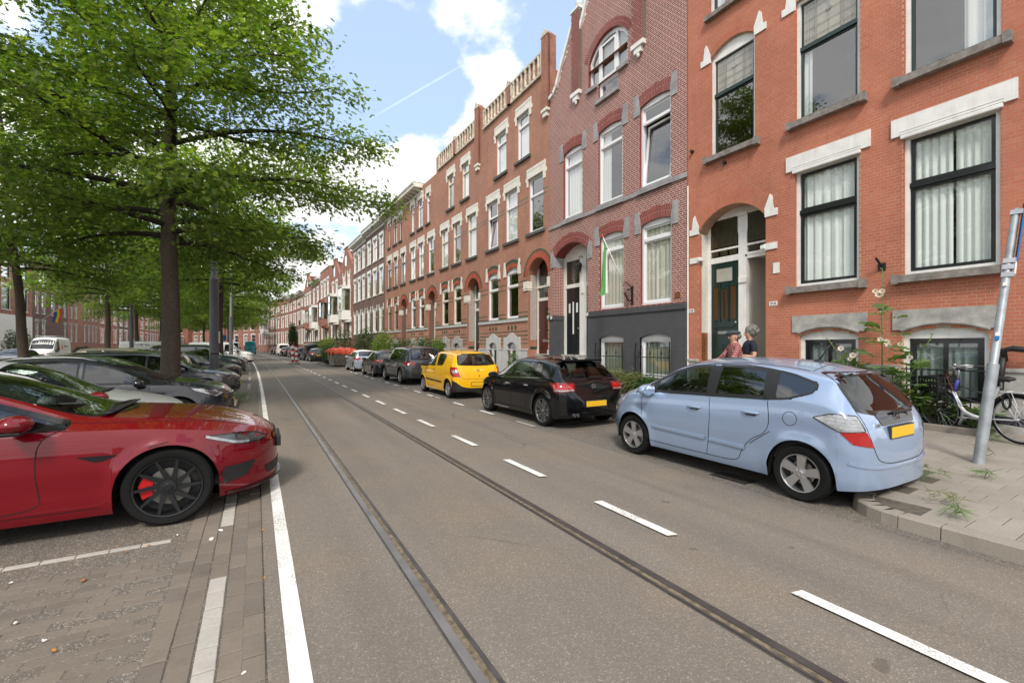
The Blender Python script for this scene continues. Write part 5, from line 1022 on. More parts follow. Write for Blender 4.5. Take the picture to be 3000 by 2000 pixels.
    def badge(s, d, y, z, phi, R=.06, kind='ring', m='chrome'):
        p = s.at(d, y, z, phi, .004); D, H, Z = s.frame(phi); mb = MB(); M = Matrix.Identity(4); M.col[0][:3] = H; M.col[1][:3] = Z; M.col[2][:3] = D; M.translation = p
        mb.lathe([(R*.86, .0), (R*.86, .008), (R, .008), (R, 0)], 24, M)
        def stroke(pts, w_=.012):
            for a, b in zip(pts[:-1], pts[1:]): v = Vector((b[0]-a[0], b[1]-a[1])); ang = atan2(v.y, v.x); mb.box((0, -w_/2, .001), (v.length*R, w_/2, .006), M @ Matrix.Translation((a[0]*R, a[1]*R, 0)) @ Matrix.Rotation(ang, 4, 'Z'))
        if kind == 'vw': stroke([(-.42, .78), (0, .1), (.42, .78)], R*.16); stroke([(-.78, .38), (-.4, -.68), (0, .0), (.4, -.68), (.78, .38)], R*.16)
        if kind == 'h': stroke([(-.55, .7), (-.38, -.75)], R*.2); stroke([(.55, .7), (.38, -.75)], R*.2); stroke([(-.45, 0), (.45, 0)], R*.18)
        if kind == 'disc': mb.lathe([(0, .003), (R, .003)], 20, M)
        mb.build('badge', m, s.root)
    # ---- finish: body with holes, liners, cabin, wheels
    def finish(s, dash_d=None, seats=True, roof_m=None, body_pred=None):
        keep = []; mi = []
        dl = np.zeros(len(s.F), bool)
        for ph, Q in s.holes:
            D, H, Z = s.frame(ph); D, H, Z = (np.array(v) for v in (D, H, Z)); h = s.C @ H; z = s.C @ Z; dd = s.C @ D; xs = [p[0] for p in Q]; ys = [p[1] for p in Q]
            lim = (s.C[:, 2] > float(s.zt(s.L*.5))*.55) if ph == 'T' else ((dd > s.W*.22) if abs(abs(ph)-90) < 30 else (dd > s.L*.18))
            for i in np.nonzero((h > min(xs)) & (h < max(xs)) & (z > min(ys)) & (z < max(ys)) & lim)[0]:
                if s.inside(Q, (h[i], z[i])): dl[i] = True
        mb = MB(); mb.v = [tuple(v) for v in s.V]
        for i, f in enumerate(s.F):
            if not dl[i]:
                mb.f.append(f); c = s.C[i]; mb.m.append(1 if (s.clad and s.clad(s.xn-c[0], abs(c[1]), c[2], s.row[i])) else (2 if roof_m and roof_m[1](s.xn-c[0], abs(c[1]), c[2]) else 0))
        s.body_obj = mb.build('body', [s.body, s.clad_m, roof_m[0] if roof_m else s.body], s.root, smooth=42, weld=.0008)
        mb = MB(); w_ = s.W/2
        for q in s.wheels_d:
            x = s.X(q); n = 14
            for sg in (1, -1):
                P = [(x+s.Ra*cos(a), s.r+s.Ra*sin(a)) for a in np.linspace(-.25, pi+.25, n)]
                mb.grid([[(px, sg*w_*.58, pz) for px, pz in P], [(px, sg*w_*.955, pz) for px, pz in P]]); mb.add([(x, sg*w_*.58, s.r)]+[(px, sg*w_*.58, pz) for px, pz in P], [(0, i, i+1) for i in range(1, n)])
        mb.box((s.X(.25), -w_*.60, s.zl+.01), (s.X(s.L-.3), w_*.60, s.zl+.10)); mb.box((s.X(s.fo+s.Ra*1.05), -w_*.88, s.zl+.012), (s.X(s.fo+s.wb-s.Ra*1.05), w_*.88, s.zl+.09)); mb.box((s.X(s.fo-s.Ra*1.1), -w_*.6, s.zl), (s.X(s.fo+s.Ra*1.1), w_*.6, s.zl+.05)); mb.build('underbody', 'trim_black', s.root)
        if s.see and seats:
            dd = dash_d or s.fo+.45; zb = float(s.zb0(s.L*.5)); mb = MB(); x1, x0 = s.X(dd-.1), s.X(s.L-.45); y_ = w_*.88
            mb.add([(x0, -y_, .4), (x1, -y_, .4), (x1, y_, .4), (x0, y_, .4)], [(0, 1, 2, 3)])
            for sg in (1, -1): mb.add([(x0, sg*y_, .4), (x1, sg*y_, .4), (x1, sg*y_, zb-.02), (x0, sg*y_, zb-.02)], [(0, 1, 2, 3)])
            mb.box((x1-.35, -y_*.98, .5), (x1+.1, y_*.98, zb-.03), bev=.06)
            for yy in (.36, -.36):
                for xx, hh in ((x1-1.05, 0), (x1-1.9, 1)):
                    if xx < x0: continue
                    T = Matrix.Translation((xx, yy, .55)) @ Matrix.Rotation(radians(-14), 4, 'Y'); mb.box((-.07, -.24, 0), (.07, .24, .56), T, bev=.05); mb.box((-.05, -.12, .6), (.05, .12, .78), T, bev=.04); mb.box((xx-.05, yy-.24, .42), (xx+.48, yy+.24, .58), bev=.05)
            mb.build('cabin', 'cabin', s.root, smooth=40); mb = MB(); T = Matrix.Translation((x1-.5, .36, zb-.06)) @ Matrix.Rotation(radians(62), 4, 'Y'); mb.tube([(.18*cos(a), .18*sin(a), 0) for a in np.linspace(0, 2*pi, 25)], .015, 6, T); mb.box((-.17, -.02, -.01), (.17, .02, .01), T); mb.ell((0, 0, 0), (.06, .06, .03), 10, T); mb.build('steering_wheel', 'cabin', s.root, smooth=True)
        st, rm, tw, track = s.rimstyle
        for q in s.wheels_d:
            for sg in (1, -1): put_wheel(s.root, s.X(q), sg*(w_-track-.015), s.r, tw, st, rm, sg, s.lod)
        return s
WCACHE = {}
def put_wheel(root, x, y, r, tw, style, rm, sg, lod):
    key = (round(r, 3), tw, style, rm, lod > 0)
    if key not in WCACHE:
        n = 36 if lod > 1 else 20; rr = r*(.68 if style not in ('turbine', 'y') else .765); a = MB(); a.lathe([(rr, -.01), (rr+.012, .0), (r*.93, .002), (r*.985, -.02), (r, -.05), (r, -tw+.05), (r*.985, -tw+.02), (r*.93, -tw), (rr, -tw+.01)], n, Matrix.Rotation(-pi/2, 4, 'X') @ Matrix.Scale(1, 4), axis='Z')
        ty = a.mesh('tyre', 'tyre', smooth=50); b = MB(); RM = Matrix.Rotation(-pi/2, 4, 'X')
        b.lathe([(rr*1.0, -.008), (rr*.995, .004), (rr*.95, .0), (rr*.93, -.02), (rr*.9, -.12)], n, RM); hub = rr*.17
        b.lathe([(0, -.005), (hub*.7, -.003), (hub, -.01), (hub*1.15, -.035)], 18, RM)
        def spoke(a0, w0, w1, tw_=0., r0=.12, r1=.95, dz0=-.012, dz1=-.004, dep=.03):
            p = []
            for rad_, ww, ang, dz in ((r0, w0, a0, dz0), (r1, w1, a0+tw_, dz1)):
                c, s_ = cos(ang), sin(ang)
                for e in (-1, 1): p.append(Vector((rr*rad_*c-e*ww*s_, rr*rad_*s_+e*ww*c, dz)))
            top = [p[0], p[2], p[3], p[1]]; V = top+[v+Vector((0, 0, -dep)) for v in top]; b.add([RM @ v for v in V], [(0, 1, 2, 3), (7, 6, 5, 4)]+[(i, 4+i, 4+(i+1) % 4, (i+1) % 4) for i in range(4)])
        if style == 'five':
            for k in range(5): spoke(2*pi*k/5+pi/2, .030, .052, 0, .1, .97); spoke(2*pi*k/5+pi/2, .05, .028, 0, .08, .45, -.006, -.02)
        elif style == 'y':
            for k in range(5):
                for e in (-1, 1): spoke(2*pi*k/5+e*.20, .010, .016, e*.14, .22, .97)
                spoke(2*pi*k/5+pi/5, .006, .012, .0, .5, .97, -.02, -.015)
        elif style == 'turbine':
            for k in range(10): spoke(2*pi*k/10, .026, .010, .40, .2, .95, -.018, -.004, .025)
            b.lathe([(0, .004), (rr*.10, .004), (rr*.11, -.002)], 20, RM); b.lathe([(rr*.10, -.004), (rr*.24, -.008), (rr*.25, -.02)], 24, RM)
        elif style == 'multi':
            for k in range(5):
                for e in (-1, 1): spoke(2*pi*k/5+e*.14, .014, .017, e*.05, .15, .97)
        elif style == 'cap':
            for k in range(9): spoke(2*pi*k/9, .02, .035, .1, .2, .93, 0, -.004, .01)
        ri = b.mesh('rim', rm, smooth=30); c = MB(); c.lathe([(rr*.92, -.12), (0, -.121)], 20, RM, mi=1); c.lathe([(0, -.06), (rr*.62, -.06), (rr*.62, -.085)], 24, RM, mi=0); di = c.mesh('brake_disc', ['disc', 'trim_black'])
        WCACHE[key] = (ty, ri, di)
    wh = link('wheel', None, root, (x, y, r), (random.uniform(0, 6) if False else 0, 0, 0 if sg > 0 else pi)); ang = random.uniform(0, 6)
    for nm, me in zip(('tyre', 'rim', 'brake_disc'), WCACHE[key]):
        if lod or nm != 'brake_disc': link(nm, me, wh, rot=(0, ang if nm == 'rim' else 0, 0))
    return wh
# ---------------------------------------------------------------- the cars
def at_road(y, x): return (x+rs(y), y, zr(x))
R90 = pi/2
def jazz():
    paint('paint_iceblue', (.30, .39, .55), .35, .26)
    prof = [(0, .60), (.03, .66), (.12, .76), (.30, .88), (.60, .985), (.86, 1.09), (1.2, 1.29), (1.55, 1.445), (1.9, 1.51), (2.4, 1.525), (2.9, 1.50), (3.3, 1.44), (3.50, 1.385), (3.61, 1.22), (3.72, 1.04), (3.80, .94), (3.845, .80), (3.88, .62), (3.9, .50)]
    belt = [(0, .56), (.3, .76), (.8, .93), (1.4, .965), (2.4, 1.015), (3.2, 1.06), (3.6, 1.02), (3.8, .85), (3.9, .45)]
    c = Car('parked_car', 'light blue small hatchback parked nearest on the right, beside the leaning post', 3.9, 1.695, 2.47, .80, .300, prof, belt, at_road(3.93, 5.93), R90, 'paint_iceblue', rf=.70, Lr=.36, nr=3., rim='five', tw=.185, Lf=.95)
    top = [(.98, 1.06), (1.3, 1.245), (1.6, 1.375), (1.9, 1.43), (2.25, 1.45)]
    c.glass('side_window', [(.86, 2, 1.00), (1.16, 2, 1.165), (1.16, 2, .985), (.8, 2, .955)], 90, 'car_glass', .035, 'trim_black', .02, True)
    c.glass('side_window', [(1.18, 2, 1.175), (1.42, 2, 1.30), (1.75, 2, 1.40), (2.08, 2, 1.435), (2.12, 2, 1.02), (1.18, 2, .985)], 90, 'car_glass', .04, 'trim_black', .03, True)
    c.glass('side_window', [(2.17, 2, 1.44), (2.5, 2, 1.44), (2.84, 2, 1.405), (2.90, 2, 1.05), (2.17, 2, 1.02)], 90, 'car_glass_dark', .045, 'trim_black', .03, True)
    c.glass('side_window', [(2.92, 2, 1.395), (3.12, 2, 1.355), (3.40, 2, 1.265), (3.37, 2, 1.16), (3.12, 2, 1.075), (2.95, 2, 1.055)], 90, 'car_glass_dark', .02, 'trim_black', .05, True)
    c.windshield(.93, 1.68); 
    c.glass('rear_window', [(0, y, z) for y, z in ((.50, 1.385), (.60, 1.30), (.655, 1.12), (.665, 1.00), (.4, .955), (0, .94))]+[(0, -y, z) for y, z in ((.4, .955), (.665, 1.00), (.655, 1.12), (.60, 1.30), (.50, 1.385))], 180, 'car_glass_rear', .045, 'trim_gloss', .05)
    c.panel('tailgate_trim', [(0, .42, .955), (0, .30, .985), (0, -.30, .985), (0, -.42, .955), (0, -.36, .85), (0, .36, .85)], 180, 'trim_gloss', .008, .03)
    for sg in (1, -1):   # wrap-round tail lamps, clear above red
        ph = 135*sg
        def T(d, y, z): return (d, y*sg, z)
        a = c.panel('tail_lamp', [T(3.40, .84, .925), T(3.56, .80, .985), T(3.73, .68, .97), T(3.79, .64, .815), T(3.62, .80, .80)], ph, 'lamp_clear', .006, .025, gs=.05, border=('lamp_edge', 'trim_black'), bw=.008); c.panel('lamp_red_part', [T(3.62, .80, .80), T(3.79, .64, .815), T(3.85, .585, .655), T(3.71, .745, .69)], ph, 'lamp_red', .007, .015, parent=a, gs=.05)
        for k in range(4): c.line('lamp_rib', [T(3.50+.03*k, .82, .945-.035*k), T(3.74+.01*k, .66, .93-.035*k)], ph, .006, 'zinc', .010, mirror=False, parent=a, smooth=0)
    c.panel('headlamp', [(.20, .68, .74), (.62, .80, .93), (.66, .80, .87), (.40, .78, .70), (.22, .72, .66)], 45, 'lamp_clear', .006, .03, mirror=True)
    c.line('door_gap', [(.98, 2, .955), (.98, 2, .8), (1.02, 2, .45), (1.10, 2, .30), (1.2, 2, .27), (2.35, 2, .27)], 90); c.line('door_gap', [(2.15, 2, 1.00), (2.17, 2, .75), (2.15, 2, .5), (2.12, 2, .28)], 90); c.line('door_gap', [(2.91, 2, 1.04), (2.95, 2, .82), (2.90, 2, .67), (2.72, 2, .58), (2.60, 2, .42), (2.56, 2, .27), (2.12, 2, .27)], 90)
    c.line('bumper_gap', [(3.62, 2, .70), (3.48, 2, .60), (3.38, 2, .52)], 120); c.line('roof_seam', [(1.68, .52, 1.5), (2.4, .535, 1.5), (3.22, .52, 1.45)], 'T', .012); c.line('tailgate_gap', [(0, .66, 1.02), (0, .64, .82), (0, .58, .62), (0, .50, .49), (0, 0, .475), (0, -.50, .49), (0, -.58, .62), (0, -.64, .82), (0, -.66, 1.02)], 180, mirror=False); c.line('tailgate_gap', [(3.25, .52, 1), (3.22, 0, 1), (3.25, -.52, 1)], 'T', mirror=False)
    c.line('side_trim', [(1.20, 2, .50), (1.35, 2, .495), (2.10, 2, .475)], 90, .035, 'paint_iceblue', .006, thick=.012, smooth=0); c.line('side_trim', [(2.16, 2, .475), (2.65, 2, .455)], 90, .035, 'paint_iceblue', .006, thick=.012, smooth=0)
    c.handle(1.93, .86, .23, h_=.04); c.handle(2.72, .885, .23, h_=.04); c.mirror(1.14, .985, None, (.11, .15, .085))
    for sg in (1,): c.line('fuel_flap', [(3.17+.075*cos(a), 2, .875+.075*sin(a)) for a in np.linspace(0, 2*pi, 17)], 90, .005, mirror=False, smooth=0)
    c.line('bumper_crease', [(0, .80, .50), (0, .7, .465), (0, .4, .445), (0, -.4, .445), (0, -.7, .465), (0, -.80, .50)], 180, .022, 'paint_iceblue', .003, mirror=False, thick=.007); c.plate(.78); c.badge(3.9, 0, .90, 180, .055, 'h'); t = text_mesh('Jazz', .085, .003); t.materials.append(MT['chrome']); p = c.at(3.9, .45, .865, 180, .006); o = link('model_script', t, c.root); o.matrix_local = Matrix(((0, 0, -1, p.x), (-1, 0, 0, p.y), (0, 1, 0, p.z), (0, 0, 0, 1))) @ Matrix.Rotation(radians(0), 4, 'Y') @ Matrix.Shear('XY', 4, (.0, 0)) if False else Matrix(((0, 0, -1, p.x), (-1, 0, 0, p.y), (0, 1, 0, p.z), (0, 0, 0, 1)))
    mb = MB(); p = c.at(3.05, 0, 1, 'T'); mb.ell((p.x, p.y, p.z), (.06, .035, .03), 12); mb.tube([(p.x-.01, p.y, p.z+.02), (p.x-.13, p.y-.0, p.z+.20)], [.010, .005], 6); mb.build('antenna', 'trim_black', c.root, smooth=True); mb = MB(); q = c.at(3.9, .05, .955, 180, .03); mb.box((q.x-.01, q.y-.42, q.z-.012), (q.x+.012, q.y+.04, q.z+.012), bev=.006); mb.build('rear_wiper', 'trim_black', c.root)
    c.panel('pillar_trim', [(2.06, 2, 1.435), (2.22, 2, 1.44), (2.22, 2, 1.02), (2.08, 2, 1.015)], 90, 'trim_black', .0035, .01, mirror=True); c.panel('pillar_trim', [(2.80, 2, 1.41), (2.96, 2, 1.385), (2.99, 2, 1.06), (2.86, 2, 1.045)], 90, 'trim_black', .0035, .01, mirror=True); c.panel('pillar_trim', [(1.12, 2, 1.15), (1.22, 2, 1.20), (1.22, 2, .99), (1.12, 2, .985)], 90, 'trim_black', .0035, .01, mirror=True); c.finish(1.05); 
jazz()
def polo():
    paint('paint_black', (.004, .004, .005), .0, .2, .1)
    prof = [(0, .62), (.04, .70), (.25, .83), (.7, .93), (1.05, .99), (1.5, 1.27), (1.8, 1.40), (2.2, 1.455), (2.8, 1.445), (3.3, 1.40), (3.52, 1.355), (3.68, 1.20), (3.84, 1.02), (3.95, .92), (4.0, .78), (4.05, .60), (4.07, .5)]
    belt = [(0, .58), (.3, .76), (1.0, .90), (2, .93), (3, .965), (3.6, .99), (3.95, .86), (4.07, .45)]
    c = Car('parked_car', 'glossy black hatchback between the light blue car and the yellow car', 4.07, 1.75, 2.56, .80, .325, prof, belt, at_road(9.15, 6.05), R90, 'paint_black', rf=.70, rim='y', rimm='rim_two', tw=.215, Lr=.34)
    c.dlo(1.02, 3.32, 3.12, (2.02, 2.86), m='car_glass', bm='trim_gloss', lift=.02); c.windshield(1.08, 1.75); c.glass('rear_window', [(0, y, z) for y, z in ((.52, 1.335), (.60, 1.24), (.655, 1.04), (.64, 1.0), (.3, .975), (0, .97))]+[(0, -y, z) for y, z in ((.3, .975), (.64, 1.0), (.655, 1.04), (.60, 1.24), (.52, 1.335))], 180, 'car_glass_rear', .03, 'trim_gloss', .05)
    mb = MB(); mb.prism([(c.X(3.40), -.56, 1.405), (c.X(3.40), .56, 1.405), (c.X(3.66), .50, 1.385), (c.X(3.70), 0, 1.39), (c.X(3.66), -.50, 1.385)], (0, 0, -.035)); mb.build('roof_spoiler', 'paint_black', c.root)
    for sg in (1, -1):
        T = lambda d, y, z: (d, y*sg, z)
        a = c.panel('tail_lamp', [T(3.62, .84, .93), T(3.98, .50, .925), T(4.0, .48, .76), T(3.75, .80, .73)], 135*sg, 'lamp_red', .007, .03, gs=.05, border=('lamp_edge', 'lamp_red_dark'), bw=.03); c.panel('lamp_stripe', [T(3.74, .80, .79), T(3.98, .5, .79), T(3.98, .5, .77), T(3.76, .80, .76)], 135*sg, 'lamp_clear', .012, .005, parent=a)
    c.panel('headlamp', [(.12, .66, .74), (.55, .82, .82), (.50, .82, .74), (.16, .7, .66)], 45, 'lamp_clear', .006, .02, mirror=True); c.panel('fender_badge', [(1.08, 2, .80), (1.24, 2, .81), (1.24, 2, .785), (1.10, 2, .775)], 90, 'lamp_red', .006, .008, mirror=True)
    c.line('door_gap', [(1.15, 2, .9), (1.15, 2, .5), (1.25, 2, .30), (2.9, 2, .30)], 90); c.line('door_gap', [(2.04, 2, .95), (2.04, 2, .3)], 90); c.line('door_gap', [(2.98, 2, .98), (3.0, 2, .8), (2.85, 2, .62), (2.72, 2, .45), (2.68, 2, .3)], 90); c.line('window_trim', [(1.08, 2, .915), (2, 2, .945), (3.34, 2, .995)], 90, .014, 'chrome', .006, smooth=0); c.line('sill_trim', [(1.2, 2, .27), (2.9, 2, .27)], 90, .05, 'trim_gloss', .004)
    c.line('shoulder_crease', [(1.2, 2, .80), (2, 2, .80), (3.5, 2, .82)], 90, .010, 'trim_gloss', .003, smooth=0); c.handle(1.85, .80, m='chrome'); c.handle(2.72, .81, m='chrome'); c.mirror(1.22, .93); c.plate(.50); c.badge(4.07, 0, .84, 180, .055, 'vw'); c.line('tailgate_gap', [(0, .72, .86), (0, .6, .70), (0, .5, .645), (0, -.5, .645), (0, -.6, .70), (0, -.72, .86)], 180, mirror=False)
    c.line('diffuser_line', [(0, .80, .30), (0, .6, .32), (0, -.6, .32), (0, -.80, .30)], 180, .02, 'trim_gloss', .01, mirror=False, thick=.01); mb = MB(); p = c.at(4.07, .50, .27, 180, 0)
    for dy in (0, .085): mb.tube([(p.x+.06, p.y-dy+.06, p.z+.02), (p.x-.035, p.y-dy+.06, p.z+.02)], .036, 14); mb.lathe([(.03, -.037), (.03, .02)], 12, Matrix.Translation((p.x, p.y-dy+.06, p.z+.02)) @ Matrix.Rotation(R90, 4, 'Y'))
    mb.build('exhaust', 'rim_two', c.root, smooth=40); mb = MB(); q = c.at(3.3, 0, 1, 'T'); mb.ell((q.x, 0, q.z), (.05, .03, .03), 10); mb.tube([(q.x, 0, q.z+.01), (q.x-.1, 0, q.z+.12)], [.009, .004], 5); mb.build('antenna', 'trim_black', c.root); mb = MB(); q = c.at(3.95, -.05, 1.0, 180, .03); mb.box((q.x-.01, -.35, q.z-.012), (q.x+.012, .05, q.z+.012), bev=.005); mb.build('rear_wiper', 'trim_black', c.root)
    c.finish(1.15)
polo()
def fox():
    paint('paint_yellow', (.82, .44, .008), .0, .3)
    prof = [(0, .60), (.04, .72), (.2, .86), (.6, .97), (.92, 1.03), (1.35, 1.33), (1.65, 1.48), (2.0, 1.54), (2.6, 1.54), (3.1, 1.50), (3.36, 1.46), (3.50, 1.30), (3.64, 1.06), (3.74, .92), (3.79, .78), (3.815, .62), (3.83, .5)]
    belt = [(0, .56), (.3, .78), (.9, .93), (2, .97), (3, 1.0), (3.5, 1.0), (3.74, .86), (3.83, .45)]
    c = Car('parked_car', 'bright yellow small hatchback with black rear bumper', 3.83, 1.66, 2.465, .74, .29, prof, belt, at_road(14.8, 6.16), R90, 'paint_yellow', rf=.74, rim='five', tw=.18, Lr=.28, nr=3.6, cladding=lambda d, y, z, k: (d > 3.545 and k < 5) or (d < .3 and k < 2))
    c.glass('side_window', [(1.02, 2, 1.03), (1.3, 2, 1.21), (1.6, 2, 1.36), (1.86, 2, 1.405), (1.98, 2, 1.005), (1.0, 2, .985)], 90, 'car_glass', .03, 'trim_black', .03, True); c.glass('side_window', [(2.07, 2, 1.42), (2.62, 2, 1.41), (2.80, 2, 1.32), (2.72, 2, 1.10), (2.62, 2, 1.03), (2.12, 2, 1.01)], 90, 'car_glass', .03, 'trim_black', .06, True)
    c.windshield(.98, 1.62); c.glass('rear_window', [(0, y, z) for y, z in ((.54, 1.42), (.60, 1.33), (.66, 1.06), (.3, 1.04), (0, 1.035))]+[(0, -y, z) for y, z in ((.3, 1.04), (.66, 1.06), (.60, 1.33), (.54, 1.42))], 180, 'car_glass', .04, 'trim_gloss', .05)
    for sg in (1, -1):
        T = lambda d, y, z: (d, y*sg, z)
        a = c.panel('tail_lamp', [T(3.38, .82, 1.0), T(3.62, .66, 1.0), T(3.74, .58, .70), T(3.58, .76, .70), T(3.42, .82, .80)], 140*sg, 'lamp_red', .007, .03, gs=.05); c.panel('lamp_clear_part', [T(3.50, .79, .91), T(3.66, .65, .91), T(3.68, .64, .82), T(3.55, .77, .82)], 140*sg, 'lamp_clear', .010, .03, parent=a, gs=.04)
    c.panel('headlamp', [(.14, .64, .72), (.5, .78, .88), (.48, .78, .76), (.2, .7, .64)], 45, 'lamp_clear', .006, .04, mirror=True); c.line('door_gap', [(1.08, 2, .97), (1.08, 2, .5), (1.15, 2, .30), (2.02, 2, .30), (2.05, 2, .6), (2.03, 2, 1.0)], 90); c.line('side_trim', [(1.12, 2, .53), (2.02, 2, .50)], 90, .04, 'trim_black', .006, thick=.012, smooth=0); c.line('side_trim', [(2.08, 2, .5), (2.62, 2, .485)], 90, .04, 'trim_black', .006, thick=.012, smooth=0)
    c.line('tailgate_gap', [(0, .64, 1.0), (0, .60, .72), (0, .5, .62), (0, -.5, .62), (0, -.60, .72), (0, -.64, 1.0)], 180, mirror=False); c.handle(1.90, .87, m='trim_black', w_=.12); c.mirror(1.16, .99, 'trim_black'); c.plate(.47); c.badge(3.83, 0, .88, 180, .055, 'vw'); mb = MB(); q = c.at(3.7, -.05, 1.06, 180, .03); mb.box((q.x-.01, -.40, q.z-.012), (q.x+.012, .05, q.z+.012), bev=.005); mb.build('rear_wiper', 'trim_black', c.root); mb = MB(); q = c.at(3.83, -.02, .72, 180, .004); mb.ell((q.x, q.y, q.z), (.012, .016, .03), 8); mb.build('lock', 'trim_black', c.root); c.finish(1.05)
fox()
def tesla():
    paint('paint_red', (.155, .001, .007), .0, .24, .1)
    prof = [(0, .62), (.03, .68), (.12, .755), (.4, .86), (.85, .95), (1.35, 1.0), (1.55, 1.03), (2.0, 1.24), (2.4, 1.38), (2.8, 1.435), (3.3, 1.44), (3.9, 1.36), (4.4, 1.20), (4.7, 1.11), (4.95, 1.03), (4.985, .8), (5.0, .55)]
    belt = [(0, .56), (.2, .70), (.6, .83), (1.2, .90), (2., .925), (3., .94), (4., .97), (4.7, .98), (4.95, .9), (5., .5)]
    c = Car('parked_car', 'dark red saloon with black wheels and red brake calipers, nearest on the left', 5.0, 1.94, 2.96, .92, .350, prof, belt, (-.70-2.96/2, 6.10, -.055), .0, 'paint_red', rf=.66, Lf=1.05, nf=2.3, rim='turbine', rimm='rim_dark', tw=.25, zl=.17, arch=.04, flare=.03, hoodE=.74)
    c.dlo(1.62, 4.35, 4.15, (2.78,), lift=.02, drop=.035, bm='trim_gloss'); c.windshield(1.50, 2.55, ins=.045, bow=.2); c.backlight(3.7, 4.5)
    for sg in (1, -1):
        T = lambda d, y, z: (d, y*sg, z)
        a = c.panel('headlamp', [T(.12, .50, .675), T(.22, .56, .735), T(.42, .72, .775), T(.66, .90, .785), T(.60, .88, .745), T(.44, .78, .685), T(.34, .72, .655), T(.18, .58, .645)], 52*sg, 'lamp_smoke', .006, .02, gs=.05, border=('lamp_edge', 'trim_gloss'), bw=.01); c.line('light_blade', [T(.64, .90, .775), T(.50, .82, .715), T(.42, .76, .682), T(.30, .70, .670)], 52*sg, .024, 'lamp_clear', .010, mirror=False, parent=a)
        c.panel('air_intake', [T(.22, .66, .47), T(.50, .86, .46), T(.58, .90, .285), T(.30, .74, .33)], 45*sg, 'trim_black', .006, .03, gs=.05)
        c.panel('side_repeater', [T(1.27, 2, .695), T(1.55, 2, .70), T(1.42, 2, .645), T(1.36, 2, .655)], 90*sg, 'trim_gloss', .006, .012)
    c.panel('nose_trim', [(0, .36, .63), (0, .30, .68), (0, -.30, .68), (0, -.36, .63), (0, -.30, .59), (0, .30, .59)], 0, 'trim_gloss', .01, .02)
    mb = MB(); p = c.at(0, 0, .60, 0); mb.box((p.x-.02, -.27, .50), (p.x+.03, .27, .62), bev=.01); mb.build('plate_holder', 'trim_black', c.root)
    c.panel('lower_grille', [(0, .55, .36), (0, -.55, .36), (0, -.50, .27), (0, .50, .27)], 0, 'trim_black', .006, .02)
    mb = MB(); pts = [(c.X(d)+.03, float(c.wid(np.array([d]))[0])*.95+.012) for d in (.50, .42, .33, .25, .18, .12, .07, .035, .012, .002)]+[(c.X(0)+.032, 0)]; pts = pts+[(x, -y) for x, y in reversed(pts[:-1])]
    for (xa, ya), (xb, yb) in zip(pts[:-1], pts[1:]): mb.add([(xa, ya, .205), (xb, yb, .205), (xb-.2, yb*.9, .22), (xa-.2, ya*.9, .22), (xa, ya, .19), (xb, yb, .19), (xb-.2, yb*.9, .205), (xa-.2, ya*.9, .205)], [(0, 3, 2, 1), (4, 5, 6, 7), (0, 1, 5, 4)])
    mb.build('front_splitter', 'trim_gloss', c.root)
    c.line('bonnet_gap', [(.30, .52, 0), (.7, .70, 0), (1.2, .77, 0), (1.62, .78, 0)], 'T', .008); c.line('door_gap', [(1.66, 2, .93), (1.78, 2, .86), (1.80, 2, .65), (1.78, 2, .45), (1.76, 2, .27), (2.9, 2, .27)], 90); c.line('door_gap', [(2.82, 2, .95), (2.84, 2, .6), (2.8, 2, .27)], 90); c.line('bumper_gap', [(.92, 2, .77), (1.02, 2, .745), (1.06, 2, .735)], 90); c.line('door_gap', [(3.7, 2, .97), (3.65, 2, .7), (3.4, 2, .35), (3.35, 2, .27), (2.8, 2, .27)], 90)
    c.line('window_trim', [(1.66, 2, .945), (2.4, 2, .955), (3.6, 2, .985)], 90, .02, 'trim_gloss', .006, smooth=0); c.line('sill_gap', [(1.4, 2, .245), (3.3, 2, .245)], 90, .006); c.handle(2.6, .80, m='chrome', w_=.2, h_=.02)
    for sg in (1, -1):   # mirror on a black foot
        p = c.at(1.84, sg*2, .935, 90*sg); mb = MB(); mb.ell((p.x-.04, p.y+sg*.16, p.z+.085), (.11, .14, .075), 18); mb.box((p.x-.10, min(p.y-sg*.04, p.y+sg*.26), p.z+.005), (p.x+.02, max(p.y-sg*.04, p.y+sg*.26), p.z+.035), mi=1, bev=.008); mb.prism([(p.x-.1, p.y, p.z-.01), (p.x+.22, p.y, p.z+.0), (p.x+.02, p.y, p.z+.09)], (0, sg*.012, 0), mi=1); mb.build('wing_mirror', ['paint_red', 'trim_gloss'], c.root, smooth=40)
    mb = MB(); x = c.X(1.42); mb.box((x-.05, -.62, 1.015), (x+.03, .62, 1.03), bev=.006); mb.tube([(x, -.5, 1.03), (x-.06, -.1, 1.05), (x-.02, .42, 1.035)], .01, 6); mb.build('wiper', 'trim_black', c.root)
    c.panel('tail_lamp', [(4.6, .92, .93), (4.98, .5, .93), (4.98, .5, .84), (4.6, .95, .84)], 140, 'lamp_red', .006, .03, mirror=True); c.finish(1.75)
    for sg in (1, -1):   # calipers
        w_ = [o for o in c.root.children if o.name.startswith('wheel') and o.location.x > 0 and o.location.y*sg > 0][0]; mb = MB(); mb.prism([(-r_*cos(a)*1., -.075, r_*sin(a)) for r_, a in ((.13, .55), (.215, .55), (.225, .1), (.215, -.45), (.13, -.45), (.12, .1))] if sg > 0 else [(r_*cos(a), -.075, r_*sin(a)) for r_, a in ((.13, .55), (.215, .55), (.225, .1), (.215, -.45), (.13, -.45), (.12, .1))], (0, .035, 0)); mb.build('brake_caliper', 'caliper', w_)
tesla()
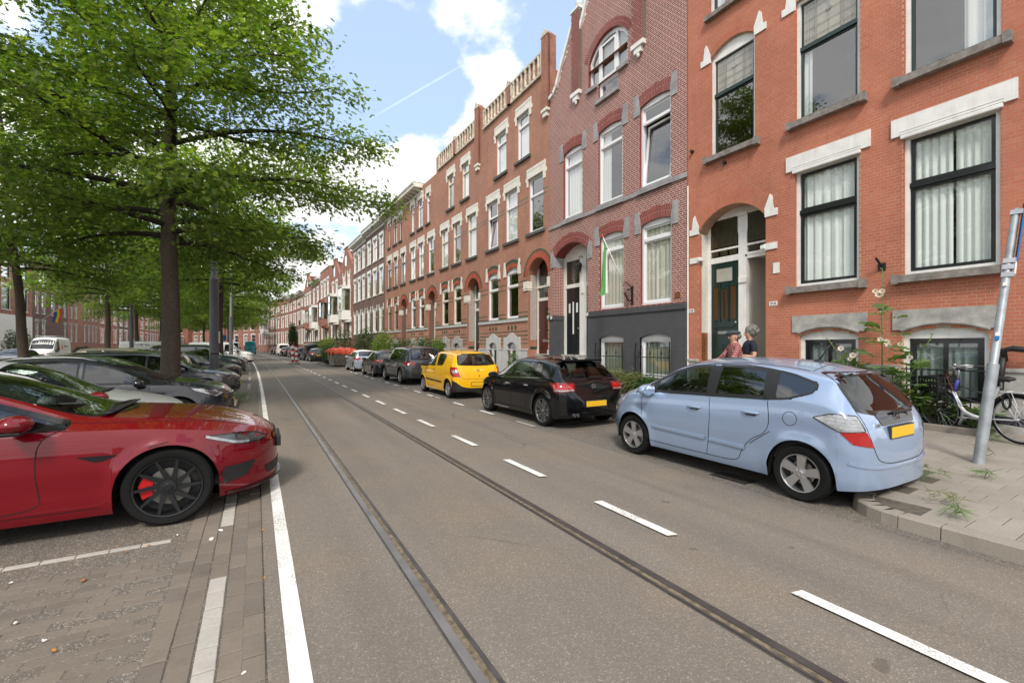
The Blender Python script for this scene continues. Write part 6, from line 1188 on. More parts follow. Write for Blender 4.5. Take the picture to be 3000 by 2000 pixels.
# generic cars: hatch / estate / suv / mpv with automatic glass, lamps and gaps
def generic(name, label, kind, loc, rz, pm, L=4.25, W=1.79, H=1.46, wb=2.62, fo=.86, r=.315, lod=2, group=None, rim='multi', rimm='rim_silver', rails=False, see=True, lamp='lamp_clear', tail='lamp_red', plates=True, hood=.93, roof_m=None, short=0., hip=0., grille='trim_black'):
    e = L-4.25; h = H-1.46; hd = hood
    if kind == 'hatch': prof = [(0, .60), (.04, .68), (.2, hd-.14), (.6, hd-.03), (1.15+short, hd+.06), (1.75+short, 1.30+h), (2.15, 1.425+h), (2.6, 1.46+h), (3.2+e*.7, 1.435+h), (3.65+e, 1.36+h), (3.85+e, 1.20+h*.6), (4.05+e, 1.0), (4.17+e, .88), (4.22+e, .7), (4.25+e, .5)]; dc, dr, cb, ct, rear = 1.17+short, 2.02+short, 3.50+e, 3.25+e, (3.70+e, 4.05+e)
    elif kind == 'estate': prof = [(0, .60), (.04, .68), (.2, hd-.14), (.6, hd-.03), (1.15, hd+.06), (1.75, 1.30+h), (2.15, 1.425+h), (2.7, 1.46+h), (3.4+e*.7, 1.455+h), (3.9+e, 1.41+h), (4.03+e, 1.28+h*.6), (4.14+e, 1.02), (4.2+e, .88), (4.23+e, .7), (4.25+e, .5)]; dc, dr, cb, ct, rear = 1.17, 2.02, 3.85+e, 3.65+e, (3.93+e, 4.14+e)
    elif kind == 'suv': prof = [(0, .68), (.04, .80), (.15, hd-.08), (.6, hd+.04), (1.1, hd+.12), (1.65, 1.38+h), (2.0, 1.46+h-.0), (2.6, 1.475+h), (3.3+e*.7, 1.455+h), (3.75+e, 1.40+h), (3.92+e, 1.24+h*.7), (4.08+e, 1.06), (4.19+e, .92), (4.22+e, .7), (4.25+e, .5)]; dc, dr, cb, ct, rear = 1.12, 1.88, 3.72+e, 3.45+e, (3.80+e, 4.08+e)
    elif kind == 'mini': prof = [(0, .62), (.04, .74), (.15, .84), (.5, .91), (.95, .96), (1.35, 1.27), (1.5, 1.36), (1.9, 1.405), (2.7, 1.39), (3.2, 1.345), (3.36, 1.26), (3.48, 1.02), (3.56, .88), (3.61, .7), (3.63, .5)]; dc, dr, cb, ct, rear = .98, 1.48, 3.15, 3.05, (3.26, 3.47)
    bl = hd-.03+hip; belt = [(0, .56), (.25, hd-.20), (1.1, bl-.02), (2.2, bl), (3.3+e, bl+.05), (L-.3, bl), (L-.1, .82), (L, .45)]
    if kind == 'mini': belt = [(0, .58), (.25, .78), (1, .90), (2, .93), (3, .96), (3.45, .92), (3.58, .8), (3.63, .45)]
    c = Car(name, label, L, W, wb, fo, r, prof, belt, loc, rz, pm, lod=lod, group=group, rim=rim, rimm=rimm, see=see, Lr=.34, rf=.72 if kind != 'suv' else .73, cladding=(lambda d, y, z, k: k < 2) if kind == 'suv' else None, zl=.19 if kind != 'suv' else .24)
    pil = (2.30, 3.12+e*.6) if kind != 'mini' else (2.15,)
    c.dlo(dc+.05, cb, ct, pil, lift=.025, bw=.03, m='car_glass' if kind != 'suv' else 'car_glass_dark'); c.windshield(dc, dr); c.backlight(*rear, m='car_glass_dark', zlow=hd+.08 if kind != 'suv' else 1.08)
    if lod < 1: 
        c.panel('tail_lamp', [(L-.5, .9, hd), (L-.05, .55, hd), (L-.05, .58, hd-.16), (L-.42, .88, hd-.16)], 140, tail, .007, .03, mirror=True, gs=.12); c.panel('headlamp', [(.14, .66, .73), (.55, .82, .80), (.50, .82, .70), (.18, .7, .63)], 45, lamp, .006, .03, mirror=True, gs=.12); c.plate(.62) if plates else None; c.finish(seats=False, roof_m=roof_m); return c
    wd_ = W/2
    for sg in (1, -1):
        T = lambda d, y, z: (d, y*sg, z)
        a = c.panel('tail_lamp', [T(L-.55, wd_*.96, hd+.0), T(L-.06, wd_*.55, hd-.01), T(L-.04, wd_*.58, hd-.17), T(L-.42, wd_*.96, hd-.16)], 140*sg, tail, .007, .03, gs=.06); c.panel('lamp_clear_part', [T(L-.40, wd_*.9, hd-.09), T(L-.10, wd_*.6, hd-.09), T(L-.08, wd_*.62, hd-.13), T(L-.38, wd_*.9, hd-.13)], 140*sg, 'lamp_red_dark', .010, .01, parent=a, gs=.06)
        a = c.panel('headlamp', [T(.16, wd_*.62, .70), T(.30, wd_*.80, hd-.16), T(.72, wd_*.97, hd-.11), T(.62, wd_*.97, hd-.19), T(.30, wd_*.80, .62)], 50*sg, lamp, .006, .025, gs=.05, border=('lamp_edge', 'trim_gloss'), bw=.014); c.panel('lamp_lens', [T(.26, wd_*.70, .70), T(.40, wd_*.84, hd-.18), T(.5, wd_*.9, hd-.19), T(.36, wd_*.8, .66)], 50*sg, 'lamp_smoke', .009, .03, parent=a, gs=.05)
        c.panel('fog_grille', [T(.12, wd_*.55, .40), T(.36, wd_*.86, .40), T(.40, wd_*.88, .28), T(.16, wd_*.58, .28)], 45*sg, grille, .006, .03, gs=.08)
    c.panel('grille', [(0, .48, .66), (0, -.48, .66), (0, -.42, .58), (0, .42, .58)], 0, grille, .006, .02); c.panel('lower_grille', [(0, .45, .42), (0, -.45, .42), (0, -.5, .27), (0, .5, .27)], 0, grille, .006, .03); c.line('grille_bar', [(0, .5, .62), (0, -.5, .62)], 0, .014, 'chrome', .012, mirror=False)
    c.line('door_gap', [(dc+.15, 2, bl), (dc+.14, 2, .5), (dc+.2, 2, .30), (fo+wb-.45, 2, .30)], 90); c.line('door_gap', [(2.30 if kind != 'mini' else 2.2, 2, bl+.02), (2.32 if kind != 'mini' else 2.2, 2, .30)], 90)
    if kind != 'mini': c.line('door_gap', [(pil[1]+.1, 2, bl+.03), (pil[1]+.1, 2, .75), (fo+wb-.32, 2, .5), (fo+wb-.40, 2, .30)], 90); c.handle(pil[1]-.1, bl-.11)
    c.handle(2.12 if kind != 'mini' else 2.0, bl-.12); c.mirror(dc+.28, bl+.0); c.line('bonnet_gap', [(.30, .55, 0), (.7, .68, 0), (dc-.1, .70, 0)], 'T'); c.line('tailgate_gap', [(0, .70, .8), (0, .55, .58), (0, -.55, .58), (0, -.70, .8)], 180, mirror=False)
    c.line('side_crease', [(dc-.2, 2, bl-.16), (2.2, 2, bl-.17), (L-.6, 2, bl-.13)], 90, .008, pm, .004, smooth=0, thick=.003)
    if rails:
        for sg in (1, -1): mb = MB(); P = [c.at(d, sg*W*rf_ , 1, 'T', .03 if 0 < i < 6 else -.005) for i, (d, rf_) in enumerate((d, .315) for d in np.linspace(dr+.1, ct+.1, 7))]; mb.tube(P, .014, 6); mb.build('roof_rail', 'steel' if rails == 'chrome' else 'trim_black', c.root, smooth=True)
    mb = MB(); x = c.X(dc-.04); p = c.at(dc-.05, .2, 1, 'T', .01); mb.box((p.x-.03, -.5, p.z-.01), (p.x+.02, .5, p.z+.008), bev=.004); mb.build('wiper', 'trim_black', c.root)
    if plates: c.plate(.66 if kind != 'suv' else .78); c.plate(.46, True)
    c.badge(0, 0, .66, 0, .05, 'ring'); c.badge(L, 0, hd-.08, 180, .05, 'vw' if kind == 'suv' else 'ring'); c.finish(dc+.1, roof_m=roof_m); return c
paint('paint_silver', (.62, .63, .63), .1, .3); paint('paint_anthracite', (.020, .021, .026), .2, .22); paint('paint_golfgrey', (.105, .112, .122), .35, .26); paint('paint_tiguan', (.050, .057, .066), .4, .25); paint('paint_nearblack', (.012, .013, .016), .1, .22); paint('paint_white', (.76, .77, .77), .0, .3); paint('paint_navy', (.006, .012, .045), .2, .22); paint('paint_greydark', (.04, .042, .045), .3, .25); paint('paint_minisilver', (.36, .42, .48), .5, .28); paint('paint_beige', (.32, .27, .21), .4, .28); paint('paint_petrol', (.010, .018, .024), .2, .22); paint('paint_turq', (.0, .33, .44), 0, .35)
NG = 'cars parked nose-out along the left'; RG = 'cars parked along the right-hand kerb'
def nose(y, xn): return (xn, y, -.05)
def leftcar(label, kind, yc, xnose, pm, L=4.3, flip=False, **k):
    wb = k.pop('wb', 2.62); fo = k.pop('fo', .88); xc = xnose-(fo+wb/2) if not flip else xnose-(L-fo-wb/2); return generic('parked_car', label, kind, (xc+rs(yc), yc, -.055), 0. if not flip else pi, pm, L=L, wb=wb, fo=fo, group=NG, **k)
leftcar('silver hatchback between the dark red saloon and the black Renault-style hatchback'.replace(' Renault-style', ''), 'hatch', 8.75, -.95, 'paint_silver', L=4.2, H=1.48, W=1.77, short=-.12)
leftcar('black five-door hatchback with chrome roof strips in front of the tree', 'hatch', 11.55, -.42, 'paint_anthracite', L=4.3, H=1.475, W=1.81, rails='chrome', hood=.95)
leftcar('grey estate car partly hidden by the thick tree trunk', 'estate', 17.3, -.45, 'paint_golfgrey', L=4.6, H=1.48, rails=True, hood=.93, wb=2.67, rim='five')
leftcar('black estate parked tail-out next to the grey estate car', 'estate', 20.0, -1.95, 'paint_nearblack', L=4.3, H=1.48, flip=True)
leftcar('dark grey hatchback just beyond the thick grey lamp post', 'hatch', 24.0, -.55, 'paint_greydark', L=4.4, H=1.45)
leftcar('large dark green-black off-roader parked nose-out', 'suv', 30.5, -.45, 'paint_petrol', L=4.7, H=1.72, W=1.88, hood=1.02, r=.36, wb=2.8)
leftcar('small white hatchback parked before the white van', 'hatch', 41.5, -.35, 'paint_white', L=4.0, lod=1)
leftcar('beige car behind the black hatchback, only its roof showing', 'estate', 26.8, -2.6, 'paint_beige', L=4.4, H=1.56, lod=1)
def rightcar(label, kind, yc, x, pm, **k): return generic('parked_car', label, kind, (x+rs(yc), yc, zr(x)), R90+heading(yc), pm, group=RG, **k)
rightcar('dark grey off-roader with red tail lamps ahead of the yellow car', 'suv', 20.9, 6.38, 'paint_tiguan', L=4.49, W=1.84, H=1.66, wb=2.68, r=.345, hood=1.0, rails=True, hip=.03, tail='lamp_red')
rightcar('black small hatchback between the grey off-roader and the silver mini car', 'hatch', 26.2, 6.38, 'paint_nearblack', L=4.0, W=1.73, H=1.45, wb=2.5, fo=.8, r=.30)
rightcar('small silver retro hatchback with black pillars beside the skip', 'mini', 31.8, 6.42, 'paint_minisilver', L=3.63, W=1.68, H=1.41, wb=2.46, fo=.62, r=.30, rim='five', roof_m=('paint_white', lambda d, y, z: z > 1.30))
rightcar('black older hatchback behind the red and white bollards', 'hatch', 54.0, 6.35, 'paint_nearblack', L=4.15, W=1.73, H=1.44, wb=2.51, lod=1)
rightcar('dark blue estate car further down the right-hand row', 'estate', 68.5, 6.3, 'paint_navy', L=4.4, lod=1); rightcar('white-roofed grey small car behind the dark blue estate', 'hatch', 74.5, 6.3, 'paint_greydark', L=4.1, lod=0, roof_m=('paint_white', lambda d, y, z: z > 1.40)); rightcar('grey off-roader far down the right-hand row', 'suv', 80.5, 6.3, 'paint_tiguan', L=4.5, H=1.6, lod=0); rightcar('black small car before the white parked van', 'hatch', 86.5, 6.3, 'paint_nearblack', L=4.0, lod=0); rightcar('dark car beyond the white parked van', 'hatch', 99, 6.3, 'paint_greydark', L=4.2, lod=0); rightcar('black car last in the right-hand row', 'estate', 105, 6.3, 'paint_nearblack', L=4.3, lod=0)
def farleft(label, kind, y, x, pm, rz, **k): return generic('parked_car', label, kind, (x+rs(y), y, -.05), rz, pm, lod=k.pop('lod', 0), group='cars parked beyond the median', **k)
farleft('blue grey car parked beyond the median by the left tree', 'hatch', 46, -14.8, 'paint_tiguan', -R90); farleft('white estate car roof beyond the black cars', 'estate', 47, -8.7, 'paint_white', pi, H=1.5); farleft('dark estate with roof rails beyond the median', 'estate', 51, -8.6, 'paint_nearblack', pi, H=1.52); farleft('dark grey hatchback behind the median tree', 'hatch', 57, -8.6, 'paint_greydark', pi); farleft('black hatchback in the second row further away', 'hatch', 63, -8.6, 'paint_nearblack', pi); farleft('silver hatchback in the second row by the far trees', 'hatch', 68, -8.6, 'paint_silver', pi)
# vans
mat('tri_orange', (.70, .12, .03), .5)
def van(label, loc, rz, pm, L=4.9, W=1.95, H=1.97, lod=1, slope=1, rack=False, side_txt=None, side_m=None, cat='van', group=None, name='parked_van', roll=False):
    prof = [(0, .70), (.04, .85), (.15, 1.0), (.5, 1.12), (.95, 1.20), (1.55, 1.72*H/1.97), (1.8, 1.88*H/1.97), (2.2, H), (L-.5, H), (L-.12, H-.04), (L-.05, H-.2), (L-.02, 1.0), (L, .5)] if slope else [(0, .8), (.05, 1.0), (.2, 1.15), (.6, 1.28), (.9, 1.36), (1.5, 2.05*H/2.5), (1.75, 2.3*H/2.5), (2.1, H), (L-.4, H), (L-.1, H-.04), (L-.04, H-.2), (L-.02, 1.0), (L, .5)]
    belt = [(0, .62), (.2, .85), (.9, 1.05), (2, 1.12), (L-.3, 1.14), (L-.05, 1.0), (L, .45)]
    c = Car(name, label, L, W, L*.60, .92, .34, prof, belt, loc, rz, pm, lod=lod, rf=.84, Lr=.16, nr=4, Lf=.75, nf=3., see=False, group=group, cat=cat, cladding=lambda d, y, z, k: k < 3 and (d < .5 or d > L-.3), roofdrop=.12, rim='five'); c.dlo(1.05, 2.25 if not side_m else 2.25, 2.15, (), lift=.03); c.windshield(1.0, 1.7)
    c.panel('headlamp', [(.10, .62, .92), (.55, .92, 1.0), (.52, .92, .84), (.14, .66, .78)], 50, 'lamp_clear', .006, .03, mirror=True, gs=.1); c.panel('grille', [(0, .5, .86), (0, -.5, .86), (0, -.5, .72), (0, .5, .72)], 0, 'trim_black', .006, .03, gs=.15); c.panel('tail_lamp', [(0, .93, 1.35), (0, .80, 1.35), (0, .80, .85), (0, .93, .85)], 180, 'lamp_red', .006, .02, mirror=True, gs=.15); c.panel('rear_window', [(0, .70, H-.3), (0, -.70, H-.3), (0, -.74, 1.2), (0, .74, 1.2)], 180, 'glass_opaque' if not roll else 'paint_turq', .006, .06, gs=.2)
    c.line('door_gap', [(1.1, 2, 1.1), (1.12, 2, .4), (2.2, 2, .38), (2.3, 2, 1.1), (2.2, 2, H-.25)], 90, .012); c.line('door_gap', [(2.4, 2, H-.2), (2.4, 2, .4), (3.6, 2, .4), (3.6, 2, H-.2)], 90, .012); c.mirror(1.2, 1.12, 'trim_black', (.08, .12, .14)); c.plate(.62)
    if side_m: c.panel('side_graphic', [(2.5, 2, H-.3), (L-.3, 2, H-.3), (L-.3, 2, .7), (2.9, 2, .7)], 90, side_m, .006, .1, mirror=True, gs=.3)
    if rack and slope == 0:
        for sg in (1, -1): c.panel('side_triangle', [(2.75, sg*2, 1.35), (3.25, sg*2, 1.35), (3.0, sg*2, 1.8)], 90*sg, 'tri_orange', .008, .01, gs=.3); c.panel('side_bar', [(3.4, sg*2, 1.7), (4.6, sg*2, 1.7), (4.6, sg*2, 1.55), (3.4, sg*2, 1.55)], 90*sg, 'paint_greydark', .008, .01, gs=.3)
    if rack:
        mb = MB(); z = H+.12
        for y in (.7, -.7): mb.tube([(c.X(d), y, z) for d in (2.0, L-.4)], .02, 6)
        for d in np.linspace(2.0, L-.4, 6): mb.tube([(c.X(d), -.7, z), (c.X(d), .7, z)], .015, 6); mb.tube([(c.X(d), .7, z), (c.X(d), .72, H-.05)], .015, 5); mb.tube([(c.X(d), -.7, z), (c.X(d), -.72, H-.05)], .015, 5)
        mb.build('roof_rack', 'zinc', c.root)
    if side_txt:
        for sg in (1, -1):
            for txt, d, z, sz, m_ in side_txt:
                p = c.at(d, sg*2, z, 90*sg, .012); me = text_mesh(txt, sz); me.materials.append(MT[m_]); o = link('lettering', me, c.root); o.matrix_local = Matrix(((-sg, 0, 0, p.x), (0, 0, sg, p.y), (0, 1, 0, p.z), (0, 0, 0, 1)))
    c.finish(seats=False); return c
van('silver white panel van nose-out beside the far lamp posts', (-2.2+rs(47.5), 47.5, -.05), 0., 'paint_white', L=4.9); van('white panel van with red triangle sign and roof rack on the far carriageway', (-17.3+rs(62), 62, -.05), -R90, 'paint_white', L=5.5, H=2.5, W=2.05, slope=0, rack=True)
van('white van with black lettering behind the dark off-roader', (-7.4+rs(52), 53, -.05), 0, 'paint_white', L=5.3, H=2.05, side_txt=[('LOK les', 3.6, 1.75, .3, 'black_paint')])
van('black van parked in front of the black older hatchback', at_road(59.5, 6.4), R90+heading(59.5), 'paint_nearblack', L=4.9, H=1.95); van('white parked van with ladder rack on the right', at_road(92.5, 6.3), R90+heading(92.5), 'paint_white', L=5.0, H=2.1, rack=True); van('turquoise delivery van standing in the road far away', (1.6+rs(100), 101, 0), R90, 'paint_turq', L=5.6, H=2.5, slope=0, roll=True); van('white delivery van beside the turquoise van', (-1.2+rs(100), 104, 0), R90, 'paint_white', L=5.4, H=2.4, slope=0, side_m='paint_turq')
# ---------------------------------------------------------------- trees and plants
mat_leaf('leaf_oak', (.075, .135, .030), (.130, .20, .043), (.26, .31, .075), .54); mat_leaf('leaf_far', (.105, .18, .038), (.17, .245, .052), (.28, .335, .08), .54); mat_leaf('leaf_shrub', (.022, .060, .012), (.040, .095, .020), (.075, .135, .028), .3); mat_leaf('leaf_hedge', (.015, .038, .010), (.025, .060, .016), (.05, .09, .02), .2); mat_leaf('leaf_grass', (.10, .13, .045), (.17, .185, .07), (.26, .25, .11), .35); mat_leaf('leaf_holly', (.085, .155, .055), (.12, .20, .075), (.17, .25, .10), .35); mat_leaf('petal', (.72, .60, .58), (.80, .70, .66), (.82, .76, .70), .4)
mat('bark', (.088, .066, .050), .9, var=.18, vs=14, bump=1., bs=30, fine=.3, fs_=45, streak=.7); mat('bark_dark', (.035, .027, .021), .9, var=.3, vs=9, bump=.8, bs=30)
LOBED = np.array([(0, 0, 0), (0, .42, 0), (0, .28, 0), (0, .68, 0), (0, .55, 0), (0, 1.05, 0), (.36, .34, .06), (.46, .66, .08), (.28, .92, .04), (-.36, .34, .06), (-.46, .66, .08), (-.28, .92, .04)]); LOBED_F = np.array([(0, 6, 1), (2, 7, 3), (4, 8, 5), (0, 1, 9), (2, 3, 10), (4, 5, 11)])
DIAM = np.array([(0, 0, 0), (.42, .42, .07), (.10, .62, .0), (.30, .80, .04), (0, 1.05, 0), (-.30, .80, .04), (-.10, .62, .0), (-.42, .42, .07)]); DIAM_F = np.array([(0, 1, 2), (2, 3, 4), (0, 2, 6), (2, 4, 6), (0, 6, 7), (4, 5, 6)])
OVAL = np.array([(0, 0, 0), (.30, .35, .05), (.22, .8, .03), (0, 1.05, 0), (-.22, .8, .03), (-.30, .35, .05)]); OVAL_F = np.array([(0, 1, 2), (0, 2, 3), (0, 3, 4), (0, 4, 5)])
BLADE = np.array([(-.03, 0, 0), (.03, 0, 0), (.022, .55, .03), (-.022, .55, .03), (0, 1.05, -.12)]); BLADE_F = np.array([(0, 1, 2), (0, 2, 3), (3, 2, 4)])
def leaf_mesh(name, P, size, shape, m, tilt=.6, up=None, rg=RNG, dirs=None):
    """leaves at points P: random heading, tilted around the horizontal; one mesh"""
    T, F = shape; n = len(P); az = rg.uniform(0, 2*pi, n); sz = size*rg.uniform(.65, 1.25, n)
    dx = np.stack([np.cos(az), np.sin(az), rg.normal(-.25, .35, n)], 1) if dirs is None else dirs+rg.normal(0, .25, (n, 3)); dx /= np.linalg.norm(dx, axis=1)[:, None]
    nz = np.stack([rg.normal(0, tilt, n), rg.normal(0, tilt, n), np.ones(n)], 1); sx = np.cross(dx, nz); sx /= np.linalg.norm(sx, axis=1)[:, None]; nz = np.cross(sx, dx)
    V = P[:, None]+sz[:, None, None]*(sx[:, None]*T[None, :, :1]+dx[:, None]*T[None, :, 1:2]+nz[:, None]*T[None, :, 2:3]); Fi = (np.arange(n)[:, None, None]*len(T)+F[None]).reshape(-1, 3)
    return np_mesh(name, V.reshape(-1, 3), Fi, m, rnd=np.repeat(rg.random(n), len(F)))
def grow(seed, H, z0, rz_, nl, leaves, size, shape, m, trunk_r=.21, lean=(0, 0), droop=.0, sq=1.):
    """returns (trunk mesh, limb mesh, crown mesh); rz_: list of (height, radius)"""
    rg = np.random.default_rng(seed); R = lambda z: float(np.interp(z, [p[0] for p in rz_], [p[1] for p in rz_])); tk = MB(); pts = []
    ph = rg.uniform(0, 6); tx = lambda z: np.array([lean[0]*z+.05*sin(z*.9+ph)*min(1, z/3), lean[1]*z+.05*cos(z*.7+ph)*min(1, z/3), z])
    zs = np.linspace(0, H*.96, 26); rad = [trunk_r*(1+.55*math.exp(-z/.25))*(1-.86*(z/H)**1.05)*(1+.04*sin(z*5+ph)) for z in zs]; tk.tube([tx(z) for z in zs], rad, 14); lm = MB(); cl = []; dr = []
    for i in range(nl):
        f = (i+.5)/nl; z = z0+(H*.95-z0)*f**1.15; az = i*2.39996+rg.uniform(-.3, .3); L = R(z)*rg.uniform(.82, 1.12); up = .10+.75*f**1.3-droop*(1-f); b = tx(z); n = 7; P = []
        for k in range(n+1):
            t = k/n; a = az+.25*sin(3*t+i)*t; P.append(b+np.array([cos(a)*L*t, sin(a)*L*t, L*(up*t-.20*t*t*(1-f*.6))+.06*sin(4*t+i)]))
        r0 = max(.016, trunk_r*.42*(1-f*.75)*min(1, L/4)); lm.tube(P, [r0*(1-.88*k/n)+.004 for k in range(n+1)], 6, cap=False)
        ns = max(4, int(L*2.6))
        for j in range(ns):
            t = .22+.78*(j+rg.uniform(0, .8))/ns; t = min(t, 1.); kk = t*n; k0 = min(int(kk), n-1); p = P[k0]+(P[k0+1]-P[k0])*(kk-k0); sgn = 1 if j % 2 else -1; d = P[k0+1]-P[k0]; d /= np.linalg.norm(d)+1e-9; sd = np.array([-d[1], d[0], 0])*sgn; l2 = (.35+.28*L*(1-t)*.6+rg.uniform(.1, .5))
            e = p+(d*.62+sd*rg.uniform(.55, .95)+np.array([0, 0, rg.uniform(-.28, .16)]))*l2; mid = (p+e)/2+np.array([0, 0, .05*l2]); lm.tube([p, mid, e], [.012, .008, .003], 4, cap=False)
            for q in np.linspace(.3, 1.05, 4): cl.append(p+(e-p)*q); dr.append(e-p)
        cl.append(P[-1]); dr.append(P[-1]-P[-2])
    cl = np.array(cl); dr = np.array(dr); dr /= np.linalg.norm(dr, axis=1)[:, None]+1e-9; idx = rg.integers(0, len(cl), leaves); pos = cl[idx]+rg.normal(0, 1, (leaves, 3))*np.array([.17, .17, .15])*sq
    dirs = dr[idx]+rg.normal(0, .75, (leaves, 3))*np.array([1, 1, .55])+np.array([0, 0, -.22]); me = leaf_mesh('crown', pos, size, shape, m, .38, rg=rg, dirs=dirs); return tk.mesh('trunk', 'bark', smooth=True), lm.mesh('limbs', 'bark_dark', smooth=True), me
def put_tree(name, label, loc, meshes, rz=0., group='street trees', sc=1.):
    t = thing(name, label, 'tree', loc, rz, group); t.scale = (sc, sc, sc)
    for nm, me in zip(('trunk', 'limbs', 'crown'), meshes): link(nm, me, t)
    return t
CR = [(4.2, 2.6), (5.2, 4.3), (6.3, 5.3), (7.4, 5.3), (8.4, 3.7), (10, 2.9), (12, 2.4), (15, .6)]
big = grow(3, 15., 4.25, CR, 58, 76000, .12, (LOBED, LOBED_F), 'leaf_oak', .225, sq=1.35)
put_tree('oak_tree', 'large street oak with thick straight trunk before the grey estate car', (-1.95, 14.6, -.03), big, rz=.6)
CR2 = [(4.8, 3.4), (5.8, 4.9), (7.2, 5.6), (9, 4.8), (11, 3.4), (14, .8)]
mid = grow(11, 14., 5.3, CR2, 50, 32000, .17, (DIAM, DIAM_F), 'leaf_oak', .21, sq=1.6); mid2 = grow(17, 13.5, 5.4, CR2, 46, 24000, .21, (DIAM, DIAM_F), 'leaf_far', .20, sq=1.7); lean_ = grow(23, 13, 5.0, CR2, 46, 34000, .18, (DIAM, DIAM_F), 'leaf_oak', .20, lean=(-.07, .0), sq=1.6)
put_tree('oak_tree', 'street oak whose branches reach in at the top left corner', (-10.2, 10.5, -.05), mid, 1.0); put_tree('oak_tree', 'leaning street oak with crooked dark trunk at the far left', (-8.9, 28.2, -.05), lean_, .3); put_tree('oak_tree', 'street oak behind the second grey lamp post on the near row', (-1.85+rs(34.5), 34.5, -.05), mid2, 2.0)
put_tree('oak_tree', 'street oak with slim trunk left of the thick trunk', (-9.6+rs(46), 45.5, -.05), mid2, .4)
far = [(-9.7, 57.5, 'thin street oak beside the left lamp post'), (-1.8, 54.5, 'third street oak along the near row'), (-9.6, 74, 'street oak far down the median'), (-1.8, 73, 'fourth street oak along the near row'), (-5.5, 90, 'street oak before the road bends'), (-1.8, 92, 'fifth street oak along the near row'), (-10, 108, 'distant street oak on the left of the median'), (-3, 112, 'most distant street oak at the bend'), (-10.5, 21, 'street oak out of line behind the parked cars')]
for i, (x, y, l_) in enumerate(far[:-1]): put_tree('oak_tree', l_, (x+rs(y), y, -.05), mid2 if i % 2 else mid, i*1.3+.5, sc=.93+.05*(i % 3))
def bush(name, label, loc, size, n, lsz, m='leaf_shrub', flowers=0, shape=(OVAL, OVAL_F), cat='shrub', group=None, stems=5, hollow=.35):
    rg = np.random.default_rng(int(loc[1]*100)); t = thing(name, label, cat, loc, 0, group); u = rg.normal(0, 1, (n, 3)); u /= np.linalg.norm(u, axis=1)[:, None]; lump = 1+.22*np.sin(u[:, :1]*5+loc[1])*np.cos(u[:, 1:2]*4+u[:, 2:]*3)
    P = u*(rg.random((n, 1))**hollow)*lump*np.array(size)/2; P[:, 2] += size[2]/2+.05; P = P[P[:, 2] > .02]; link('foliage', leaf_mesh('foliage', P, lsz, shape, m, .7, rg=rg), t); mb = MB()
    for k in range(stems): a = k*2.4; mb.tube([(.1*cos(a), .1*sin(a), 0), (.2*size[0]*cos(a), .2*size[1]*sin(a), size[2]*.4), (.32*size[0]*cos(a), .32*size[1]*sin(a), size[2]*.75)], [.02, .014, .004], 5)
    mb.build('stem', 'bark', t)
    if flowers: u = rg.normal(0, 1, (flowers, 3)); u /= np.linalg.norm(u, axis=1)[:, None]; P = u*np.array(size)/2*1.02; P[:, 2] += size[2]/2; link('flowers', leaf_mesh('flowers', P, .11, (OVAL, OVAL_F), 'petal', 1., rg=rg), t, kind='stuff')
    return t
def ray_y(px, X): u = (px-1500)/1320; s_, c_ = sin(YAW), cos(YAW); return X*(c_-u*s_)/(s_+u*c_)
GZ = .14
for i, (px, X, h_, w_, fl, lb) in enumerate([(1283, 9.3, 1.9, .9, 0, 'bright green upright bush behind the dark grey off-roader'), (1240, 9.0, 2.0, 1.7, 10, 'loose climbing rose bush above the dark grey off-roader'), (1178, 8.9, 2.0, 1.9, 8, 'low spreading bush beside the rose bush'), (1122, 8.8, 2.6, 2.0, 14, 'rounded rose bush in front of the brown houses'), (1072, 8.5, 3.1, 2.3, 20, 'tallest dark rose bush in front of the brown houses'), (1005, 8.0, 3.3, 2.6, 26, 'dark flowering bush beside the white bay window'), (960, 7.2, 2.6, 2.2, 6, 'loose bush behind the orange covered skip'), (935, 7.4, 2.2, 2.6, 4, 'dark hedge-like bush beside the black older hatchback')]):
    y = ray_y(px, X); bush('shrub', lb, (X, y, GZ), (w_*.9, w_, h_), 2600, .10 if h_ < 2.2 else .13, 'leaf_shrub' if i % 3 else 'leaf_far', fl, group='front garden shrubs')
y = ray_y(950, 6.0); bush('shrub', 'tall grassy roadside planting with pale flowers by the skip', (6.1, 45.5, -.05), (1.5, 5.5, 1.7), 2600, .55, 'leaf_shrub', 24, shape=(BLADE, BLADE_F), stems=0, group='front garden shrubs')
g_ = thing('planting_bed', 'raised kerbed bed of the roadside planting', 'planter', (6.1, 45.2, 0)); mb = MB(); mb.box((-.95, -3.6, -.12), (1.1, 3.4, .03), bev=.02); mb.build('kerb', 'kerbstone', g_); mb = MB(); mb.box((-.8, -3.4, .03), (1., 3.2, .05)); mb.build('earth', 'earth', g_)
for (x, y, h_, lb) in ((9.4+fs(100), 101, 6.2, 'tall clipped ivy column far along the right-hand houses'), (-24.6+rs(103), 104, 7.6, 'tall ivy column climbing the left-hand red brick house')): bush('ivy_column', lb, (x, y, 0), (1.6, 2.6, h_), 5000, .22, 'leaf_hedge', group='ivy columns')
bush('shrub', 'overgrown garden shrub at the far left edge', (-21.5, 66, 0), (2.2, 3, 3.4), 2500, .16, 'leaf_shrub', 14); bush('shrub', 'garden hedge below the white plastered house', (-22.5, 78, 0), (2, 4, 1.8), 1800, .18, 'leaf_hedge', group='left hedges'); bush('shrub', 'small garden hedge behind the white van', (-22.5, 90, 0), (2, 4, 1.5), 1500, .18, 'leaf_hedge', group='left hedges')
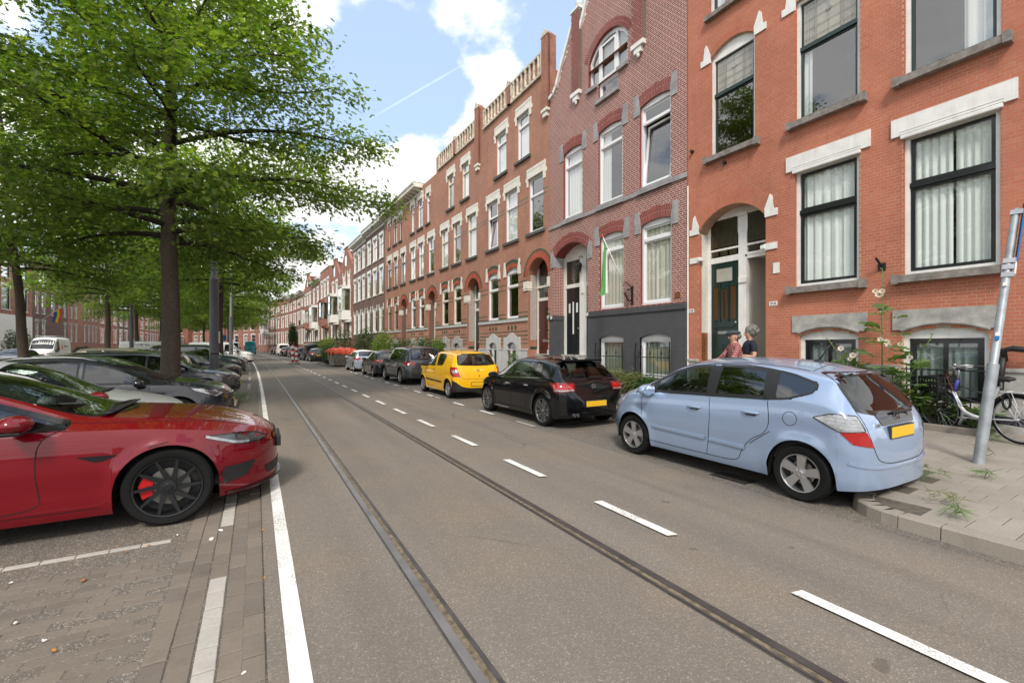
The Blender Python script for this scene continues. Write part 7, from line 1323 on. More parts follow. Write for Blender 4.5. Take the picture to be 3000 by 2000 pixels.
# grasses and lavender in front of the dark red house
for i, (y, x, m_, h_, lb) in enumerate([(9.9, 9.75, 'leaf_grass', .62, 'dry ornamental grass tuft nearest the light blue car'), (10.6, 9.7, 'leaf_grass', .70, 'yellowish ornamental grass tuft in the middle of the bed'), (11.4, 9.75, 'leaf_shrub', .68, 'grey green lavender bush under the basement window'), (12.3, 9.75, 'leaf_grass', .8, 'tallest dry grass tuft under the left basement window'), (9.3, 9.8, 'leaf_shrub', .5, 'low lavender bush at the near end of the bed')]): bush('grass_tuft', lb, (x, y, .17), (.8, .9, h_), 900, .34, m_, 0, shape=(BLADE, BLADE_F), stems=0, cat='grass', group='grasses below the dark red house', hollow=.6)
bush('shrub', 'young green plant at the basement of the orange house', (9.9, 17.3, .17), (.5, .6, 1.1), 500, .10, 'leaf_holly', 0)
# garden strip of the red house
gd = thing('garden_strip', 'narrow kerbed garden bed along the red house', 'garden bed', (0, 0, 0)); mb = MB(); 
for k in range(4): mb.box((9.80, 2.46+k*.8, .08), (9.90, 3.25+k*.8, .285), bev=.012)
mb.build('kerb', 'kerbstone', gd); mb = MB(); mb.box((9.9, 2.46, .1), (10.36, 5.7, .24)); mb.build('earth', 'earth', gd)
for i in range(7): bush('garden_plant', ['low green plant behind the bicycle front wheel', 'leafy plant behind the bicycle frame', 'small plant beside the hollyhock foot', 'yellow green plant below the basement window', 'dense low plant at the end of the bed', 'trailing plant by the garden kerb', 'low plant under the leaning post'][i], (10.14+.06*(i % 2), 2.55+i*.42, .24), (.42, .55, .34+.12*(i % 3)), 260, .085, ['leaf_holly', 'leaf_shrub', 'leaf_far'][i % 3], 0, cat='plant', group='plants in the garden strip', stems=2)
bush('garden_plant', 'wiry green plant rising behind the light blue roof', (9.95, 4.35, .24), (.5, .6, 1.15), 700, .07, 'leaf_far', 0, cat='plant')
# hollyhock
hh = thing('hollyhock', 'tall hollyhock with pale pink flowers against the red brick wall', 'plant', (9.85, 3.78, .24)); ST = [((0, 0), 2.75, 0, 0), ((.05, -.1), 1.55, -.10, -.62), ((.0, .12), 1.5, -.05, .75), ((.06, .05), 1.2, 0, .45), ((-.05, .05), .95, .1, .3), ((0, -.05), 1.05, -.1, -.35)]
rg = np.random.default_rng(5)
for k, ((bx, by), h_, lx, ly) in enumerate(ST):
    P = [(bx+lx*(t**1.4), by+ly*(t**1.2), h_*t) for t in np.linspace(0, 1, 9)]; mb = MB(); mb.tube(P, [.014*(1-.6*i/8) for i in range(9)], 6); mb.build('stalk', 'stalk', hh, smooth=True) if 'stalk' in MT else (mat('stalk', (.12, .19, .06), .7), mb.build('stalk', 'stalk', hh, smooth=True)); b = MB()
    for t in np.linspace(.55, 1., 16 if k == 0 else 8): i = min(7, int(t*8)); q = np.array(P[i])+(np.array(P[i+1])-np.array(P[i]))*(t*8-i); b.ell(q+np.array([.02*cos(t*40), .02*sin(t*40), 0]), (.014, .014, .016), 6)
    b.build('buds', 'stalk', hh, smooth=True, kind='stuff')
    lf = MB(); LP = []
    for t in np.linspace(.06, .74 if k == 0 else .66, 26 if k == 0 else 13):
        i = min(7, int(t*8)); q = Vector(P[i]).lerp(Vector(P[i+1]), t*8-i); az = rg.uniform(0, 6.28); r_ = .23*(1-t*.75)+.03; d = Vector((cos(az), sin(az), .25)); c = q+d*r_*1.25; lf.tube([q, c], .004, 4); M = Matrix.Translation(c) @ d.to_track_quat('Y', 'Z').to_matrix().to_4x4() @ Matrix.Rotation(rg.uniform(-.5, .3), 4, 'X'); pts = [(0, 0, 0)]
        for j in range(16): a = pi*1.78*(j/15-.5)+pi/2; rr = r_*(1 if j % 3 == 0 else (.62 if j % 3 == 1 else .8)); pts.append((rr*cos(a), rr*sin(a)+r_*.3, .02*((j % 3)-1)))
        lf.add([M @ Vector(p) for p in pts], [(0, j, j+1) for j in range(1, 16)])
    me = lf.mesh('leaves', 'leaf_holly'); a_ = me.attributes.new('rnd', 'FLOAT', 'FACE'); a_.data.foreach_set('value', RNG.random(len(me.polygons)).astype(np.float32)*.0+.5); link('leaves', me, hh)
for (x, y, z, s_) in ((-.05, .02, 2.28, .085), (-.07, -.03, 2.33, .06), (-.05, .08, 2.34, .06), (-.03, -.08, 1.42, .07), (-.05, .0, 1.46, .06), (-.06, -.12, 1.36, .06), (-.08, .62, 1.30, .07), (-.08, .42, 1.17, .075), (-.1, .46, 1.10, .05), (-.08, .55, .85, .05), (-.09, .36, .83, .05), (-.09, .40, .81, .045), (-.15, -.45, 1.15, .06), (-.1, -.3, 1.38, .045), (-.12, -.28, .95, .055)):
    f = MB(); M = Matrix.Translation((x, y, z)) @ Vector((-.85, -.2, .3)).to_track_quat('Z', 'Y').to_matrix().to_4x4(); pts = [(0, 0, -.015)]+[(s_*(.80-.10*(j % 3 == 0))*cos(j*2*pi/18), s_*(.80-.10*(j % 3 == 0))*sin(j*2*pi/18), .018+.008*(j % 2)) for j in range(18)]; f.add([M @ Vector(p) for p in pts], [(0, j+1, (j+1) % 18+1) for j in range(18)]); o = f.build('flower', 'petal', hh, smooth=True); g2 = MB(); g2.ell((0, 0, .01), (.012, .012, .02), 8, M); g2.build('flower_centre', 'stalk', o)
# weeds in pavement joints
for i, (x, y, h_, w_, lb) in enumerate([(8.2, 2.05, .16, .18, 'weed growing at the foot of the leaning post'), (6.75, 2.15, .10, .35, 'grass tuft behind the light blue car bumper'), (6.35, 2.25, .08, .3, 'grass in the gutter under the light blue car tail'), (5.85, 1.72, .08, .28, 'straw-coloured grass on the pavement build-out'), (5.5, 1.55, .07, .12, 'small weed at the kerb corner'), (7.2, 1.8, .06, .2, 'thin weed in a pavement joint'), (-.55, 15.45, .28, .9, 'weeds at the end of the tree island'), (9.55, 2.3, .10, .2, 'weed beside the bicycle wheel')]): bush('weed', lb, (x, y, zr(x) if x < 5 else float(np.interp(x, [5.3, 7.26, 10.4], [.036, .085, .2]))), (w_, w_, h_), 60 if w_ < .5 else 250, .13 if w_ < .5 else .25, 'leaf_holly' if i != 3 else 'leaf_grass', 0, shape=(BLADE, BLADE_F), stems=0, cat='weed', group='weeds')
# ---------------------------------------------------------------- street furniture, bicycles, people, small things
def lamp_post(x, y, label, h_=8.5, r0=.155, r1=.105, zs=4.15):
    o = thing('lamp_post', label, 'lamp post', (x+rs(y), y, -.05), group='grey lamp and tram wire posts'); mb = MB(); mb.lathe([(r0*1.15, 0), (r0*1.15, .04), (r0, .05), (r0, zs-.02), (r0*1.04, zs), (r0*1.04, zs+.05), (r1, zs+.12), (r1*.9, h_), (0, h_+.05)], 20); mb.build('pole', 'pole_grey', o, smooth=40); mb = MB(); mb.lathe([(r0+.006, 1.32), (r0+.006, 1.37)], 20); mb.build('strap', 'trim_black', o); mb = MB(); mb.box((.12, -.06, 1.75), (r0+.03, .06, 2.2)); mb.build('sticker_plate', 'white', o); mb = MB(); mb.tube([(0, 0, h_-.3), (2.2, 0, h_+.1)], .03, 6); mb.build('arm', 'pole_grey', o); return o
lamp_post(-1.38, 20.6, 'thick grey lamp post nearest, between the parked cars'); lamp_post(-1.55, 45.8, 'second grey lamp post along the near row'); lamp_post(-1.7, 58, 'third grey lamp post, half hidden behind the second'); lamp_post(-8.9, 50, 'grey lamp post in front of the banded brown house')
# leaning signpost
sp = thing('sign_post', 'leaning galvanised signpost with blue sign edge-on at the right', 'sign post', (7.94, 2.04, .09)); ax = Vector((.87, -.49, 0))*.148; top = Vector((ax.x*3.25, ax.y*3.25, 3.22)); A_ = lambda t: top*t
mb = MB(); mb.tube([A_(-.02), A_(.395)], .058, 16); mb.build('sleeve', 'zinc', sp, smooth=40); mb = MB(); mb.tube([A_(.39), A_(.40), A_(1.)], [.058, .042, .040], 16); mb.tube([A_(1.), A_(1.004)], [.042, .03], 16); mb.build('pole', 'zinc', sp, smooth=40)
Rv = Vector((.87, -.49, 0)); Fv = Vector((.49, .87, 0)); tilt = Matrix.Rotation(0, 4, 'Z')
Rv = Vector((.21, -.977, 0)); Fv = Vector((.977, .21, 0))
def sbox(name, m, t0, t1, o0, o1, d0, d1): mb = MB(); P = [A_(t)+Rv*o+Fv*d for t in (t0, t1) for o in (o0, o1) for d in (d0, d1)]; mb.add(P, [(0, 1, 3, 2), (4, 6, 7, 5), (0, 4, 5, 1), (2, 3, 7, 6), (0, 2, 6, 4), (1, 5, 7, 3)]); return mb.build(name, m, sp)
sg_ = sbox('sign', 'blue_sign', .80, 1.03, .066, .078, -.06, .55); o = sbox('sign_back', 'trim_black', .81, 1.02, .052, .065, -.03, .5)
sbox('small_sign', 'white', .745, .79, .062, .076, -.06, .3)
for t in (.99, .80, .775, .745): sbox('clamp', 'steel', t-.009, t+.009, -.048, .07, -.048, .048)
for t, m_ in ((.70, 'white'), (.505, 'white'), (.49, 'blue_sign')): sbox('sticker', m_, t, t+.014, -.02, .02, -.0595, -.02)
# red and white bollards on a concrete foot
bo = thing('traffic_bollard', 'pair of red and white striped bollards on a concrete foot in the road', 'bollard', (3.25+rs(44), 44, 0)); mb = MB(); mb.box((-.42, -.5, 0), (.42, .5, .16), bev=.05); mb.build('foot', 'stone', bo); mat('red_white', (.45, .03, .03), .5)
for i, (x, y, h_) in enumerate(((-.14, .12, 1.45), (.16, -.12, 1.28))):
    p = link('bollard_post', None, bo, (x, y, .16))
    for k in range(6): mb = MB(); mb.lathe([(.125, 0), (.125, h_/6)], 16); mb.build('stripe', 'red_white' if k % 2 == 0 else 'paint_white', p, smooth=True, loc=(0, 0, k*h_/6))
    mb = MB(); mb.lathe([(.125, 0), (.06, .05), (0, .06)], 16, Matrix.Translation((0, 0, h_))); mb.build('cap', 'red_white', p)
mb = MB(); mb.tube([(-.05, .12, 1.6), (-.05, .12, 1.95)], .05, 10); mb.build('beacon', 'red_white', bo)
# skip with orange sheet
mat('skip_paint', (.36, .33, .27), .7, var=.45, vs=5, bump=.3); mat('tarp', (.85, .10, .03), .45, bump=.5, bs=9)
sk = thing('skip_container', 'pale grey building waste skip under a bright orange sheet', 'skip', (6.35+rs(39.5), 39.6, -.07), heading(39)); W2, L2, Hs = .85, 1.75, 1.25
mb = MB(); P = [(-W2*.85, -L2*.62, .08), (W2*.85, -L2*.62, .08), (W2*.85, L2*.62, .08), (-W2*.85, L2*.62, .08), (-W2, -L2, Hs), (W2, -L2, Hs), (W2, L2, Hs), (-W2, L2, Hs)]; mb.add(P, [(0, 3, 2, 1), (0, 1, 5, 4), (1, 2, 6, 5), (2, 3, 7, 6), (3, 0, 4, 7)]); mb.box((-W2-.03, -L2-.03, Hs-.08), (-W2+.03, L2+.03, Hs)); mb.box((-W2-.02, -L2-.04, Hs-.081), (W2+.02, -L2+.02, Hs-.001)); mb.box((W2-.03, -L2-.03, Hs-.079), (W2+.03, L2+.03, Hs-.002)); mb.build('tub', 'skip_paint', sk)
for y in (-.6, .6): mb = MB(); mb.prism([(-W2*.86, y-.05, .1), (-W2-.03, y-.05, Hs-.05), (-W2*.9, y-.05, Hs-.05)], (0, .1, 0)); mb.build('rib', 'skip_paint', sk)
rg = np.random.default_rng(9); tp = []
for i in range(26):
    row = []
    for j in range(34):
        u, v = i/25*2-1, j/33*2-1; x = u*(W2+.14); y = v*(L2+.25); z = Hs+.22-.10*u*u-.07*abs(v)+.06*sin(9*v+3*u)+.05*sin(14*u+5*v)+.03*rg.normal()
        if abs(u) > .82: z -= (abs(u)-.82)*2.6*(.75+.5*sin(7*v+u)); x = math.copysign(W2+.05+.05*sin(8*v), u)
        if abs(v) > .88: z -= (abs(v)-.88)*3.; y = math.copysign(L2+.06, v)
        row.append((x, y, z))
    tp.append(row)
mb = MB(); mb.grid(tp); mb.build('sheet', 'tarp', sk, smooth=True)
pt = thing('plant_tub', 'black plastic plant tub beside the skip', 'plant pot', (5.75+rs(42), 42.3, -.07)); mb = MB(); mb.lathe([(.0, 0), (.26, 0), (.33, .4), (.35, .4), (.35, .46), (.31, .46), (.30, .4), (0, .38)], 16); mb.build('tub', 'trim_black', pt); rgp = np.random.default_rng(4); link('plant', leaf_mesh('plant', rgp.normal(0, .14, (160, 3))+np.array([0, 0, .55]), .2, (BLADE, BLADE_F), 'leaf_holly'), pt)
# scaffolding on a distant house
sc_ = thing('scaffolding', 'metal scaffolding against the far corner house', 'scaffolding', (9.4+fs(121), 121, 0), heading(121, fs)); mb = MB(); dk = MB()
for y in np.arange(0, 8.1, 2): 
    for x in (-.3, -1.2): mb.tube([(x, y, 0), (x, y, 10)], .04, 5)
for z in np.arange(2, 10.1, 1.0):
    for x in (-.3, -1.2): mb.tube([(x, 0, z), (x, 8, z)], .035, 5)
for z in (2, 4, 6, 8): dk.box((-1.2, 0, z), (-.3, 8, z+.05))
mb.build('frame', 'zinc', sc_); dk.build('deck', 'plaster', sc_)
# flags
def flag_pole(name, label, base, tip, cloth, parts, cat='flag'):
    f = thing(name, label, cat, base); b, t = Vector((0, 0, 0)), Vector(tip)-Vector(base); mb = MB(); mb.tube([b, t], [.02, .014], 8); mb.ell(t, (.035, .035, .035), 10, mi=1); mb.build('pole', ['white', 'tarp'], f, smooth=True)
    for nm, rows, m_ in parts: mb = MB(); mb.grid(rows(b, t)); mb.build(nm, m_, f, smooth=True)
    return f
mat('flag_green', (.10, .36, .10), .8); mat('flag_white', (.72, .72, .68), .8)
def droop(w0, w1):
    """cloth hanging limp from the upper part of the pole"""
    def rows(b, t):
        out = []
        for i in range(9):
            q = t.lerp(b, .06+.16*i/8); row = []
            for k in range(10):
                s_ = k/9; L_ = 1.75*(1-.25*i/8); y = q.y+(w0+(w1-w0)*s_)*.10*sin(i*.9)+.14*s_*(1-i/8); row.append((q.x+.05*sin(i*1.9+s_*2), y, q.z-L_*s_))
            out.append(row)
        return out
    return rows
def stripe(a, c):
    def rows(b, t): 
        full = droop(0, .6)(b, t); i0, i1 = int(round(a*8)), int(round(c*8)); return full[i0:i1+1]
    return rows
base = (10.3, 10.63, 3.2); flag_pole('house_flag', 'limp green and white flag on a slanted pole at the dark red house', base, (9.25, 10.66, 4.97), None, [('green_cloth', stripe(0, .55), 'flag_green'), ('white_cloth', stripe(.55, 1.), 'flag_white')])
br = thing('flag_bracket', 'black wrought iron flag bracket on the dark red house', 'bracket', (10.4, 10.56, 3.0)); mb = MB(); mb.box((-.03, -.04, -.1), (0, .04, .5)); mb.tube([(0, 0, .0), (-.12, .06, .05), (-.2, .1, .25), (-.12, .05, .4), (0, 0, .45)], .018, 6); mb.tube([(-.02, 0, .45), (-.15, .12, .62), (-.22, .2, .5)], .02, 6); mb.tube([(-.06, .1, .02), (-.16, .19, .3)], .03, 8); mb.build('scroll', 'iron', br)
RB = [(.6, .02, .02), (.75, .22, .02), (.75, .6, .02), (.02, .25, .06), (.02, .07, .45), (.22, .05, .35)]
b_, t_ = Vector((-25.9, 86.4, 5.1)), Vector((-23.6, 85.6, 6.9)); rf_ = thing('house_flag', 'rainbow flag with white letters on a pole at the brown brick house', 'flag', b_); mb = MB(); mb.tube([(0, 0, 0), t_-b_], .035, 6); mb.build('pole', 'white', rf_)
for k, c in enumerate(RB):
    mat('rainbow%d' % k, c, .7); mb = MB(); d = (t_-b_); q0 = d*(1-.07*k); q1 = d*(1-.07*(k+1)); rows = [[q0+Vector((.1*sin(i), -.02*i, -.42*i*(1-.07*k))) for i in range(6)], [q1+Vector((.1*sin(i), -.02*i, -.42*i*(1-.07*(k+1)))) for i in range(6)]]; mb.grid(rows); mb.build('stripe', 'rainbow%d' % k, rf_)
me = text_mesh('PEACE', .42); me.materials.append(MT['white']); o = link('lettering', me, rf_); mm = (t_-b_)*.72+Vector((.2, -.1, -1.0)); o.matrix_local = Matrix.Translation(mm) @ Matrix(((.35, 0, .94, 0), (-.94, 0, .35, 0), (0, 1, 0, 0), (0, 0, 0, 1))) @ Matrix.Rotation(radians(-62), 4, 'Z')
# distant blue road sign and balcony, canopies
bs = thing('road_sign', 'small blue road sign between the distant trees', 'road sign', (-3.2, 60, 0)); mb = MB(); mb.tube([(0, 0, 0), (0, 0, 2.9)], .035, 8); mb.build('pole', 'zinc', bs); mb = MB(); mb.box((-.3, -.02, 2.2), (.3, 0, 2.8)); mb.build('sign', 'blue_sign', bs)
for (x, y, z, m_, lb) in ((-24.9+rs(120), 121, 5.2, 'white', 'white balcony on the left-hand houses'), (9.6+fs(88), 88, 5.0, 'iron', 'black iron balcony above the far right pavement')):
    b = thing('balcony', lb, 'balcony', (x, y, z), 0); mb = MB(); mb.box((-.6, -1.6, 0), (.9, 1.6, .15)); mb.build('slab', 'stone', b)
    for k in range(13): mb = MB(); mb.box((.82 if x < 0 else -.58, -1.55+k*.25, .15), (.86 if x < 0 else -.54, -1.49+k*.25, 1.05)); mb.build('baluster', m_, b)
    mb = MB(); mb.box((.78 if x < 0 else -.6, -1.6, 1.05), (.9 if x < 0 else -.5, 1.6, 1.12)); mb.build('rail', m_, b)
# bicycles (local x forward, wheels on z=0)
mat('bike_white', (.70, .70, .70), .3, coat=.4); mat('bike_blue', (.03, .04, .26), .3, coat=.4); mat('saddle', (.012, .012, .012), .55); mat('cable', (.25, .06, .02), .5)
def bicycle(label, loc, rz, frame=('bike_white', 'bike_blue'), crate=True, lean=0., step=True, group='bicycles', wb=1.13, r=.345, steer=.0):
    b = thing('bicycle', label, 'bicycle', loc, rz, group); b.rotation_euler = (lean, 0, rz); X0, X1 = 0., wb
    def wheel(x, par):
        w_ = link('wheel', None, par, (x, 0, r)); mb = MB(); mb.tube([(r*.965*cos(a), 0, r*.965*sin(a)) for a in np.linspace(0, 2*pi, 49)], .017, 8, cap=False); mb.build('tyre', 'tyre', w_, smooth=True); mb = MB(); mb.tube([(r*.905*cos(a), 0, r*.905*sin(a)) for a in np.linspace(0, 2*pi, 49)], .010, 6, cap=False); mb.tube([(0, -.045, 0), (0, .045, 0)], .022, 10); mb.build('rim', 'steel', w_, smooth=True); mb = MB()
        for k in range(28): a = 2*pi*k/28; a2 = a+(.55 if k % 4 < 2 else -.55); s_ = .03 if k % 2 else -.03; mb.tube([(.02*cos(a2), s_, .02*sin(a2)), (r*.9*cos(a), 0, r*.9*sin(a))], .0016, 3, cap=False)
        mb.build('spokes', 'steel', w_, kind='stuff')
    wheel(0, b); wheel(wb, b); hd0, hd1 = Vector((wb-.24, 0, .62)), Vector((wb-.33, 0, .86)); bb = Vector((.46, 0, .29)); st = Vector((.22, 0, .80)); fm, f2 = frame
    mb = MB()
    if step: mb.tube([hd0+Vector((-.01, 0, .05)), hd0+Vector((-.10, 0, -.18)), (.72, 0, .36), (.60, 0, .31), bb], .026, 10); mb.tube([bb, Vector((.60, 0, .30)), (.75, 0, .33), hd0+Vector((-.06, 0, -.08))], .016, 8)
    else: mb.tube([hd0, bb], .02, 8); mb.tube([hd1, st], .016, 8)
    mb.tube([bb, st], .018, 8)
    for s_ in (-.05, .05): mb.tube([bb+Vector((0, s_*.6, 0)), (0, s_, r)], .011, 6); mb.tube([st+Vector((0, 0, -.12)), (.1, s_, .58), (0, s_, r)], .009, 6)
    mb.build('frame', fm, b, smooth=True); mb = MB(); mb.tube([hd0+Vector((.015, 0, -.04)), hd1], .024, 10); mb.tube([hd0+Vector((-.0, 0, .04)), hd0+Vector((-.08, 0, -.15))], .0275, 10); mb.build('head_tube', f2, b, smooth=True); mb = MB()
    for s_ in (-.045, .045): mb.tube([hd0+Vector((.02, s_*.6, -.03)), hd0+Vector((.06, s_, -.15)), (wb, s_, r)], .012, 6)
    mb.build('fork', 'trim_black', b, smooth=True); mb = MB(); mb.tube([(.20, 0, .78), st+Vector((-.03, 0, .08))], .014, 8); mb.build('seat_post', 'steel', b); mb = MB(); mb.ell((st.x-.08, 0, .925), (.13, .09, .04), 12); mb.ell((st.x+.06, 0, .925), (.11, .035, .03), 10); mb.tube([(st.x-.1, .05, .88), (st.x+.02, 0, .90), (st.x-.1, -.05, .88)], .01, 6); mb.build('saddle', 'saddle', b, smooth=True)
    hb = link('handlebar', None, b, hd1, (0, 0, steer)); mb = MB(); mb.tube([(0, 0, 0), (-.02, 0, .17), (.05, 0, .20)], .014, 8); mb.tube([(-.14, .29, .20), (-.02, .24, .22), (.05, .1, .21), (.05, -.1, .21), (-.02, -.24, .22), (-.14, -.29, .20)], .012, 8); mb.build('bar', 'steel', hb, smooth=True)
    for s_ in (-1, 1): mb = MB(); mb.tube([(-.10, s_*.275, .205), (-.21, s_*.31, .195)], .018, 8); mb.build('grip', 'saddle', hb); mb = MB(); mb.tube([(-.02, s_*.22, .20), (-.12, s_*.30, .17)], .006, 5); mb.build('brake_lever', 'steel', hb)
    mb = MB(); mb.tube([(.05, .1, .21), (.12, .06, .08), (.05, .02, -.2)], .004, 5); mb.tube([(.05, -.1, .21), (.14, -.02, .02), (.03, 0, -.25)], .004, 5); mb.build('cable', 'cable', hb); mb = MB(); mb.ell((-.02, .12, .25), (.03, .03, .025), 10); mb.build('bell', 'steel', hb, smooth=True)
    mb = MB(); mb.tube([(wb+(r+.025)*cos(a), 0, r+(r+.025)*sin(a)) for a in np.linspace(.3, 3.7, 18)], .022, 6); mb.build('mudguard', 'zinc', b, smooth=True); mb = MB(); mb.tube([((r+.025)*cos(a), 0, r+(r+.025)*sin(a)) for a in np.linspace(-.3, 2.9, 18)], .022, 6); mb.build('mudguard', 'trim_black', b, smooth=True)
    mb = MB()
    for s_ in (-.06, .06): mb.tube([(-.30, s_, .74), (.16, s_, .74)], .007, 5); mb.tube([(-.22, s_, .74), (0, s_, r)], .006, 5); mb.tube([(.02, s_, .74), (-.04, s_, .55), (0, s_, r)], .006, 5)
    for x in (-.28, -.1, .1): mb.tube([(x, -.06, .74), (x, .06, .74)], .006, 5)
    mb.build('carrier', fm, b); mb = MB(); mb.box((-.06, -.055, .24), (.55, -.03, .36), bev=.02); mb.build('chain_case', 'paint_navy', b); mb = MB(); mb.tube([bb, bb+Vector((0, .09, 0))], .014, 8); mb.box((bb.x-.01, .085, bb.z-.012), (bb.x+.17, .10, bb.z+.012)); mb.box((bb.x-.17, -.10, bb.z-.012), (bb.x+.01, -.085, bb.z+.012)); mb.box((bb.x+.13, .10, bb.z-.012), (bb.x+.21, .18, bb.z+.012), bev=.004); mb.build('crank', 'steel', b)
    mb = MB(); mb.tube([(.10+.05*cos(a), .045, .60+.11*sin(a)) for a in np.linspace(0, 2*pi, 20)], .016, 6); mb.build('lock', 'trim_black', b, smooth=True)
    if crate:
        c = link('crate', None, b, (wb-.02, 0, .66)); mb = MB(); w_, d_, h_ = .20, .16, .25
        mb.box((-d_, -w_, 0), (d_, w_, .015))
        for z in (.02, .11, .21): 
            for y in (-w_, w_): mb.box((-d_, y-.006, z), (d_, y+.006, z+.035))
            for x in (-d_, d_): mb.box((x-.006, -w_, z), (x+.006, w_, z+.035))
        for k in range(7):
            for y in (-w_, w_): mb.box((-d_+.05*k, y-.005, 0), (-d_+.05*k+.018, y+.005, h_))
            for x in (-d_, d_): mb.box((x-.005, -w_+.062*k, 0), (x+.005, -w_+.062*k+.022, h_))
        mb.build('lattice', 'trim_black', c); mb = MB(); mb.tube([(-.1, -.1, 0), (.02, -.06, -.33)], .008, 5); mb.tube([(-.1, .1, 0), (.02, .06, -.33)], .008, 5); mb.tube([(-.18, -.1, .28), (-.2, -.1, -.1), (-.2, .1, -.1), (-.18, .1, .28), (-.18, -.1, .28)], .007, 5); mb.build('carrier_stay', 'trim_black', c)
    return b
yy_ = ray_y(2150, 8.55)
bicycle('white and blue step-through bicycle with black front crate by the leaning post', (9.52, 2.02, .185), atan2(1.02, .50), lean=-.06, steer=.35)
bicycle('white bicycle behind the light blue car, only its handlebar showing', (9.75, 4.55, .2), R90*.92, frame=('trim_black', 'trim_black'), crate=False, steer=-.5); bicycle('dark bicycle held by the man in the checked shirt', (8.62-.30*.5+.05, yy_-.24*.87, .12), radians(150), frame=('trim_black', 'trim_black'), crate=False, step=False)
ch = thing('chain_lock', 'black fabric covered chain lock draped behind the bicycle saddle', 'lock', (10.3, 2.3, 1.0)); mb = MB(); mb.tube([(.0, .05, .35), (-.05, .05, .52), (-.06, -.05, .55), (-.05, -.28, .52), (0, -.3, .5)], .045, 8); mb.tube([(-.02, .06, .42), (-.05, .08, .15), (0, .1, -.1)], .045, 8); mb.build('sleeve', 'saddle', ch, smooth=True)
# iron railing in front of the right basement window of the red house
ra = thing('iron_railing', 'black curved iron railing before the basement window behind the bicycle', 'railing', (10.18, 2.5, .2)); mb = MB()
for z, am in ((.98, .0), (.60, .16), (.42, .16), (.25, .16)): mb.tube([(0, y, z+am*sin(pi*(y/1.25))) for y in np.linspace(0, 1.25, 14)], .012, 6)
mb.build('rail', 'iron', ra)
for k in range(7): mb = MB(); mb.tube([(0, k*1.25/6, 0), (0, k*1.25/6, .98)], .010, 6); mb.build('bar', 'iron', ra)
ra = thing('iron_railing', 'black iron railing with ball finial behind the light blue car', 'railing', (10.05, 4.35, .2)); mb = MB(); mb.tube([(0, 0, .93), (0, 1.3, .93)], .013, 6); mb.build('rail', 'iron', ra)
for k in range(8): mb = MB(); mb.tube([(0, k*1.3/7, 0), (0, k*1.3/7, .93)], .009, 6); mb.build('bar', 'iron', ra)
mb = MB(); mb.tube([(0, .9, .9), (0, .9, 1.05)], .012, 6); mb.ell((0, .9, 1.08), (.04, .04, .045), 10); mb.build('finial', 'iron', ra, smooth=True)
# people: one skinned surface each, grown from a joint skeleton
mat('skin', (.50, .27, .19), .5, var=.08, vs=20, obj=True); mat('hair_grey', (.20, .19, .18), .8, var=.6, vs=60, obj=True); mat('cap', (.045, .055, .062), .9); mat('jeans', (.03, .04, .07), .85, var=.2); mat('navy_shirt', (.008, .010, .022), .85); mat('shoe', (.02, .018, .016), .6); mat('eye', (.03, .025, .02), .2)
def checked():
    m = bpy.data.materials.new('checked'); m.use_nodes = True; t = NT(m.node_tree); b = t.n['Principled BSDF']; P = t.add('ShaderNodeTexCoord').outputs['Object']; s_ = t.add('ShaderNodeSeparateXYZ', {0: P}); f = lambda o, k: t.math('GREATER_THAN', t.math('FRACT', t.math('MULTIPLY', o, k)), .62)
    h = t.math('ADD', f(s_.outputs[2], 22.), f(t.math('ADD', s_.outputs[0], s_.outputs[1]), 22.)); t.l.new(t.ramp(t.math('MULTIPLY', h, .5), [(0., (.20, .028, .028)), (.5, (.27, .085, .08)), (1., (.50, .36, .34))]), b.inputs['Base Color']); b.inputs['Roughness'].default_value = .9; MT['checked'] = m
checked()
def person(label, loc, rz, J, mats, split, extra):
    """J: joint name -> (parent, position, radius); mats(z, name) picks the cloth"""
    t = thing('person', label, 'person', loc, rz); names = list(J); me = bpy.data.meshes.new('body'); me.from_pydata([J[n][1] for n in names], [(names.index(J[n][0]), names.index(n)) for n in names if J[n][0]], []); o = bpy.data.objects.new('tmp', me); COL.objects.link(o); sm_ = o.modifiers.new('s', 'SKIN'); sm_.use_smooth_shade = True; o.modifiers.new('u', 'SUBSURF').levels = 2
    for i, n in enumerate(names): v = me.skin_vertices[0].data[i]; r = J[n][2]; v.radius = (r, r) if not isinstance(r, tuple) else r; v.use_root = (i == 0)
    dg = bpy.context.evaluated_depsgraph_get(); dg.update(); m2 = bpy.data.meshes.new_from_object(o.evaluated_get(dg)); bpy.data.objects.remove(o); m2.materials.clear()
    for m in mats: m2.materials.append(MT[m])
    for p in m2.polygons: p.material_index = split(p.center); p.use_smooth = True
    link('body', m2, t); extra(t); return t
def fingers(mb, wrist, d, up, n=5):
    d = Vector(d).normalized(); up = Vector(up).normalized(); s_ = d.cross(up)
    for k in range(4): b = Vector(wrist)+d*.05+s_*(.026-.017*k); mb.tube([b, b+d*.035+up*.0, b+d*.055-up*.03, b+d*.035-up*.055], [.010, .0095, .009, .007], 6)
    b = Vector(wrist)+s_*.035; mb.tube([b, b+d*.03+s_*.02-up*.015, b+d*.05-up*.045], [.012, .011, .008], 6)
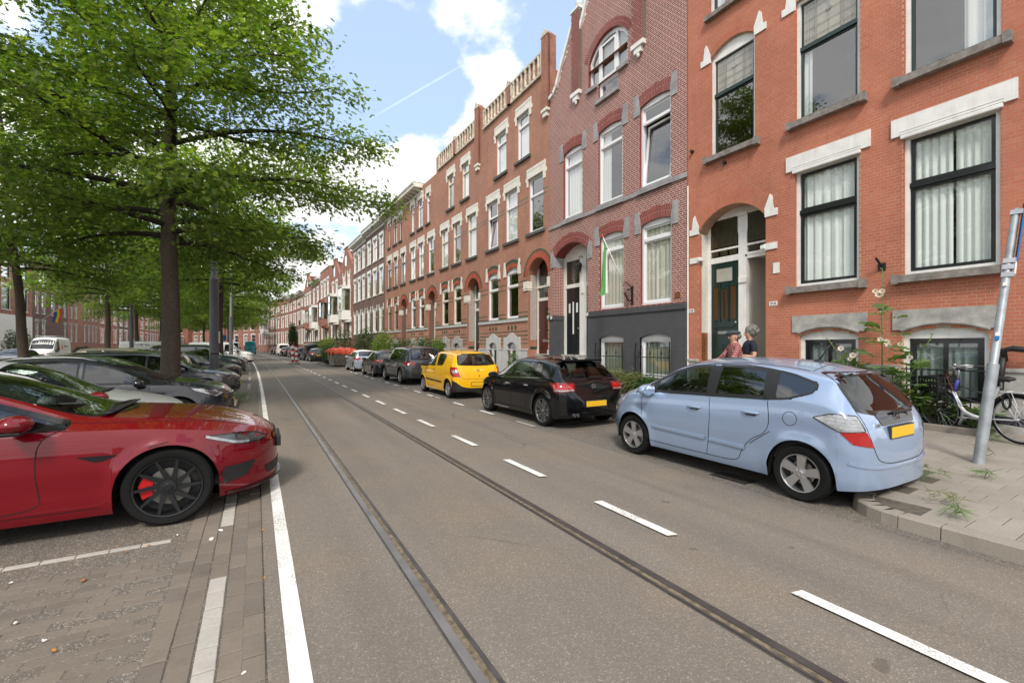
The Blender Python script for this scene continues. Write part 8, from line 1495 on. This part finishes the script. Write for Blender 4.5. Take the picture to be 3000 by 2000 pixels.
def man(t):
    mb = MB(); mb.ell((.075, 0, 1.735), (.145, .105, .055), 16); mb.ell((.16, 0, 1.715), (.10, .09, .018), 12); mb.build('flat_cap', 'cap', t, smooth=True); mb = MB(); mb.ell((.0, 0, 1.665), (.085, .088, .07), 12); mb.build('hair', 'hair_grey', t, smooth=True); mb = MB(); mb.ell((.165, .0, 1.635), (.03, .016, .025), 8)
    for s_ in (-1, 1): mb.ell((.06, s_*.085, 1.64), (.022, .012, .032), 8)
    mb.build('face', 'skin', t, smooth=True); mb = MB()
    for s_ in (-1, 1): mb.ell((.148, s_*.036, 1.665), (.012, .014, .010), 8)
    mb.build('eyes', 'eye', t, smooth=True); mb = MB(); fingers(mb, (.60, .27, 1.05), (1, 0, -.2), (0, 0, 1)); fingers(mb, (.58, -.27, 1.06), (1, 0, -.2), (0, 0, 1)); mb.build('fingers', 'skin', t, smooth=True)
Jm = {'pelvis': (None, (0, 0, .95), (.155, .125)), 'belly': ('pelvis', (.02, 0, 1.12), (.16, .13)), 'chest': ('belly', (.05, 0, 1.32), (.175, .135)), 'neckbase': ('chest', (.06, 0, 1.47), (.10, .085)), 'neck': ('neckbase', (.065, 0, 1.54), .058), 'jaw': ('neck', (.085, 0, 1.60), (.068, .075)), 'head': ('jaw', (.07, 0, 1.68), (.092, .10)), 'crown': ('head', (.06, 0, 1.745), (.06, .065))}
for s_, n in ((1, 'l'), (-1, 'r')): Jm.update({'sh'+n: ('neckbase', (.05, s_*.17, 1.43), .075), 'el'+n: ('sh'+n, (.22, s_*.27, 1.19), .052), 'wr'+n: ('el'+n, (.52, s_*.27, 1.08), .034), 'ha'+n: ('wr'+n, (.60, s_*.27, 1.055), (.042, .026)), 'hip'+n: ('pelvis', (0, s_*.09, .88), .095), 'kn'+n: ('hip'+n, (.06*s_, s_*.10, .48), .062), 'an'+n: ('kn'+n, (-.02+.10*s_, s_*.10, .09), .045), 'toe'+n: ('an'+n, (.14+.10*s_, s_*.11, .035), .038)})
yy = ray_y(2150, 8.55); person('man in red checked shirt and flat cap leaning on a bicycle handlebar', (8.66, yy, .125), radians(150), Jm, ['checked', 'jeans', 'skin', 'shoe'], lambda c: 2 if (c.z > 1.52 or (c.x > .50 and c.z > 1.0)) else (3 if c.z < .09 else (1 if c.z < .93 else 0)), man)
def woman(t):
    mb = MB(); rgw = random.Random(3); mb.ell((-.01, 0, 1.60), (.115, .115, .12), 16)
    for k in range(60): a, b = rgw.uniform(0, 6.28), rgw.uniform(-.2, 1.4); mb.ell((-.02+.105*cos(a)*cos(b), .11*sin(a)*cos(b), 1.60+.115*sin(b)), (.032, .032, .032), 6)
    mb.ell((-.11, 0, 1.62), (.06, .06, .06), 10); mb.build('hair', 'hair_grey', t, smooth=True); mb = MB(); mb.ell((.125, 0, 1.545), (.025, .014, .022), 8); mb.build('face', 'skin', t, smooth=True); mb = MB()
    for s_ in (-1, 1): mb.ell((.105, s_*.034, 1.575), (.012, .014, .010), 8)
    mb.build('eyes', 'eye', t, smooth=True); mb = MB(); fingers(mb, (.30, .10, 1.13), (.6, -.8, 0), (0, 0, 1)); fingers(mb, (.30, -.10, 1.12), (.6, .8, 0), (0, 0, 1)); mb.build('fingers', 'skin', t, smooth=True)
Jw = {'pelvis': (None, (0, 0, .90), (.155, .12)), 'belly': ('pelvis', (.0, 0, 1.06), (.135, .105)), 'chest': ('belly', (.02, 0, 1.24), (.15, .12)), 'neckbase': ('chest', (.02, 0, 1.38), (.085, .075)), 'neck': ('neckbase', (.025, 0, 1.44), .05), 'jaw': ('neck', (.045, 0, 1.50), (.06, .066)), 'head': ('jaw', (.035, 0, 1.58), (.085, .09)), 'crown': ('head', (.02, 0, 1.64), (.055, .06))}
for s_, n in ((1, 'l'), (-1, 'r')): Jw.update({'sh'+n: ('neckbase', (.02, s_*.155, 1.34), .065), 'el'+n: ('sh'+n, (.06, s_*.24, 1.09), .045), 'wr'+n: ('el'+n, (.26, s_*.14, 1.12), .03), 'ha'+n: ('wr'+n, (.31, s_*.09, 1.13), (.038, .024)), 'hip'+n: ('pelvis', (0, s_*.09, .83), .092), 'kn'+n: ('hip'+n, (.02, s_*.09, .45), .058), 'an'+n: ('kn'+n, (-.02, s_*.09, .08), .042), 'toe'+n: ('an'+n, (.13, s_*.10, .035), .036)})
w2 = person('grey haired woman in navy short-sleeved shirt behind the man in checked shirt', (9.35, ray_y(2200, 9.35), .16), radians(150), Jw, ['navy_shirt', 'jeans', 'skin', 'shoe'], lambda c: 2 if (c.z > 1.43 or (abs(c.y) > .10 and c.z < 1.20 and c.z > .98 and (c.x > .03 or abs(c.y) > .2)) or (c.x > .17 and c.z > 1.05)) else (3 if c.z < .09 else (1 if c.z < .9 else 0)), woman); w2.scale = (1.09, 1.09, 1.09)
# litter, cigarette ends, leaves
mat('litter_white', (.75, .74, .70), .6); mat('litter_orange', (.55, .22, .03), .6); mat('leaf_dry', (.32, .13, .05), .8)
def scrap(label, x, y, s_, m, n=9, z=None, name='litter'):
    rgs = random.Random(int(x*1000+y*77)); mb = MB(); P = [(s_*.55*rgs.uniform(.55, 1)*cos(2*pi*k/n), s_*.55*rgs.uniform(.3, .6)*sin(2*pi*k/n), .007+rgs.uniform(0, .004)) for k in range(n)]; mb.add([(0, 0, .009)]+P+[(p[0], p[1], .003) for p in P], [(0, k+1, (k+1) % n+1) for k in range(n)]+[(k+1, n+k+1, n+(k+1) % n+1, (k+1) % n+1) for k in range(n)]); o = mb.build(name, m, None, loc=(x, y, (zmed(x) if x < .05 else zr(x)) if z is None else z), rot=(0, 0, rgs.uniform(0, 3))); tag(o, label, 'litter', 'litter on the ground'); return o
scrap('crumpled white food tray beside the light blocks', -.33, 4.58, .06, 'litter_white'); scrap('white paper scrap above the food tray', -.27, 4.75, .055, 'litter_white')
for i, (px, py, m, lb) in enumerate([(245, 1700, 'leaf_dry', 'rust-coloured dry leaf on the parking area'), (370, 1618, 'leaf_dry', 'small dry leaf below the light stripe'), (435, 1597, 'litter_orange', 'orange cigarette end by the light stripe'), (775, 1704, 'litter_orange', 'orange scrap at the asphalt edge'), (160, 1905, 'leaf_grass_dry', 'yellow leaf near the bottom edge'), (130, 1877, 'litter_white', 'white scrap near the bottom edge'), (45, 1825, 'litter_white', 'white paper bit at the bottom left'), (33, 1707, 'litter_white', 'thin white scrap at the left edge'), (770, 1560, 'litter_orange', 'orange scrap beside the edge line'), (520, 1567, 'litter_white', 'tiny white pebble below the wheel'), (715, 1978, 'litter_white', 'white crumb at the bottom edge')]):
    if m == 'leaf_grass_dry': m = 'litter_orange'
    u = (px-1500)/1320; t = (CAM_H+.05)*1320/(py-1013); scrap(lb, t*(sin(YAW)+u*cos(YAW)), t*(cos(YAW)-u*sin(YAW)), .03 if i else .05, m)
